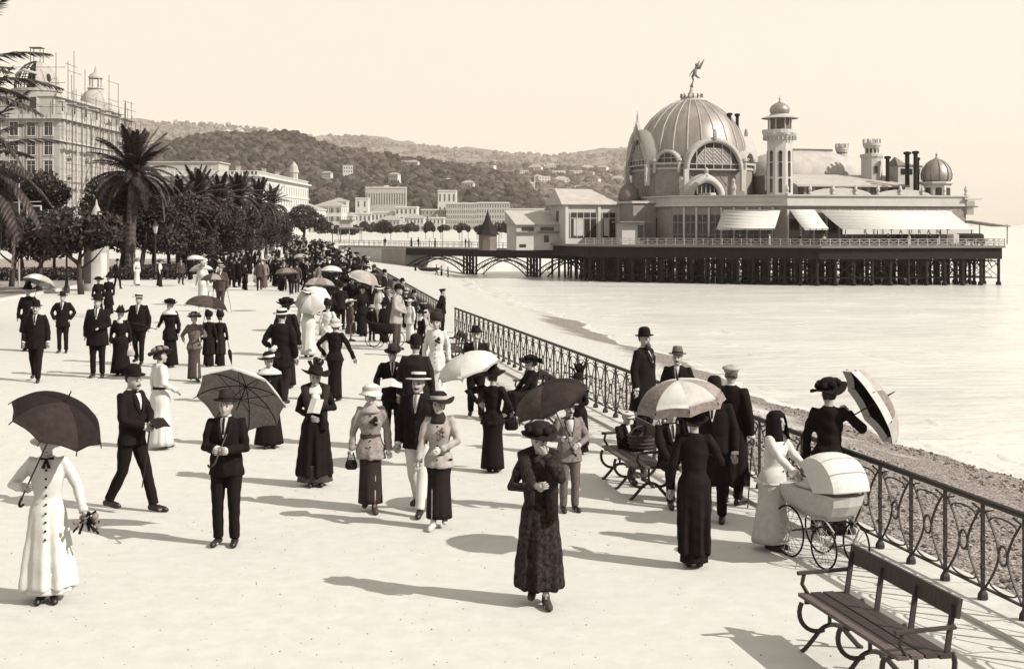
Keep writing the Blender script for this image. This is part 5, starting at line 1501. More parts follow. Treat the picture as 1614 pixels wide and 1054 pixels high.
def ik(sh, hand, hint, l1=.29, l2=.265):
    sh, hand = Vector(sh), Vector(hand)
    d = hand - sh; L_ = min(d.length, (l1 + l2) * .985); dn = d.normalized()
    hand = sh + dn * L_
    a = (l1 * l1 - l2 * l2 + L_ * L_) / (2 * L_); h = math.sqrt(max(0.0, l1 * l1 - a * a))
    hv = Vector(hint); hv = (hv - dn * hv.dot(dn))
    if hv.length < 1e-6: hv = Vector((1, 0, 0))
    return sh + dn * a + hv.normalized() * h, hand
ARM = {  # wrist targets for side s, in standing figure coordinates, and elbow hints
    'down': (lambda s: (s * .265, -.03, .83), lambda s: (s * .5, .8, 0)),
    'fwd': (lambda s: (s * .24, -.20, .86), lambda s: (s * .4, .9, -.2)),
    'aft': (lambda s: (s * .26, .17, .86), lambda s: (s * .4, .9, .2)),
    'waist': (lambda s: (s * .07, -.24, 1.06), lambda s: (s * .9, .35, -.5)),
    'chest': (lambda s: (s * .06, -.27, 1.20), lambda s: (s * .8, .1, -.7)),
    'face': (lambda s: (s * .06, -.17, 1.47), lambda s: (s * .5, -.4, -.8)),
    'hold': (lambda s: (s * .17, -.26, 1.17), lambda s: (s * .6, .3, -.8)),
    'carry': (lambda s: (s * .27, -.16, 1.03), lambda s: (s * .5, .9, -.4)),
    'pocket': (lambda s: (s * .21, -.07, .96), lambda s: (s * .9, .6, 0)),
    'back': (lambda s: (s * .07, .19, .98), lambda s: (s * .9, .2, -.2)),
    'hip': (lambda s: (s * .235, -.05, .985), lambda s: (s * 1.0, .35, 0)),
    'side': (lambda s: (s * .40, -.06, .90), lambda s: (s * .5, .8, 0)),
    'push': (lambda s: (s * .17, -.42, 1.02), lambda s: (s * .6, .3, -.7)),
    'lap': (lambda s: (s * .09, -.34, .98), lambda s: (s * .9, .2, -.4)),
    'read': (lambda s: (s * .14, -.36, 1.14), lambda s: (s * .7, .2, -.7)),
    'up': (lambda s: (s * .20, -.20, 1.36), lambda s: (s * .8, .1, -.7)),
}
def head_rows():
    return [(.00, .026, -.078, -.03), (.018, .043, -.094, .0), (.045, .056, -.098, .04), (.08, .066, -.098, .075), (.115, .0715, -.096, .095), (.15, .074, -.092, .102),
            (.18, .070, -.08, .097), (.205, .057, -.058, .078), (.225, .036, -.03, .05), (.235, .012, -.003, .02)]
def add_head(mb, M, n=16, mi=0):
    st = len(mb.V)
    rings = []
    for z, rx, f, b_ in head_rows():
        c, ry = (f + b_) / 2, (b_ - f) / 2
        rings.append([(rx * math.cos(2 * PI * j / n), c + ry * math.sin(2 * PI * j / n), z) for j in range(n)])
    mb.loft(rings, mi)
    if n > 8:
        mb.tube([(0, -.09, .128), (0, -.112, .10), (0, -.121, .083), (0, -.095, .074)], [.008, .011, .015, .008], 6, mi)   # nose
        mb.tube([(-.045, -.085, .138), (0, -.098, .14), (.045, -.085, .138)], [.009], 5, mi)                            # brow
        mb.tube([(-.02, -.094, .05), (0, -.103, .05), (.02, -.094, .05)], [.008], 5, mi)                                 # mouth
        mb.ball((0, -.092, .016), (.022, .018, .016), 6, mi)                                                             # chin
        for s in (-1, 1):
            mb.ball((s * .076, .005, .105), (.010, .022, .032), 6, mi)
            mb.ball((s * .04, -.075, .075), (.022, .02, .02), 6, mi)
    mb.xf(M, st)
def joints(sp):
    """Leg joints for standing, walking or sitting, in metres for a 1.72 m figure; z of the hips."""
    if sp.get('sit'):
        dz = -.42
        legs = [[(s * .085, .02, .92 + dz), (s * .12, -.40, .53), (s * .12, -.40 + sp.get('feet', -.06), .09)] for s in (-1, 1)]
    else:
        dz = 0.0; w = sp.get('stride', 0.0)
        if sp.get('fem'): w = min(w, .11)
        kx = .62 if sp.get('fem') else 1.0
        legs = []
        for s in (-1, 1):
            f = -w * s * sp.get('lead', 1)      # negative y is forwards
            lift = .05 if f > .01 else 0.0
            knee = (s * .095 * kx, f * .45 - .03 - (.03 if f > 0 else 0), .49 + (.01 if f else 0))
            legs.append([(s * .09 * kx, 0, .92), knee, (s * .095 * kx, f, .085 + lift)])
    return legs, dz
def person(label, u=None, v=None, top=None, face=0.0, sex='m', xy=None, height=None, hi=True, group=None, **sp):
    """Feet at photo pixel (u, v), hat top at photo row `top`; face 0 looks to the camera, +90 to the right of the picture."""
    n = 12 if hi else 8
    vox = .0145 if hi else .0245
    if xy is None: x, y = gp(u, v)
    else: x, y = xy
    hat = sp.get('hat', ('bowler', 'black'))
    hh = {'bowler': .085, 'boater': .055, 'cap': .04, 'homburg': .085, 'wide': .12, 'plume': .26, 'cloche': .07, 'toque': .15, 'none': 0, 'flat': .06, 'veil': .02, 'straw': .07, 'bob': 0.0}[hat[0]]
    stature = 1.72
    if height is None: height = (v - top) * CAMH / (v - VH)
    sc = height / (stature + hh - (.42 if sp.get('sit') else 0))
    root = thing('person', label, 'person', (x, y, .006), R(face), group, sc)
    fem = sex == 'f'
    sp['fem'] = fem
    legs, dz = joints(sp)
    lean = sp.get('lean', 0.0)           # forwards, radians
    def TB(p):                            # upper body leans about the hips
        x_, y_, z_ = p; z_ += dz
        c, s = math.cos(lean), math.sin(lean); zz = z_ - (.92 + dz)
        return (x_, y_ * c - zz * s, .92 + dz + zz * c + y_ * s)
    sw = .158 if fem else .18
    arms = {}
    for s, nm in ((-1, sp.get('ra', 'down')), (1, sp.get('la', 'down'))):
        sh = (s * sw, .005, 1.405)
        if isinstance(nm, tuple): tgt, hint = nm, (s * .7, .4, -.6)
        else: tgt, hint = ARM[nm][0](s), ARM[nm][1](s)
        el, wr = ik(sh, tgt, hint)
        arms[s] = (Vector(TB(sh)), Vector(TB(el)), Vector(TB(wr)))
    hy, hp = sp.get('hyaw', 0.0), sp.get('hpitch', 0.0)
    HM = Matrix.Translation(Vector(TB((0, -.012, 1.49)))) @ Matrix.Rotation(R(hy), 4, 'Z') @ Matrix.Rotation(-lean * .4 + R(hp), 4, 'X')
    # ---- body
    B = MB()
    add_head(B, HM)
    B.tube([TB((0, .012, 1.42)), TB((0, .004, 1.47)), HM @ Vector((0, .015, .06))], [.058, .05, .05], 10)
    bt = [(.86, .145, .10), (.95, .15, .10), (1.05, .125 if fem else .145, .09), (1.2, .15 if fem else .165, .10), (1.34, .15 if fem else .17, .095), (1.42, .11, .075), (1.46, .05, .05)]
    B.loft([[TB((rx * .8 * math.cos(2 * PI * j / 12), ry * .8 * math.sin(2 * PI * j / 12), z)) for j in range(12)] for z, rx, ry in bt])
    for s in (-1, 1):
        sh, el, wr = arms[s]
        B.tube([sh, el, wr], [.036, .032, .027], 8)
        d = (wr - el).normalized(); pc = wr + d * .05
        B.tube([wr - d * .01, wr + d * .03, wr + d * .085], [.027, (.022, .036), (.018, .036)], 8)
    for lg in legs:
        B.tube([lg[0], lg[1], lg[2]], [.062, .044, .036], 8)
        B.tube([(lg[2][0], lg[2][1] + .03, lg[2][2] - .035), (lg[2][0], lg[2][1] - .13, lg[2][2] - .055)], [.035, .028], 6)
    me = remesh(B, 'person', [M_SKIN, M_EYE, M_LIP, CL[sp.get('glove', 'white')]], vox, 2)
    # eyes, lips and fingers joined into the same surface
    bm = bmesh.new(); bm.from_mesh(me)
    E = MB()
    if hi:
        for s in (-1, 1):
            st = len(E.V); E.ball((s * .031, -.0885, .117), (.0145, .009, .010), 6, 1); E.ball((s * .031, -.0915, .139), (.018, .006, .005), 6, 1); E.xf(HM, st)
        st = len(E.V); E.ball((0, -.1045, .049), (.021, .006, .006), 6, 2); E.xf(HM, st)
        for s in (-1, 1):
            sh, el, wr = arms[s]; d = (wr - el).normalized()
            side = d.cross(Vector((0, -1, 0)));
            if side.length < .2: side = d.cross(Vector((0, 0, 1)))
            side.normalize(); pal = d.cross(side).normalized()
            grip = sp.get('grip', .6)
            for k, ln in enumerate((.072, .082, .076, .06)):
                o = wr + d * .072 + side * (.030 - .019 * k)
                p1 = o + (d * math.cos(.5 * grip) + pal * math.sin(.5 * grip)) * ln * .5
                p2 = p1 + (d * math.cos(1.7 * grip) + pal * math.sin(1.7 * grip)) * ln * .5
                E.tube([o - d * .02, p1, p2], [.0105, .0095, .007], 5)
            o = wr + d * .03 + side * .03
            E.tube([o, o + (side * .6 + d * .7 + pal * .3).normalized() * .035, o + (side * .15 + d * .8 + pal * .55).normalized() * .065], [.013, .011, .008], 5)
    if E.V:
        bvs = [bm.verts.new(p) for p in E.V]
        for f, mi in zip(E.F, E.M):
            try: fc = bm.faces.new([bvs[i] for i in f]); fc.material_index = mi; fc.smooth = True
            except ValueError: pass
    if sp.get('glove'):
        for fc in bm.faces:
            c_ = fc.calc_center_median()
            if any((c_ - (arms[s][2] + (arms[s][2] - arms[s][1]).normalized() * .07)).length < .12 for s in (-1, 1)): fc.material_index = 3
    bm.to_mesh(me); bm.free()
    body = link('body', me, root)
    # ---- clothes
    def cloth(mb, name, tone_, vx=None, fold=.006, fr=18, sm=2, parent=None):
        fold = fold * (1.25 if hi else 1.0) * (.45 if name in ('coat', 'overcoat') else 1)
        m = remesh(mb, name, CL[tone_], (vx or vox) * 1.0, sm)
        nv = len(m.vertices); co = np.empty(nv * 3); m.vertices.foreach_get('co', co); co = co.reshape(-1, 3)
        no = np.empty(nv * 3); m.vertices.foreach_get('normal', no); no = no.reshape(-1, 3)
        ph = (x * 13 + y * 7) % 6
        dsp = fold * (np.sin(co[:, 2] * fr + co[:, 0] * 9 + ph) * .6 + np.sin(co[:, 2] * fr * 2.3 - co[:, 0] * 21 + co[:, 1] * 17 + ph * 2) * .5 + np.sin(co[:, 0] * 40 + co[:, 1] * 33) * .35)
        if name in ('coat', 'overcoat', 'jacket') and not sp.get('sit'):
            an = np.arctan2(co[:, 1], co[:, 0]); dep = np.clip((.95 - co[:, 2]) / .6, 0, 1)
            dsp = dsp + (.019 if fem else .010) * dep * (np.sin(7 * an + ph * 3) + .6 * np.sin(11 * an + ph) )
        co = co + no * dsp[:, None]
        m.vertices.foreach_set('co', co.ravel()); m.update()
        return link(name, m, parent or root)
    def sleeves(mb, r0=.068, r1=.058, r2=.045, short=0.0):
        for s in (-1, 1):
            sh, el, wr = arms[s]
            e2 = wr if not short else el.lerp(wr, 1 - short)
            mb.tube([sh + Vector((-s * .05, 0, -.02)), sh, sh.lerp(el, .5), el, el.lerp(e2, .5), e2], [r0, r0, (r0 + r1) / 2, r1, (r1 + r2) / 2 + .003, r2], 10)
    def trunkloft(mb, rows, n_=16):
        mb.loft([[TB((rx * math.cos(2 * PI * j / n_), yo + ry * math.sin(2 * PI * j / n_), z)) for j in range(n_)] for z, rx, ry, yo in rows])
    garb = sp.get('garb', 'suit')
    jt = sp.get('top_tone', 'char'); bt_ = sp.get('low_tone', jt)
    hem = sp.get('hem', .76)
    fat = sp.get('fat', 1.0)
    if not fem:
        J = MB()
        rows = [(1.485, .068, .066, .005), (1.455, .12, .08, .005), (1.415, .185, .105, .003), (1.34, .20 * fat, .128 * fat, 0), (1.2, .193 * fat, .132 * fat, -.005 * fat), (1.06, .183 * fat, .128 * fat, -.008), (.93, .198 * fat, .138 * fat, -.003)]
        if not sp.get('sit'):
            k = max(0, .93 - hem)
            rows.append((hem, (.2 + k * .07) * fat, (.142 + k * .06) * fat, 0))
        else: rows.append((.87, .2, .14, 0))
        trunkloft(J, rows); sleeves(J, .07, .06, .047)
        if sp.get('sit') and hem < .7:
            for lg in legs: J.tube([lg[0], Vector(lg[0]).lerp(Vector(lg[1]), .9)], [.12, .1], 8)
        jk = cloth(J, 'overcoat' if hem < .66 else 'jacket', jt)
        if hi:
            for s in (-1, 1):
                sh, el, wr = arms[s]; d = (wr - el).normalized(); q = MB()
                q.tube([wr - d * .02, wr + d * .022], [.047, .045], 10); q.build('shirt_cuff', CL['white'], jk, True)
        T = MB()
        for lg in legs:
            h0, k0, a0 = [Vector(p) for p in lg]
            T.tube([h0 + Vector((0, 0, .06)), h0, h0.lerp(k0, .5), k0, k0.lerp(a0, .5), a0 + Vector((0, 0, .0))], [.09, .105, .09, .072, .066, .062], 10)
        T.ball((0, .01, .93 + dz), (.17, .12, .13), 10)
        cloth(T, 'trousers', bt_, fold=.0024, fr=19)
        if hi or sp.get('shirt', True):
            def fy(z, x_=0):
                z0_ = np.interp(z, [r[0] for r in rows][::-1], [r[2] for r in rows][::-1]); x0_ = np.interp(z, [r[0] for r in rows][::-1], [r[1] for r in rows][::-1])
                return -z0_ * math.sqrt(max(.05, 1 - (x_ / x0_) ** 2)) - .010
            zs = [1.475, 1.43, 1.38, 1.32, 1.25] if hem >= .5 or hi else [1.475, 1.44, 1.4]
            ws = [.048, .045, .036, .024, .006]
            q = MB(); vs = []
            for z, w_ in zip(zs, ws): vs += [TB((-w_, fy(z, w_), z)), TB((0, fy(z) - .006, z)), TB((w_, fy(z, w_), z))]
            vs2 = [(p[0], p[1] + .014, p[2]) for p in vs]; m_ = len(vs); fs = []
            for i in range(len(zs) - 1):
                for j in range(2): fs.append((i * 3 + j, i * 3 + j + 1, i * 3 + 3 + j + 1, i * 3 + 3 + j))
                fs.append((i * 3, i * 3 + 3, m_ + i * 3 + 3, m_ + i * 3)); fs.append((i * 3 + 2, m_ + i * 3 + 2, m_ + i * 3 + 5, i * 3 + 5))
            q.add(vs + vs2, fs)
            q.lathe([(.058, -.008), (.055, .028)], 12, TB((0, .005, 1.475)))
            q.build('shirt', CL[sp.get('shirt_tone', 'white')], root)
            q = MB()
            if sp.get('bow'):
                for s in (-1, 1): q.tube([TB((0, fy(1.46) - .012, 1.46)), TB((s * .05, fy(1.46) - .008, 1.462))], [.008, .02], 6)
                q.build('bow_tie', CL['char'], root)
            elif sp.get('tie', True):
                q.tube([TB((0, fy(1.47) - .014, 1.472)), TB((0, fy(1.42) - .016, 1.42)), TB((0, fy(1.3) - .014, 1.29))], [.015, .016, .013], 6, flat=.5); q.build('tie', CL[sp.get('tie_tone', 'dark')], root)
            if hi and hem >= .5:
                for s in (-1, 1):
                    q = MB(); pts = [(s * .055, 1.48), (s * .10, 1.42), (s * .085, 1.37), (s * .105, 1.34), (s * .02, 1.19)]; inn = [(s * .046, 1.478), (s * .044, 1.42), (s * .036, 1.37), (s * .028, 1.33), (s * .006, 1.2)]
                    vs = [TB((x_, fy(z_, abs(x_)) - .004, z_)) for x_, z_ in pts] + [TB((x_, fy(z_, abs(x_)) - .010, z_)) for x_, z_ in inn]
                    vs += [(p[0], p[1] + .012, p[2]) for p in vs]
                    fs = [(i, i + 1, 6 + i, 5 + i) for i in range(4)] + [(10 + i, 15 + i, 16 + i, 11 + i) for i in range(4)] + [(i, 10 + i, 11 + i, 1 + i) for i in range(4)] + [(5 + i, 6 + i, 16 + i, 15 + i) for i in range(4)]
                    q.add(vs, fs); q.build('lapel', CL[jt], jk, True)
                q = MB()
                for z in (1.14, 1.02, .92): q.ball(TB((.012, fy(z) - .004, z)), (.011, .006, .011), 6)
                q.build('buttons', CL['dark' if jt in ('black', 'char') else 'char'], jk)
            if sp.get('buttonhole'):
                q = MB(); q.ball(TB((.09, fy(1.37, .09) - .02, 1.37)), .03, 8); q.build('buttonhole', CL['white'], root)
    else:
        hemz = sp.get('skirt_hem', .07); fl = sp.get('flare', .22); nf = sp.get('folds', 9)
        waist = sp.get('waist', 1.05)
        if garb in ('suit', 'coat'): waist = min(waist, hem + .16)
        if not sp.get('sit'):
            st_ = sp.get('stride', 0) * .35
            rr_ = random.Random(int(x * 1000 + y * 77))
            phs = [rr_.uniform(0, 6.28) for _ in range(4)]
            amp = sp.get('foldamp', .07)
            def fold(a, t):
                k = t ** 1.3
                return 1 + amp * k * (math.sin(nf * a + phs[0] + 1.2 * t) * .6 + math.sin((nf + 4) * a + phs[1]) * .35 + math.sin(3 * a + phs[2]) * .4)
            rows = []
            for i in range(13):
                t = i / 12; z = waist + .01 + (hemz - waist - .01) * t
                hipb = math.exp(-((z - .88) / .13) ** 2) * .05
                tt = max(0.0, (1.05 - z) / (1.05 - hemz)); rx = .125 * fat + (fl - .125) * tt ** .8 + hipb; ry = .10 * fat + (fl * .86 - .10) * tt ** .8 + hipb * .9
                if garb == 'coat': rx *= .93; ry *= .93
                rows.append((z, rx, ry, -st_ * t * .5 + .03 * t))
            K = MB(); K.ell(rows, 40 if hi else 24, 0, True, fold)
            K.build('skirt', CL[bt_], root, True)
        else:
            K = MB()
            for lg in legs:
                h0, k0, a0 = [Vector(p) for p in lg]; K.tube([h0, k0, a0 + Vector((0, 0, .06))], [.15, .13, .15], 10)
            cloth(K, 'skirt', bt_)
        J = MB()
        bust = .017
        rows = [(1.47, .06, .058, .005), (1.44, .10, .072, .005), (1.40, .155, .093, .003), (1.32, .168 * fat, .118 * fat, -.012), (1.24, .165 * fat, .132 * fat, -.02), (1.14, .142 * fat, .115 * fat, -.008), (1.05, .130 * fat, .105 * fat, 0)]
        if garb == 'suit':
            rows += [(.95, .178 * fat, .15 * fat, 0), (.86, .198 * fat, .172 * fat, 0), (hem - .001, max(.205 * fat, fl * .82 + .045), max(.178 * fat, fl * .72 + .045), .005)]
        elif garb == 'coat':
            rows += [(.93, .18 * fat, .155 * fat, 0), (.7, .19 * fat + .12 * (fl - .17), .17 * fat + .1 * (fl - .17), 0), (hem + .05, fl + .006, fl * .9, .02), (hem, fl + .008, fl * .9, .02)]
        else: rows += [(1.0, .14 * fat, .115 * fat, 0)]
        rows_t = rows
        trunkloft(J, rows, 20); sleeves(J, .064 if garb != 'blouse' else .072, .055, .038, sp.get('short', 0))
        cloth(J, {'suit': 'jacket', 'coat': 'coat', 'blouse': 'blouse'}.get(garb, 'bodice'), jt, fold=.007)
        if garb == 'blouse' or sp.get('belt'):
            q = MB(); q.lathe([(1.0, -.03), (1.05, 0), (1.0, .035)], 20, TB((0, 0, 1.045)), sx=.14 * fat, sy=.115 * fat); q.build('belt', CL[sp.get('belt_tone', 'char')], root, True)
        if hi and garb in ('coat', 'suit') and not sp.get('stole'):
            q = MB()
            for z in np.arange(1.34, max(hem + .1, .6), -.085):
                fr_ = np.interp(z, [r[0] for r in rows_t][::-1], [r[2] for r in rows_t][::-1]); q.ball(TB((0, -fr_ - .016, z)), (.013, .008, .013), 6)
            q.build('buttons', CL['mid' if jt in ('black', 'char') else 'dark'], root)
        if hi:
            for s in (-1, 1):
                sh, el, wr = arms[s]; d = (wr - el).normalized(); q = MB()
                q.tube([wr - d * .05, wr + d * .012], [.046, .049], 10); q.build('sleeve_cuff', CL[sp.get('cuff', jt)], root, True)
        ct = sp.get('collar')
        if ct:
            w_ = sp.get('collar_w', 1.0)
            q = MB(); q.lathe([(.062, .055), (.075, .035), (.12 * w_, -.005), (.165 * w_, -.05), (.175 * w_, -.085), (.15 * w_, -.08)], 20, TB((0, -.01, 1.455)), sy=.78); q.build('collar', CL[ct], root, True)
            if sp.get('jabot'):
                q = MB(); q.tube([TB((0, -.12, 1.40)), TB((0, -.158, 1.30)), TB((0, -.155, 1.2))], [.06, .075, .02], 8, flat=.4); q.build('jabot', CL[ct], root, True)
        if sp.get('neckbow'):
            q = MB()
            for s in (-1, 1): q.tube([TB((0, -.10, 1.45)), TB((s * .07, -.105, 1.455))], [.012, .032], 6, flat=.5); q.tube([TB((0, -.105, 1.45)), TB((s * .03, -.135, 1.36))], [.01, .02], 6, flat=.5)
            q.build('neck_bow', CL[sp['neckbow']], root, True)
        if sp.get('corsage'):
            q = MB(); rr_ = random.Random(5)
            for k in range(7): q.ball(TB((.05 + rr_.uniform(-.04, .04), -.155, 1.27 + rr_.uniform(-.06, .05))), .025, 6)
            q.build('corsage', CL[sp['corsage']], root, True)
        if sp.get('stole'):
            q = MB()
            q.tube([TB((-.10, -.15, 1.0)), TB((-.11, -.15, 1.25)), TB((-.15, -.03, 1.45)), TB((0, .09, 1.475)), TB((.15, -.03, 1.45)), TB((.11, -.15, 1.25)), TB((.12, -.16, .85))], [.05, .07, .075, .08, .075, .07, .055], 10); q.build('stole', CL[sp['stole']], root, True)
    # ---- shoes
    for lg in legs:
        a = lg[2]; q = MB(); z0 = a[2] - .085
        tx = .012 * (1 if a[0] > 0 else -1)
        q.tube([(a[0], a[1] + .065, z0 + .045), (a[0], a[1] + .02, z0 + .055), (a[0] + tx, a[1] - .07, z0 + .042), (a[0] + tx * 2, a[1] - .15, z0 + .03), (a[0] + tx * 2, a[1] - .19, z0 + .024)], [.036, .044, .042, .038, .018], 8)
        q.tube([(a[0], a[1] + .01, z0 + .06), (a[0], a[1] + .005, z0 + .115)], [.042, .04], 8)
        q.build('shoe', CL[sp.get('shoe', 'shoe')], root, True)
    # ---- hair
    q = MB(); st = 0
    if hat[0] != 'none' or True:
        rings = []
        fr_ = .05 if not fem else .03
        for z, rx, f, b_ in head_rows()[2 if fem else 3:]:
            e = .012 if fem else .006; rx2 = rx + e; bb = b_ + e; ff = max(-.02, f) if z < .165 else f + .012
            c, ry = (ff + bb) / 2, (bb - ff) / 2
            rings.append([(rx2 * math.cos(2 * PI * j / 14), c + ry * math.sin(2 * PI * j / 14), z + .004) for j in range(14)])
        q.loft(rings)
        if fem: q.ball((0, .10, .10), (.055, .04, .05), 8)
        if hat[0] == 'bob': q.ball((0, .02, .12), (.12, .115, .14), 12)
        q.xf(HM, 0); q.build('hair', M_HAIR if not sp.get('grey') else M_HAIRG, root, True)
    if sp.get('moustache'):
        q = MB(); q.tube([(-.036, -.093, .055), (0, -.108, .066), (.036, -.093, .055)], [.006, .012, .006], 6); q.xf(HM); q.build('moustache', M_HAIR if not sp.get('grey') else M_HAIRG, root, True)
    if sp.get('beard'):
        q = MB(); q.ball((0, -.085, .01), (.052, .045, .06), 8); q.xf(HM); q.build('beard', M_HAIR if not sp.get('grey') else M_HAIRG, root, True)
    # ---- hats
    ht, tone_ = hat[0], hat[1]
    trim = hat[2] if len(hat) > 2 else 'char'
    if ht != 'none' and ht != 'bob':
        H_ = MB(); tilt = Matrix.Translation((0, .005, .168)) @ Matrix.Rotation(R(sp.get('htilt', -4)), 4, 'X') @ Matrix.Rotation(R(sp.get('hroll', 0)), 4, 'Y')
        M4 = HM @ tilt; xt = None
        if ht == 'bowler':
            H_.lathe([(0, .148), (.05, .143), (.083, .118), (.096, .07), (.096, .012), (.115, .004), (.138, .010), (.147, .022), (.139, .003), (.09, -.006)], 20, sx=.92, sy=1.1)
            xt = MB(); xt.lathe([(.0975, .008), (.0985, .04)], 20, sx=.925, sy=1.105)
        elif ht == 'homburg':
            H_.lathe([(0, .12), (.04, .135), (.075, .13), (.092, .07), (.097, .012), (.125, .0), (.155, .012), (.16, .02), (.15, .002), (.09, -.006)], 20, sx=.92, sy=1.1)
            xt = MB(); xt.lathe([(.0985, .01), (.0975, .045)], 20, sx=.925, sy=1.105)
        elif ht == 'boater':
            H_.lathe([(0, .088), (.09, .088), (.097, .083), (.098, .012), (.165, .010), (.168, .004), (.165, -.002), (.09, -.004)], 24, sx=.95, sy=1.08)
            xt = MB(); xt.lathe([(.0985, .015), (.1, .06), (.0985, .062)], 24, sx=.955, sy=1.085)
        elif ht == 'cap':
            H_.lathe([(0, .07), (.07, .066), (.115, .045), (.122, .03), (.1, .012), (.092, -.01)], 20, sx=.95, sy=1.1)
            H_.ell([(.008, .08, .05, -.115), (.0, .082, .055, -.118)], 14)
        elif ht == 'flat':     # peaked uniform or sailor cap
            H_.lathe([(0, .06), (.11, .062), (.135, .05), (.13, .038), (.095, .015), (.092, -.02)], 20, sx=.97, sy=1.08)
            H_.ell([(-.005, .075, .045, -.112), (-.013, .078, .05, -.118)], 12)
        elif ht in ('wide', 'plume', 'straw', 'cloche'):
            br = {'wide': .25, 'plume': .22, 'straw': .21, 'cloche': .165}[ht] * sp.get('brim', 1.0)
            ch = {'wide': .13, 'plume': .14, 'straw': .10, 'cloche': .11}[ht]
            dr = {'wide': .0, 'plume': .02, 'straw': .02, 'cloche': -.05}[ht]
            prof = [(0, ch), (.06, ch - .004), (.10, ch - .035), (.112, .02), (br * .75, .012 + dr * .5), (br, .01 + dr), (br * .98, dr), (.1, -.008)]
            st = len(H_.V); H_.lathe(prof, 28)
            for i in range(st, len(H_.V)):
                x_, y_, z_ = H_.V[i]; r_ = math.hypot(x_, y_); a = math.atan2(y_, x_)
                if r_ > .12: z_ += (r_ - .11) * (.35 * math.sin(2 * a + sp.get('wave', .7)) + .15 * math.sin(3 * a))
                H_.V[i] = (x_, y_, z_)
            xt = MB(); xt.lathe([(.1135, .016), (.116, .06), (.108, .065)], 24)
            if ht == 'wide' and not sp.get('plain'):
                for k in range(7): a = k * .9; xt.ball((.11 * math.cos(a), .11 * math.sin(a), .06), (.05, .05, .045), 6)
        elif ht == 'toque':
            H_.lathe([(0, .17), (.07, .175), (.125, .13), (.14, .07), (.125, .01), (.1, -.02)], 20)
            H_.ball((.03, .04, .17), (.08, .08, .06), 10)
        elif ht == 'veil':
            H_.lathe([(0, .085), (.07, .075), (.115, .03), (.135, -.06), (.14, -.16), (.15, -.25), (.17, -.29), (.13, -.28)], 20, a0=R(-55), a1=R(235))
            H_.lathe([(0, .09), (.07, .08), (.118, .03), (.11, .0)], 20)
        H_.xf(M4); ho = H_.build('hat', CL[tone_], root, True)
        if xt: xt.xf(M4); xt.build('hat_band', CL[trim], ho, True)
        if ht == 'plume' or sp.get('feather'):
            ft = sp.get('feather', trim); q = MB(); rr_ = random.Random(int(abs(x) * 100)); big = sp.get('plume_size', 1.0)
            bd_ = sp.get('plume_dir', (0, .25, 1.0))
            for k in range(26):
                p = Vector((rr_.uniform(-.05, .05), rr_.uniform(0, .08), .08))
                d = (Vector(bd_) + Vector((rr_.uniform(-.55, .55), rr_.uniform(-.55, .55), rr_.uniform(-.35, .4)))).normalized()
                l = big * rr_.uniform(.14, .24); side = d.cross(Vector((rr_.uniform(-1, 1), rr_.uniform(-1, 1), .2))).normalized()
                tip = p + d * l + Vector((0, .04, -.03)) * big
                q.tube([p, p + d * l * .5, p + d * l * .85, tip], [.012, .026 * big, .022 * big, .004], 5, flat=.35, up=tuple(side))
            q.xf(M4); q.build('plume', CL[ft], ho, True)
    hands = {}
    Wm = Matrix.Translation((x, y, .006)) @ Matrix.Rotation(R(face), 4, 'Z') @ Matrix.Scale(sc, 4)
    for s in (-1, 1):
        sh, el, wr = arms[s]; d = (wr - el).normalized()
        hands['r' if s < 0 else 'l'] = Wm @ (wr + d * .075)
    root_info = {'root': root, 'hand': hands, 'M': Wm, 'sc': sc, 'head': Wm @ (HM @ Vector((0, 0, .12)))}
    return root_info

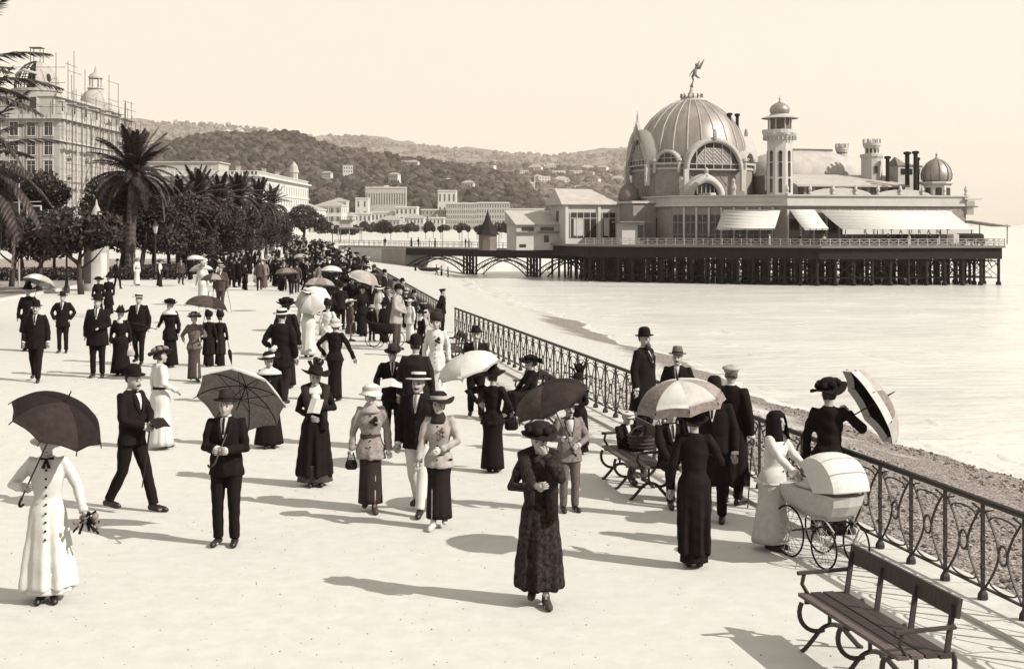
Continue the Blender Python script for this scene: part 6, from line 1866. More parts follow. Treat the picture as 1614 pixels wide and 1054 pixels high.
# ------------------------------------------------------------------ things people carry
PMES = {}
def parasol(label, hand, axis, reach=.78, rad=.5, tones=('pale', 'pale'), closed=False, trim=None, depth=.42, spin=.2, below=.12, group=None, inner=None):
    """Open parasol: the hand holds the shaft, axis points along the shaft to the tip. Eight stitched panels on ribs."""
    ax = Vector(axis).normalized()
    t = tag(empty('parasol' if 'umbrella' not in label else 'umbrella', Vector(hand) - ax * below), label, 'parasol' if 'umbrella' not in label else 'umbrella', group)
    t.rotation_mode = 'QUATERNION'; t.rotation_quaternion = ax.to_track_quat('Z', 'Y')
    L_ = below + reach                       # apex height on the shaft
    q = MB(); q.tube([(0, 0, 0), (0, 0, L_ + .10)], [.009, .007], 6); q.build('shaft', CL['brown'], t)
    q = MB(); q.tube([(0, 0, .0), (0, 0, -.06), (.02, 0, -.10), (.05, 0, -.11), (.07, 0, -.085)], [.013], 6); q.build('handle', CL['dark'], t)
    q = MB(); q.tube([(0, 0, L_ + .0), (0, 0, L_ + .13)], [.014, .005], 6); q.build('ferrule', CL['dark'], t)
    if closed: return t
    h = rad * depth
    def surf(rr, a, k):      # rr 0..1 along the rib; between ribs the cloth is drawn in
        seam = 1 - .10 * (math.sin(k * PI)) * rr ** 2
        r_ = rad * math.sin(rr * 1.25) / math.sin(1.25) * seam
        z = L_ - h * (1 - math.cos(rr * 1.25)) / (1 - math.cos(1.25)) + .03 * rad * math.sin(k * PI) * rr
        return (r_ * math.cos(a), r_ * math.sin(a), z)
    for g_ in range(8):
        key = (round(rad, 3), round(L_, 3), round(depth, 2), tones[g_ % len(tones)], inner)
        if key not in PMES:
            q = MB(); vs, fs = [], []; nr, nk = 7, 5
            for lay, dz_ in ((0, 0.0), (1, -.006)):
                for i in range(nr + 1):
                    for j in range(nk + 1):
                        p = surf(i / nr + 1e-4, (j / nk) * PI / 4, j / nk); vs.append((p[0], p[1], p[2] + dz_))
            M_ = (nr + 1) * (nk + 1)
            top_, bot_ = [], []
            for i in range(nr):
                for j in range(nk):
                    a = i * (nk + 1) + j; top_.append((a, a + 1, a + nk + 2, a + nk + 1)); bot_.append((M_ + a, M_ + a + nk + 1, M_ + a + nk + 2, M_ + a + 1))
            q.add(vs, top_ + bot_, 0)
            for k_ in range(len(top_), len(q.M)): q.M[k_] = 1
            e = nr * (nk + 1)
            for j in range(nk): q.F.append((e + j, M_ + e + j, M_ + e + j + 1, e + j + 1)); q.M.append(0)
            PMES[key] = q.mesh('panel', [CL[tones[g_ % len(tones)]], CL[inner or tones[g_ % len(tones)]]], True)
        link('panel', PMES[key], t, None, (0, 0, spin + g_ * PI / 4))
        q = MB(); pts = [Vector(surf(i / 7, spin + g_ * PI / 4, 0)) + Vector((0, 0, -.012)) for i in range(8)]
        q.tube(pts, [.005], 4)
        p_ = pts[4]; q.tube([p_, (0, 0, L_ - h * .95)], [.004], 4); q.tube([pts[7], pts[7] + (pts[7] - pts[6]).normalized() * .035], [.006], 4)
        q.build('rib', CL['dark'], t)
        if trim:
            q = MB(); ps = []
            for j in range(6): ps.append(Vector(surf(1.0, spin + g_ * PI / 4 + (j / 5) * PI / 4, j / 5)))
            for j in range(5): q.add([ps[j] + Vector((0, 0, .004)), ps[j + 1] + Vector((0, 0, .004)), ps[j + 1] * 1.0 + Vector((ps[j + 1].x * .06, ps[j + 1].y * .06, -.085)), ps[j] + Vector((ps[j].x * .06, ps[j].y * .06, -.085))], [(0, 1, 2, 3)])
            q.build('frill', CL[trim], t, True)
    return t
def cane(label, hand, tip, crook=True, group=None):
    h, t_ = Vector(hand), Vector(tip)
    o = MB(); d = (t_ - h).normalized()
    pts = [h, t_]
    if crook: pts = [h + Vector((.05, -.03, -.015)), h + Vector((.045, -.03, .02)), h + Vector((.015, -.01, .03)), h] + [t_]
    o.tube([p - h for p in pts], [.011] * (len(pts) - 1) + [.008], 6)
    ob = o.build('walking_cane', CL['dark'], None, False, loc=tuple(h))
    return tag(ob, label, 'cane', group)
def handbag(label, at, tone_='char', s=1.0):
    t = thing('handbag', label, 'bag', tuple(at), R(rnd.uniform(-30, 30)))
    q = MB(); q.ell([(-.34 * s, .09 * s, .03 * s), (-.30 * s, .13 * s, .045 * s), (-.2 * s, .12 * s, .04 * s), (-.14 * s, .09 * s, .025 * s)], 12); q.build('bag_body', CL[tone_], t, True)
    q = MB(); q.tube([(-.08 * s, 0, -.15 * s), (-.05 * s, 0, 0), (.05 * s, 0, 0), (.08 * s, 0, -.15 * s)], [.009], 5); q.build('strap', CL[tone_], t)
    return t
def folded_parasol(label, hand, tip, tone_='dark'):
    h, t_ = Vector(hand), Vector(tip); q = MB(); d = t_ - h
    t = thing('closed_parasol', label, 'parasol', tuple(h))
    q.tube([(0, 0, 0), d], [.01, .006], 6); q.build('shaft', CL['brown'], t)
    q = MB(); q.tube([d * .3, d * .38, d * .6, d * .92], [.02, .05, .045, .01], 8); q.build('folded_cloth', CL[tone_], t, True)
    return t
def sheet(label, at, rz, tone_='pale', w=.34, h=.26, name='newspaper', tilt=50):
    t = thing(name, label, name.replace('_', ' '), tuple(at), rz)
    for s in (-1, 1):
        q = MB(); q.box((s * w / 4, -.02 * abs(s), 0), (w / 2, .006, h), rot=Matrix.Rotation(R(-tilt), 3, 'X') @ Matrix.Rotation(R(s * 12), 3, 'Z')); q.build('page', CL[tone_], t)
    return t
# ------------------------------------------------------------------ the strollers, nearest first
P = person
def to_apex(label, hand, uv, dY, **k):
    h = Vector(hand); a = Vector(wp(uv[0], uv[1], h.y + dY))
    return parasol(label, h, a - h, reach=(a - h).length, **k)

# -- foreground
i = P('woman in long pale coat hiding her head behind a tilted dark umbrella, bouquet in hand', 75, 948, 668, 12, 'f', garb='coat', top_tone='white', low_tone='white', hem=.15, flare=.27, hat=('cloche', 'pale'), ra=(-.20, -.25, 1.20), la=(.42, -.22, .80), skirt_hem=.10, foldamp=.09, neckbow='char', hpitch=12)
to_apex('big dark umbrella tilted over the head of the woman in the long pale coat', i['hand']['r'], (104, 634), -.22, rad=.46, tones=('black', 'black', 'char', 'dark', 'dark', 'char', 'black', 'black'), depth=.5, spin=.5)
t = thing('bouquet', 'small dark bouquet of flowers hanging from the pale coated woman\'s hand', 'bouquet', tuple(i['hand']['l']))
q = MB(); r_ = random.Random(2)
for k in range(16): q.ball((r_.uniform(-.09, .11), r_.uniform(-.06, .06), r_.uniform(-.12, .06)), r_.uniform(.018, .035), 6)
q.build('flowers', CL['mid'], t, True)
q = MB()
for k in range(14): q.tube([(0, 0, 0), (r_.uniform(-.12, .14), r_.uniform(-.08, .08), r_.uniform(-.18, .08))], [.006, .014], 4)
q.build('leaves', CL['char'], t)

i = P('moustached man in a bowler and dark lounge suit walking to the right with a cane', 207, 806, 573, 68, 'm', top_tone='black', low_tone='black', hem=.82, hat=('bowler', 'black'), stride=.26, ra='waist', la='waist', bow=True, moustache=True, hpitch=6)
cane('thin straight walking cane held by the moustached man in the bowler', i['hand']['r'], wp(224, 768, i['hand']['r'].y), True)
sheet('dark folded hat or paper held at the waist by the moustached man', i['hand']['l'] + Vector((.1, -.02, .06)), R(60), 'char', .26, .16, 'folded_paper')

P('woman in white blouse and white skirt with dark belt and dark hat walking away', 252, 708, 540, 128, 'f', garb='blouse', top_tone='white', low_tone='white', flare=.24, belt_tone='char', hat=('wide', 'dark', 'mid'), stride=.24, ra='carry', la='down', foldamp=.10, brim=.85, hroll=14)
i = P('man in dark suit standing under a pale open umbrella, hands clasped at his chest', 357, 859, 612, -4, 'm', top_tone='black', low_tone='black', hem=.80, hat=('homburg', 'dark'), ra=(-.03, -.27, 1.14), la=(.05, -.26, 1.12), shirt_tone='white', tie_tone='black')
to_apex('pale umbrella with shade-coloured underside tilted back over the dark suited man', (i['hand']['r'] + i['hand']['l']) / 2, (388, 608), .72, rad=.54, tones=('white',), inner='taupe', depth=.42, spin=.1)  # shade under the canopy is put into the taupe inner cloth
P('dark dressed woman with broad white collar and feathered black hat behind the pale umbrella', 424, 706, 538, 18, 'f', garb='suit', top_tone='black', low_tone='black', flare=.27, collar='white', collar_w=1.35, hat=('plume', 'black', 'white'), plume_dir=(.9, .1, .7), plume_size=.95, feather='white', hem=.8, hroll=-10)
P('man in straw boater and dark jacket seen from behind, before a woman in black', 444, 640, 484, 170, 'm', top_tone='black', low_tone='char', hem=.7, hat=('boater', 'straw', 'black'), ra='down', la='carry', stride=.14)
P('woman in black with a round black hat walking away ahead of the boater man', 451, 612, 464, 176, 'f', garb='suit', top_tone='black', low_tone='black', flare=.2, hat=('wide', 'black', 'black'), brim=.8)
i = P('stout woman in voluminous black dress with tall black hat and white collar', 497, 766, 556, 10, 'f', garb='coat', top_tone='black', low_tone='skirt', hem=.16, flare=.26, hat=('plume', 'black', 'char'), collar='white', collar_w=1.05, jabot=True, stole='fur', ra='waist', la='chest', fat=1.12, plume_size=.9, hroll=8)
sheet('white folded paper in the hands of the stout woman in black', i['hand']['l'] + Vector((.0, -.03, .02)), R(-20), 'white', .20, .22, 'folded_paper', 35)
P('woman seen from behind in a tight black dress, hands on her hips', 528, 632, 500, 176, 'f', garb='suit', top_tone='black', low_tone='black', flare=.155, hem=.86, hat=('cloche', 'pale', 'light'), ra='side', la='hip', foldamp=.03)
i = P('woman in pale dress seen from behind under a large white parasol', 486, 563, 452, 178, 'f', garb='blouse', top_tone='pale', low_tone='white', flare=.19, hat=('straw', 'white', 'light'), ra='hold', la='down', foldamp=.08, belt_tone='pale')
to_apex('large white parasol covering the head of the pale dressed woman seen from behind', i['hand']['r'], (490, 464), -.5, rad=.52, tones=('white', 'white', 'white', 'pale', 'light', 'white', 'pale', 'white'), depth=.55)
P('woman in white with a small dark hat, next to the large white parasol', 517, 567, 470, 172, 'f', garb='suit', top_tone='white', low_tone='white', flare=.21, hem=.6, hat=('toque', 'char'), ra='carry', la='down', foldamp=.06)
i = P('woman in pale bell hat and belted grey suit over a narrow dark skirt, walking forward', 584, 806, 603, 4, 'f', garb='suit', top_tone='taupe', low_tone='dark', flare=.17, hem=.74, hat=('cloche', 'white', 'light'), stride=.20, ra='down', la='down', corsage='char', glove='white', belt=True, belt_tone='brown', skirt_hem=.12, collar='light', collar_w=.85, shoe='brown')
handbag('small dark bag in the hand of the woman in the grey suit', i['hand']['r'] + Vector((0, 0, .02)), 'char', .62)
i = P('woman in dark brimmed hat and pale cutaway jacket over a narrow black skirt', 692, 832, 610, -6, 'f', garb='suit', top_tone='light', low_tone='char', flare=.165, hem=.80, hat=('wide', 'char', 'light'), brim=.82, plain=True, stride=.22, ra='fwd', la='waist', skirt_hem=.13, collar='dark', collar_w=.75, corsage='mid', glove='white', shoe='shoew', lead=-1)
P('man in straw boater and white trousers half hidden behind the pale jacket woman', 660, 808, 583, -14, 'm', top_tone='black', low_tone='white', hem=.80, hat=('boater', 'straw', 'black'), stride=.26, moustache=True, tie_tone='mid')
i = P('man in dark suit and homburg reading a paper, white flower in his buttonhole', 619, 706, 540, 2, 'm', top_tone='black', low_tone='black', hem=.8, hat=('homburg', 'dark'), ra='read', la='read', buttonhole=True, hpitch=14)
sheet('small open booklet read by the man with the white buttonhole', (i['hand']['r'] + i['hand']['l']) / 2 + Vector((0, -.05, .03)), R(4), 'white', .36, .22, 'newspaper', 60)
P('broad man in dark coat and bowler seen from behind beside the reading man', 655, 712, 526, 172, 'm', top_tone='char', low_tone='black', hem=.5, hat=('bowler', 'black'), fat=1.15, shirt=True)
i = P('woman in white with a dark corsage and no visible hat brim, facing the camera', 688, 636, 488, -8, 'f', garb='suit', top_tone='white', low_tone='white', flare=.2, hem=.66, hat=('toque', 'dark'), corsage='char', ra='down', la='down', foldamp=.05)
i = P('woman in long black dress seen from behind with feathered black hat', 777, 744, 560, 165, 'f', garb='suit', top_tone='black', low_tone='black', flare=.205, hem=.82, hat=('plume', 'black', 'black'), ra='carry', la=(.24, .05, 1.18), foldamp=.03, plume_size=.7)
to_apex('wide bright white parasol held out by the woman in long black dress', i['hand']['l'], (731, 558), -.10, rad=.50, tones=('white',), inner='light', depth=.5)
handbag('black handbag carried by the woman in long black dress', i['hand']['r'], 'black', .8)
P('man in black hat and dark suit facing the camera behind the white parasol', 750, 660, 512, 4, 'm', top_tone='black', low_tone='black', hem=.8, hat=('homburg', 'black'), stride=.14, moustache=True)
i = P('woman in long dark fur trimmed coat shading her face with one hand', 850, 953, 655, 2, 'f', garb='coat', top_tone='furcoat', low_tone='char', hem=.17, flare=.225, hat=('wide', 'char', 'char'), brim=.72, ra='chest', la='face', stole='fur', skirt_hem=.16, foldamp=.06, shoe='brown', htilt=4, hpitch=6, stride=.1)
i = P('man in light grey jacket and bow tie whose head is under the dark umbrella', 897, 806, 624, 16, 'm', top_tone='mid', low_tone='grey', hem=.78, hat=('homburg', 'light'), bow=True, ra='hold', la='waist', moustache=True)
to_apex('dark umbrella with one paler panel held by the man in the light grey jacket', i['hand']['r'], (858, 606), -.12, rad=.52, tones=('dark', 'char', 'char', 'char', 'char', 'brown', 'brown', 'dark'), depth=.5, spin=0.1, inner='char')
P('woman in black furs with a huge ostrich plumed hat by the bench', 912, 716, 574, -38, 'f', garb='coat', top_tone='black', low_tone='black', hem=.2, flare=.22, hat=('plume', 'black', 'black'), plume_size=1.45, plume_dir=(-.35, .2, 1), feather='black', stole='char', ra='waist', la='waist', fat=1.1)
P('portly man in long black overcoat and bowler standing by the railing', 1015, 700, 515, 52, 'm', top_tone='black', low_tone='black', hem=.52, hat=('bowler', 'black'), fat=1.16, ra='down', la='back', beard=True, hyaw=-20)
P('man in soft grey hat and loose tie facing the camera behind the striped parasol', 1068, 722, 544, -14, 'm', top_tone='black', low_tone='black', hem=.62, hat=('homburg', 'grey', 'char'), ra='down', la='down', tie_tone='light', moustache=True, fat=1.05)
i = P('slim figure in long black coat seen from behind under the striped parasol', 1094, 894, 636, 176, 'f', garb='coat', top_tone='black', low_tone='black', hem=.16, flare=.165, hat=('cloche', 'black', 'black'), ra='hold', la='down', foldamp=.03)
to_apex('striped pale parasol with dark border panels above the slim figure in black', i['hand']['l'] * .4 + i['hand']['r'] * .6, (1068, 599), -.1, rad=.47, tones=('taupe', 'white', 'pale', 'white', 'taupe', 'mid', 'white', 'pale'), depth=.46, spin=.28, inner='mid', trim='mid')
P('grey bearded man in black bowler between the slim figure and the flat cap man', 1126, 822, 592, -20, 'm', top_tone='black', low_tone='black', hem=.46, hat=('bowler', 'black'), grey=True, beard=True)
i = P('man in a light flat cap and long dark overcoat seen from behind with a cane', 1152, 796, 572, 148, 'm', top_tone='black', low_tone='black', hem=.26, hat=('cap', 'light'), ra='down', la='down', hyaw=25, grey=True)
cane('long thin cane planted on the ground by the man in the light flat cap', i['hand']['r'], wp(1178, 806, i['hand']['r'].y - .1), True)
i = P('nurse in pale dress with dark veil pushing the white pram', 1218, 866, 647, 52, 'f', garb='suit', top_tone='white', low_tone='pale', flare=.26, hem=.84, hat=('veil', 'black'), ra='push', la='push', lean=.07, foldamp=.08, skirt_hem=.1)
i = P('woman in black seen from behind at the railing with an upturned frilled parasol', 1306, 846, 588, 158, 'f', garb='suit', top_tone='black', low_tone='black', flare=.2, hem=.84, hat=('wide', 'black', 'black'), brim=.85, hroll=12, ra='up', la='down', hyaw=25)
parasol('dark parasol with pale frilled top tilted sideways by the woman at the railing', i['hand']['r'] + Vector((.12, 0, -.05)), (.90, .06, .50), reach=.42, rad=.50, tones=('light', 'mid'), inner='black', depth=.35, trim='white', spin=.3)

# -- the seated pair on the middle bench
i = P('boy in dark sailor jacket and pale flat cap sitting on the bench', xy=(1.64, 20.15), height=1.02, face=28, sex='m', sit=True, top_tone='black', low_tone='brown', hat=('flat', 'pale'), ra='lap', la='lap', hpitch=14, hem=.9, tie=False)
i['root'].location.z = .02
t = thing('wicker_basket', 'dark woven basket held on the lap of the boy in the pale cap', 'basket', (1.86, 19.86, .50), R(20))
q = MB(); q.lathe([(.0, 0), (.13, 0), (.17, .09), (.18, .2), (.165, .2), (.15, .1), (.11, .02)], 16, sx=1.25)
for z, r_ in ((.04, .155), (.09, .175), (.14, .18), (.2, .185)): q.tube([(r_ * 1.25 * math.cos(2 * PI * k / 14), r_ * math.sin(2 * PI * k / 14), z) for k in range(14)], [.012], 5, closed=True)
q.build('basket_body', CL['brown'], t)
q = MB(); q.tube([(.2 * math.cos(PI * k / 8), 0, .19 + .14 * math.sin(PI * k / 8)) for k in range(9)], [.012], 5); q.build('handle', CL['brown'], t)
i = P('man in dark clothes sitting on the bench end, half hidden by the slim figure', xy=(2.12, 18.62), height=1.36, face=8, sex='m', sit=True, top_tone='black', low_tone='black', hat=('homburg', 'black'), ra='lap', la='lap', hem=.9)
P('woman in dark coat and dark hat sitting on the half hidden bench', xy=(.36, 26.2), height=1.30, face=-70, sex='f', sit=True, garb='suit', top_tone='black', low_tone='black', hat=('wide', 'black', 'black'), hem=.9, ra='lap', la='lap', hi=False)

# -- the white pram
pu = thing('pram', 'white hooded baby carriage on tall thin spoked wheels beside the nurse', 'pram', (3.40, 15.35, .006), R(-66), None, .93)
b = MB(); 
rows_ = []
for z, x0_, x1_, wy in ((.52, -.30, .30, .14), (.60, -.42, .42, .19), (.72, -.50, .50, .22), (.84, -.54, .53, .235)):
    rows_.append([(x0_, -wy, z), (x1_, -wy * .92, z), (x1_ + .03, 0, z), (x1_, wy * .92, z), (x0_, wy, z), (x0_ - .03, 0, z)])
b.loft(rows_); b.build('body', CL['pale'], pu)
hd = MB(); n_ = 9
ribs_ = []
NB = 13
for k in range(NB):
    a = R(8 + k * 120 / (NB - 1)); ring = []
    for j in range(n_):
        f = -1 + 2 * j / (n_ - 1); w_ = .25 * (f if abs(f) < 1 else f)
        rr = .44 * (1 - .10 * abs(f) ** 3)
        ring.append((.18 + rr * math.cos(a), w_, .84 + rr * math.sin(a) * 1.02))
    ribs_.append(ring)
vs = [p for r in ribs_ for p in r]; fs = [(k * n_ + j, k * n_ + j + 1, (k + 1) * n_ + j + 1, (k + 1) * n_ + j) for k in range(NB - 1) for j in range(n_ - 1)]
hd.add(vs, fs)
for s, j in ((-1, 0), (1, n_ - 1)): hd.add([(.18, s * .25, .84)] + [ribs_[k][j] for k in range(NB)], [(0, k + 1, k + 2) for k in range(NB - 1)])
ob = hd.build('hood', CL['white'], pu); ob.data.materials[0] = CL['white']
sm_ = ob.modifiers.new('thick', 'SOLIDIFY'); sm_.thickness = .012
for k in range(0, NB, 3):
    q = MB(); q.tube(ribs_[k], [.009], 5); q.build('hood_bow', CL['light'], ob)
b = MB(); b.ell([(.85, .34, .19, 0, -.12), (.90, .30, .17, 0, -.12), (.93, .15, .1, 0, -.12)], 14); b.build('blanket', CL['white'], pu, True)
b = MB(); b.tube([(-.5, -.2, .82), (-.78, -.2, .98), (-.80, 0, .99), (-.78, .2, .98), (-.5, .2, .82)], [.013], 6); b.build('push_handle', CL['brown'], pu)
def wheel(r_, nsp):
    w_ = MB(); w_.tube([(r_ * math.cos(2 * PI * k / 28), 0, r_ * math.sin(2 * PI * k / 28)) for k in range(28)], [.012], 6, closed=True); 
    s_ = MB()
    for k in range(nsp): s_.tube([(0, 0, 0), (r_ * math.cos(2 * PI * k / nsp), 0, r_ * math.sin(2 * PI * k / nsp))], [.0035], 4)
    s_.tube([(0, -.035, 0), (0, .035, 0)], [.02], 8)
    return w_.mesh('wheel', CL['char'], True), s_.mesh('spokes', M_WALLG)
wr_ = wheel(.30, 16); wf_ = wheel(.24, 14)
for x_, (wm, sm2), r_ in ((-.33, wr_, .30), (.36, wf_, .24)):
    for s in (-1, 1):
        o = link('wheel', wm, pu, (x_, s * .23, r_)); link('spokes', sm2, o)
    b = MB(); b.tube([(x_, -.24, r_), (x_, .24, r_)], [.012], 6); b.build('axle', M_IRON, pu)
for s in (-1, 1):
    b = MB(); b.tube([(-.33, s * .18, .30), (-.46, s * .18, .48), (-.30, s * .18, .58), (0, s * .18, .50), (.30, s * .18, .56), (.48, s * .18, .44), (.36, s * .18, .24)], [.011], 6); b.build('spring', M_WALLG, pu)

# -- left middle distance, walking towards us or across
i = P('tall woman in dark coat and feathered hat with a pale parasol on her shoulder', 44, 553, 437, 8, 'f', garb='coat', top_tone='black', low_tone='black', hem=.5, flare=.21, hat=('plume', 'black', 'black'), plume_size=.7, ra='down', la='hold', hi=False)
to_apex('pale parasol half open behind the tall woman at the left edge', i['hand']['l'], (66, 434), .3, rad=.48, tones=('light', 'pale', 'white', 'light'), depth=.5)
P('man in bowler and dark suit striding forward at the left edge', 57, 601, 472, 6, 'm', top_tone='black', low_tone='black', hem=.72, hat=('bowler', 'black'), stride=.26, moustache=True)
P('man in dark suit and soft hat with hands in pockets, alone at the left', 99, 556, 458, 6, 'm', top_tone='black', low_tone='black', hem=.74, hat=('homburg', 'char'), ra='pocket', la='pocket', hi=False)
P('big man in dark frock coat and black hat, arm in arm at the left', 154, 595, 462, 4, 'm', top_tone='black', low_tone='black', hem=.68, hat=('homburg', 'black'), la='waist', fat=1.12, hi=False)
i = P('woman in black dress arm in arm with the big man in the frock coat', 190, 592, 473, 8, 'f', garb='suit', top_tone='black', low_tone='black', flare=.27, hem=.84, hat=('plume', 'black', 'black'), plume_size=.6, collar='white', collar_w=.7, hi=False)
handbag('pale handbag held by the woman in black with the big man', i['hand']['l'], 'light', .8)
i = P('man in a pale straw boater and dark suit walking with arms loose', 219, 574, 461, -4, 'm', top_tone='black', low_tone='black', hem=.8, hat=('boater', 'straw', 'black'), stride=.10, hi=False)
i = P('woman in black with a wide white collar holding a long closed umbrella', 268, 579, 467, -12, 'f', garb='suit', top_tone='black', low_tone='black', flare=.2, hem=.7, hat=('wide', 'black', 'black'), collar='white', collar_w=1.25, brim=.8, hi=False, ra='carry')
folded_parasol('long dark closed umbrella held aslant by the woman with the white collar', i['hand']['r'], i['hand']['r'] + Vector((-.85, -.1, .22)), 'black')
i = P('woman in patterned grey jacket and dark skirt walking under a light and dark parasol', 306, 601, 488, 20, 'f', garb='suit', top_tone='grey', low_tone='brown', flare=.17, hem=.82, hat=('wide', 'black', 'light'), brim=.75, ra='carry', la='hold', stride=.18, hi=False)
to_apex('half light half dark parasol over the woman in the patterned jacket', i['hand']['l'], (328, 466), .12, rad=.52, tones=('light', 'brown', 'brown', 'dark', 'dark', 'pale', 'pale', 'light'), depth=.52, spin=.6)
P('woman in black with round black hat, left of two walking close together', 329, 578, 488, 174, 'f', garb='coat', top_tone='black', low_tone='black', hem=.4, flare=.19, hat=('toque', 'black'), hi=False)
i = P('woman in black with round black hat, right of two walking close together', 347, 577, 489, 170, 'f', garb='coat', top_tone='char', low_tone='black', hem=.4, flare=.18, hat=('toque', 'black'), hi=False)
folded_parasol('short closed dark umbrella hanging beside the right hand woman in black', i['hand']['r'], i['hand']['r'] + Vector((.1, 0, -.62)), 'black')
P('woman in white with a flat pale hat before the avenue trees', 319, 482, 412, -10, 'f', garb='blouse', top_tone='white', low_tone='white', flare=.22, hat=('straw', 'straw', 'char'), hi=False, belt_tone='pale')
i = P('man in open brown jacket and straw hat with a stick, near the white dressed woman', 348, 492, 416, -6, 'm', top_tone='brown', low_tone='brown', hem=.76, hat=('boater', 'straw', 'dark'), hi=False, stride=.14)
cane('walking stick of the man in the brown jacket', i['hand']['l'], Vector((i['hand']['l'].x + .2, i['hand']['l'].y - .1, .01)), False)

# -- along the railing, middle distance
P('man in dark jacket and cap leaning at the railing gap looking out to sea', 697, 526, 453, 96, 'm', top_tone='black', low_tone='black', hem=.76, hat=('flat', 'char'), ra='back', la='back', hyaw=10, hi=False)
P('girl in a large white hat and dark coat standing by the dark pram', 553, 538, 470, 110, 'f', garb='coat', top_tone='brown', low_tone='mid', hem=.34, skirt_hem=.3, flare=.24, hat=('straw', 'white', 'white'), brim=1.2, hi=False)
P('boy in sailor suit and straw hat next to the girl in the large white hat', 586, 538, 480, 160, 'm', top_tone='black', low_tone='black', hem=.8, hat=('boater', 'straw', 'black'), hi=False)
P('woman in black skirt standing over the children by the railing', 571, 530, 446, 30, 'f', garb='suit', top_tone='black', low_tone='black', flare=.2, hat=('wide', 'black', 'char'), hi=False)
P('man in pale jacket leaning over to the railing benches, dark hat', 624, 552, 446, 70, 'm', top_tone='light', low_tone='brown', hem=.72, hat=('homburg', 'black'), lean=.12, ra='waist', la='waist', hi=False)
P('man in black standing at the railing behind the pale jacket man', 634, 500, 438, 84, 'm', top_tone='black', low_tone='black', hem=.66, hat=('bowler', 'black'), hi=False)
P('woman with a tall black feather hat and white ruff sitting by the railing', 664, 562, 480, -60, 'f', garb='coat', top_tone='black', low_tone='black', hem=.4, flare=.2, hat=('plume', 'black', 'black'), plume_size=1.1, collar='white', hi=False)
i = P('woman in dark dress under the pale grey parasol in the crowd by the railing', 566, 510, 440, 20, 'f', garb='suit', top_tone='black', low_tone='black', flare=.2, hat=('wide', 'black', 'pale'), hi=False, ra='hold')
to_apex('pale grey parasol above the dark crowd by the railing', i['hand']['r'], (577, 428), -.1, rad=.62, tones=('light', 'taupe', 'pale', 'light'), depth=.55)
for k, (u, v, tp, sx_, fc, tt, lt, ht, lb) in enumerate((
        (646, 540, 470, 'f', -40, 'white', 'white', ('straw', 'white', 'light'), 'woman in white with white hat sitting against the railing bench'),
        (606, 540, 472, 'f', 160, 'black', 'black', ('wide', 'black', 'black'), 'stooping woman in black beside the boy in the sailor suit'),
        (598, 516, 448, 'f', -30, 'white', 'pale', ('wide', 'white', 'char'), 'woman in white blouse among the dark group by the railing'),
        (544, 510, 438, 'm', 165, 'black', 'black', ('bowler', 'black'), 'man in black with bowler at the left of the dark railing group'),
        (537, 520, 444, 'm', 175, 'char', 'black', ('homburg', 'black'), 'man in charcoal suit with his back turned at the left of the dark railing group'),
        (556, 498, 430, 'f', 10, 'black', 'black', ('plume', 'black', 'char'), 'woman in black plumed hat deep in the dark railing group'),
        (583, 496, 428, 'm', 30, 'black', 'black', ('homburg', 'char'), 'man in black facing the camera deep in the dark railing group'),
        (606, 486, 424, 'm', 80, 'black', 'black', ('bowler', 'black'), 'man in black with bowler resting at the railing above the pale parasol'),
        (622, 478, 438, 'f', -50, 'light', 'pale', ('wide', 'black', 'black'), 'woman in light clothes at the railing past the man in the bowler'))):
    P(lb, u, v, tp, fc, sx_, garb='suit', top_tone=tt, low_tone=lt, flare=.2, hat=ht, hi=False)
for k, (u, v, tp, sx_, fc, tt, lt, ht, lb) in enumerate((
        (652, 520, 456, 'm', 60, 'black', 'black', ('homburg', 'char'), 'man in black hat at the railing just left of the cap man'),
        (640, 516, 452, 'f', -20, 'black', 'black', ('plume', 'black', 'white'), 'woman in black with white plume at the railing left of the cap man'),
        (668, 540, 474, 'f', 30, 'light', 'light', ('wide', 'char', 'light'), 'woman in light suit and dark hat close to the railing gap'),
        (590, 480, 424, 'f', 15, 'black', 'black', ('wide', 'black', 'black'), 'woman in black wide hat pressed to the railing behind the pale parasol'),
        (574, 476, 420, 'm', 170, 'black', 'black', ('bowler', 'black'), 'man with bowler and turned back behind the pale grey parasol'),
        (612, 524, 456, 'm', 40, 'black', 'char', ('boater', 'straw', 'black'), 'man in straw boater between the dark pram and the railing'),
        (588, 508, 442, 'm', -15, 'char', 'black', ('homburg', 'dark'), 'man in charcoal suit just right of the pale grey parasol'),
        (520, 528, 458, 'm', 176, 'black', 'black', ('bowler', 'black'), 'man in bowler walking away right of the white dressed pair'),
        (528, 516, 448, 'f', 172, 'black', 'black', ('wide', 'black', 'char'), 'woman in black walking away beside the far right bowler man'))):
    P(lb, u, v, tp, fc, sx_, garb='suit', top_tone=tt, low_tone=lt, flare=.2, hat=ht, hi=False)
# dark perambulator in the group
dp = thing('pram', 'low dark pram standing among the children by the railing', 'pram', gp(606, 547) + (.006,), R(20))
b = MB(); b.ell([(.4, .3, .16), (.5, .42, .22), (.72, .46, .24), (.74, .4, .2)], 14); b.build('body', CL['black'], dp, True)
b = MB(); b.lathe([(.0, .42), (.2, .36), (.32, .2), (.34, 0)], 14, (.14, 0, .72), sy=.72); b.build('hood', CL['black'], dp, True)
b = MB(); b.tube([(-.4, 0, .7), (-.7, 0, .95)], [.02], 5); b.build('push_handle', CL['char'], dp)
for x_ in (-.3, .32):
    for s in (-1, 1): link('wheel', wf_[0], dp, (x_, s * .22, .24))

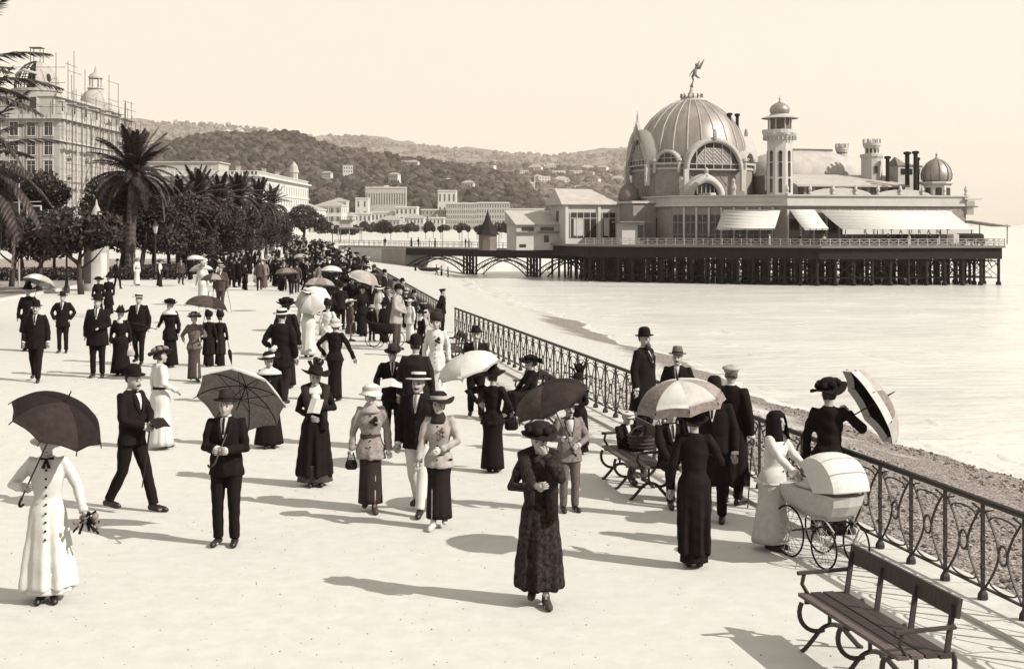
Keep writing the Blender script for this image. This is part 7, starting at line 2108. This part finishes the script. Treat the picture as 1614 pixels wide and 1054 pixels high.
# ------------------------------------------------------------------ the far crowd: each stroller an object, copies of a dozen kinds
def join_person(info, name='person'):
    root = info['root']; inv = Matrix.Scale(1, 4)
    V, F_, I, mats_ = [], [], [], []
    def walk(o, M):
        for c in o.children:
            MM = M @ Matrix.LocRotScale(c.location, c.rotation_euler, c.scale)
            if c.data:
                idx = []
                for m_ in c.data.materials:
                    if m_ not in mats_: mats_.append(m_)
                    idx.append(mats_.index(m_))
                b0 = len(V)
                V.extend(tuple(MM @ v.co) for v in c.data.vertices)
                for p in c.data.polygons: F_.append(tuple(b0 + k for k in p.vertices)); I.append(idx[min(p.material_index, len(idx) - 1)])
            walk(c, MM)
    walk(root, Matrix.Scale(info['sc'], 4))
    me = bpy.data.meshes.new(name); me.from_pydata(V, [], F_)
    for m_ in mats_: me.materials.append(m_)
    me.polygons.foreach_set('material_index', I); me.polygons.foreach_set('use_smooth', [True] * len(F_)); me.update()
    def kill(o):
        for c in list(o.children): kill(c)
        bpy.data.objects.remove(o)
    kill(root)
    return me
def proto(sex, h, **k): return join_person(person('x', xy=(0, 0), height=h, sex=sex, hi=False, **k))
PROTO = {
    'man in a dark suit and bowler': proto('m', 1.76, top_tone='black', low_tone='black', hem=.74, stride=.22),
    'man in black with a straw boater': proto('m', 1.74, top_tone='char', low_tone='black', hem=.78, hat=('boater', 'straw', 'black'), stride=.16),
    'man in a long dark overcoat': proto('m', 1.78, top_tone='black', low_tone='black', hem=.46, hat=('homburg', 'black'), fat=1.1, la='back', ra='back'),
    'man in a brown jacket': proto('m', 1.72, top_tone='brown', low_tone='dark', hem=.76, hat=('homburg', 'brown'), stride=.12),
    'woman in black with a wide hat': proto('f', 1.74, garb='suit', top_tone='black', low_tone='black', flare=.22, hat=('wide', 'black', 'black')),
    'woman in a black coat and plumed hat': proto('f', 1.82, garb='coat', top_tone='black', low_tone='black', hem=.45, hat=('plume', 'black', 'black'), plume_size=.8),
    'woman in white': proto('f', 1.68, garb='blouse', top_tone='white', low_tone='white', flare=.22, hat=('straw', 'straw', 'char')),
    'woman in a pale blouse and dark skirt': proto('f', 1.68, garb='blouse', top_tone='white', low_tone='char', flare=.21, hat=('wide', 'char', 'light')),
    'woman in a grey suit': proto('f', 1.70, garb='suit', top_tone='mid', low_tone='grey', flare=.19, hat=('wide', 'dark', 'light'), brim=.8),
    'child in a pale smock': proto('f', 1.18, garb='coat', top_tone='white', low_tone='brown', hem=.42, skirt_hem=.38, flare=.24, hat=('straw', 'straw', 'light')),
}
PK = list(PROTO)
CROWD = {}
def place(kind, x, y, face, s, where, grp):
    o = link('person', PROTO[kind], None, (x, y, .006), (0, 0, R(face)), (s, s, s))
    tag(o, kind + ' ' + where, 'person', grp + ': ' + kind)
    CROWD.setdefault((kind, where), []).append(o)
    return o
named = [  # u, v, kind, facing, where
    (377, 453, 0, 172, 'walking away before the far crowd'), (365, 452, 2, 178, 'seen from behind at the left of the far crowd'),
    (403, 451, 9, 5, 'at the near edge of the far crowd'), (417, 454, 8, 0, 'next to the child before the crowd'),
    (394, 433, 5, 10, 'just behind the child'), (434, 452, 4, 175, 'at the near edge of the far crowd'), (446, 451, 8, 170, 'under the brown parasol'),
    (459, 465, 0, 178, 'striding away in front of the far crowd'), (468, 462, 3, 175, 'walking away in front of the far crowd'), (478, 452, 1, 5, 'right of the middle of the far crowd'),
    (490, 447, 5, 12, 'near the grey parasol'), (503, 462, 8, 176, 'under the grey parasol in the far crowd'), (512, 452, 2, 0, 'beside the grey parasol in the far crowd'),
    (285, 449, 3, 30, 'standing by the hedge under the avenue trees'), (252, 452, 7, 100, 'beside the hedge and benches'), (331, 446, 4, 10, 'left of the crowd by the trees'),
    (340, 444, 0, 160, 'left of the crowd by the trees'), (322, 441, 6, -10, 'under a small white parasol'), (300, 441, 5, -20, 'under the flat white parasol'), (185, 455, 0, 40, 'beside the tall palm trunk'), (216, 450, 6, 60, 'by the hedge behind the advertising column'),
    (155, 500, 4, 6, 'behind the big man at the left'), (171, 497, 5, -6, 'behind the big man at the left'), (522, 480, 2, 170, 'at the left of the railing group'), (530, 492, 0, 178, 'at the left of the railing group'), (526, 466, 4, 175, 'at the left of the railing group'),
]
for k, (u, v, kd, fc, wh) in enumerate(named):
    x, y = gp(u, v); place(PK[kd], x, y, fc, 1.0 + .04 * math.sin(k * 2.3), wh, 'near strollers of the far crowd')
rc = random.Random(21); placed = []
def crowd(n, u0f, u1f, v0, v1, where, wts, dens=1.0, sep=.75):
    got = 0; tries = 0
    while got < n and tries < n * 40:
        tries += 1
        v = VH + 1 / rc.uniform(1 / (v1 - VH), 1 / (v0 - VH)) ** dens if False else rc.uniform(v0, v1)
        u = rc.uniform(u0f(v), u1f(v)); x, y = gp(u, v)
        if x > xr(y) - .5: continue
        if any((x - a) ** 2 + (y - b_) ** 2 < sep for a, b_ in placed): continue
        placed.append((x, y)); got += 1
        kd = rc.choices(range(10), wts)[0]
        place(PK[kd], x, y, rc.choice((0, 0, 180, 180, 90)) + rc.uniform(-25, 25), rc.uniform(.94, 1.06), where, 'far crowd')
W_ = (5, 3, 4, 2, 5, 4, 1.6, 2, 1.5, .8)
WD = (5, 2, 5, 2, 5, 5, 1.2, 1.2, 1, .4)
crowd(40, lambda v: 515 - (v - 395) * .0, lambda v: 565 + (v - 400) * .9, 402, 470, 'packed in the crowd along the railing', WD, sep=.5)
crowd(14, lambda v: 500, lambda v: 556, 392, 410, 'far along the railing in the crowd', WD)
crowd(62, lambda v: 380 - (v - 400) * .9, lambda v: 530, 396, 446, 'in the middle of the far crowd', W_)
crowd(52, lambda v: 410, lambda v: 530, 377, 398, 'at the distant end of the crowd', W_, sep=.9)
crowd(36, lambda v: 335, lambda v: 520, 416, 462, 'in front of the far crowd', W_)
crowd(24, lambda v: 285, lambda v: 395, 408, 438, 'in the shade of the avenue trees', W_)
# parasols over the far crowd
for u, v, tn, lb, rad in ((308, 400, ('white',), 'small flat white parasol against the dark avenue trees', .55), (318, 414, ('white', 'pale'), 'white parasol leaning in front of the avenue trees', .55), (452, 419, ('grey', 'mid'), 'brownish parasol in the middle of the far crowd', .52),
                          (503, 434, ('taupe', 'light', 'mid'), 'grey parasol at the right of the far crowd', .55), (522, 416, ('white',), 'tiny white parasol far in the crowd by the railing', .5), (474, 398, ('light',), 'tiny pale parasol far along the promenade', .5), (336, 428, ('taupe', 'brown'), 'brownish parasol left of the far crowd', .5)):
    Yp = FPX * (CAMH - 1.95) / (v - VH); a = Vector(wp(u, v, Yp))
    parasol(lb, a - Vector((0, 0, .78)), (.12 * math.sin(u), .1, 1), reach=.70, rad=rad, tones=tn, depth=.5)
# people on the footbridge and on the beach
for k in range(16):
    X = bx(600 + k * 20.5 + 6 * math.sin(k * 3)); p = bp_(X, 1.0 + (k * 7 % 4), BD)
    o = place(PK[(0, 4, 2, 6, 5, 1, 8, 7)[k % 8]], p[0], p[1], 60 * k, 1.0, 'crossing the pier footbridge', 'people on the footbridge'); o.location.z = BD + .004
def beach_z(x, y):
    t = (x - xr(min(y, 270)) - .3) / (xs(y) - xr(min(y, 270)) - .3); return -2.5 - 2.5 * max(0, t) ** 1.25
for u, Y, kd in ((688, 222, 0), (696, 220, 5), (655, 232, 4), (706, 215, 3)):
    x = (u - UC) * Y / FPX; o = place(PK[kd], x, Y, 90, 1.0, 'standing on the beach near the footbridge arches', 'people on the beach'); o.location.z = beach_z(x, Y)
# a rowing boat drawn up by the bridge
bo = thing('rowing_boat', 'small dark rowing boat drawn up on the beach under the first bridge arch', 'boat', ((676 - UC) * 236 / FPX, 236, beach_z((676 - UC) * 236 / FPX, 236) + .05), R(-35))
b = MB(); rows_ = []
for z, l, w_ in ((0, 1.8, .25), (.25, 2.3, .6), (.55, 2.6, .75)):
    rows_.append([(l * math.cos(2 * PI * j / 16) , w_ * math.sin(2 * PI * j / 16) * (1 - .3 * abs(math.cos(2 * PI * j / 16)) ** 3), z + .15 * abs(math.cos(2 * PI * j / 16)) ** 4) for j in range(16)])
b.loft(rows_); b.build('hull', CL['brown'], bo)
for x_ in (-.9, .3):
    b = MB(); b.box((x_, 0, .58), (.25, 1.2, .05)); b.build('thwart', CL['mid'], bo)
# casino terrace visitors
for k in range(12):
    a = -11 + k * 3.4; bb = -6.5 if a > 0 else -6.5 - a * .86
    p = p_w(a, bb if a > 0 else -a * .85 - 6.5); o = place(PK[(4, 0, 6, 2, 7, 1)[k % 6]], p[0], p[1], 40 * k, 1.0, 'on the pier deck below the awnings', 'people on the pier deck'); o.location.z = DK + .004

def crowd_label(l, o):
    s = l + ', ' + o
    if len(s.split()) > 16: s = s.replace(' from left', '').replace(' from right', ' last')
    return s
for L__ in CROWD.values(): sort_labels(L__, crowd_label)
# ------------------------------------------------------------------ sea haze
hz = bpy.data.materials.new('haze'); hz.use_nodes = True
nt = hz.node_tree; nt.nodes.clear()
ou = nt.nodes.new('ShaderNodeOutputMaterial'); pv = nt.nodes.new('ShaderNodeVolumePrincipled')
pv.inputs['Color'].default_value = (1.0, .94, .85, 1); pv.inputs['Density'].default_value = 7.2e-5; pv.inputs['Anisotropy'].default_value = .1
nt.links.new(pv.outputs[0], ou.inputs['Volume'])
b = MB(); b.box((3000, 6900, 446), (18400, 14600, 908)); o = b.build('haze', hz)
tag(o, kind='stuff')
bpy.data.scenes.remove(TMP)
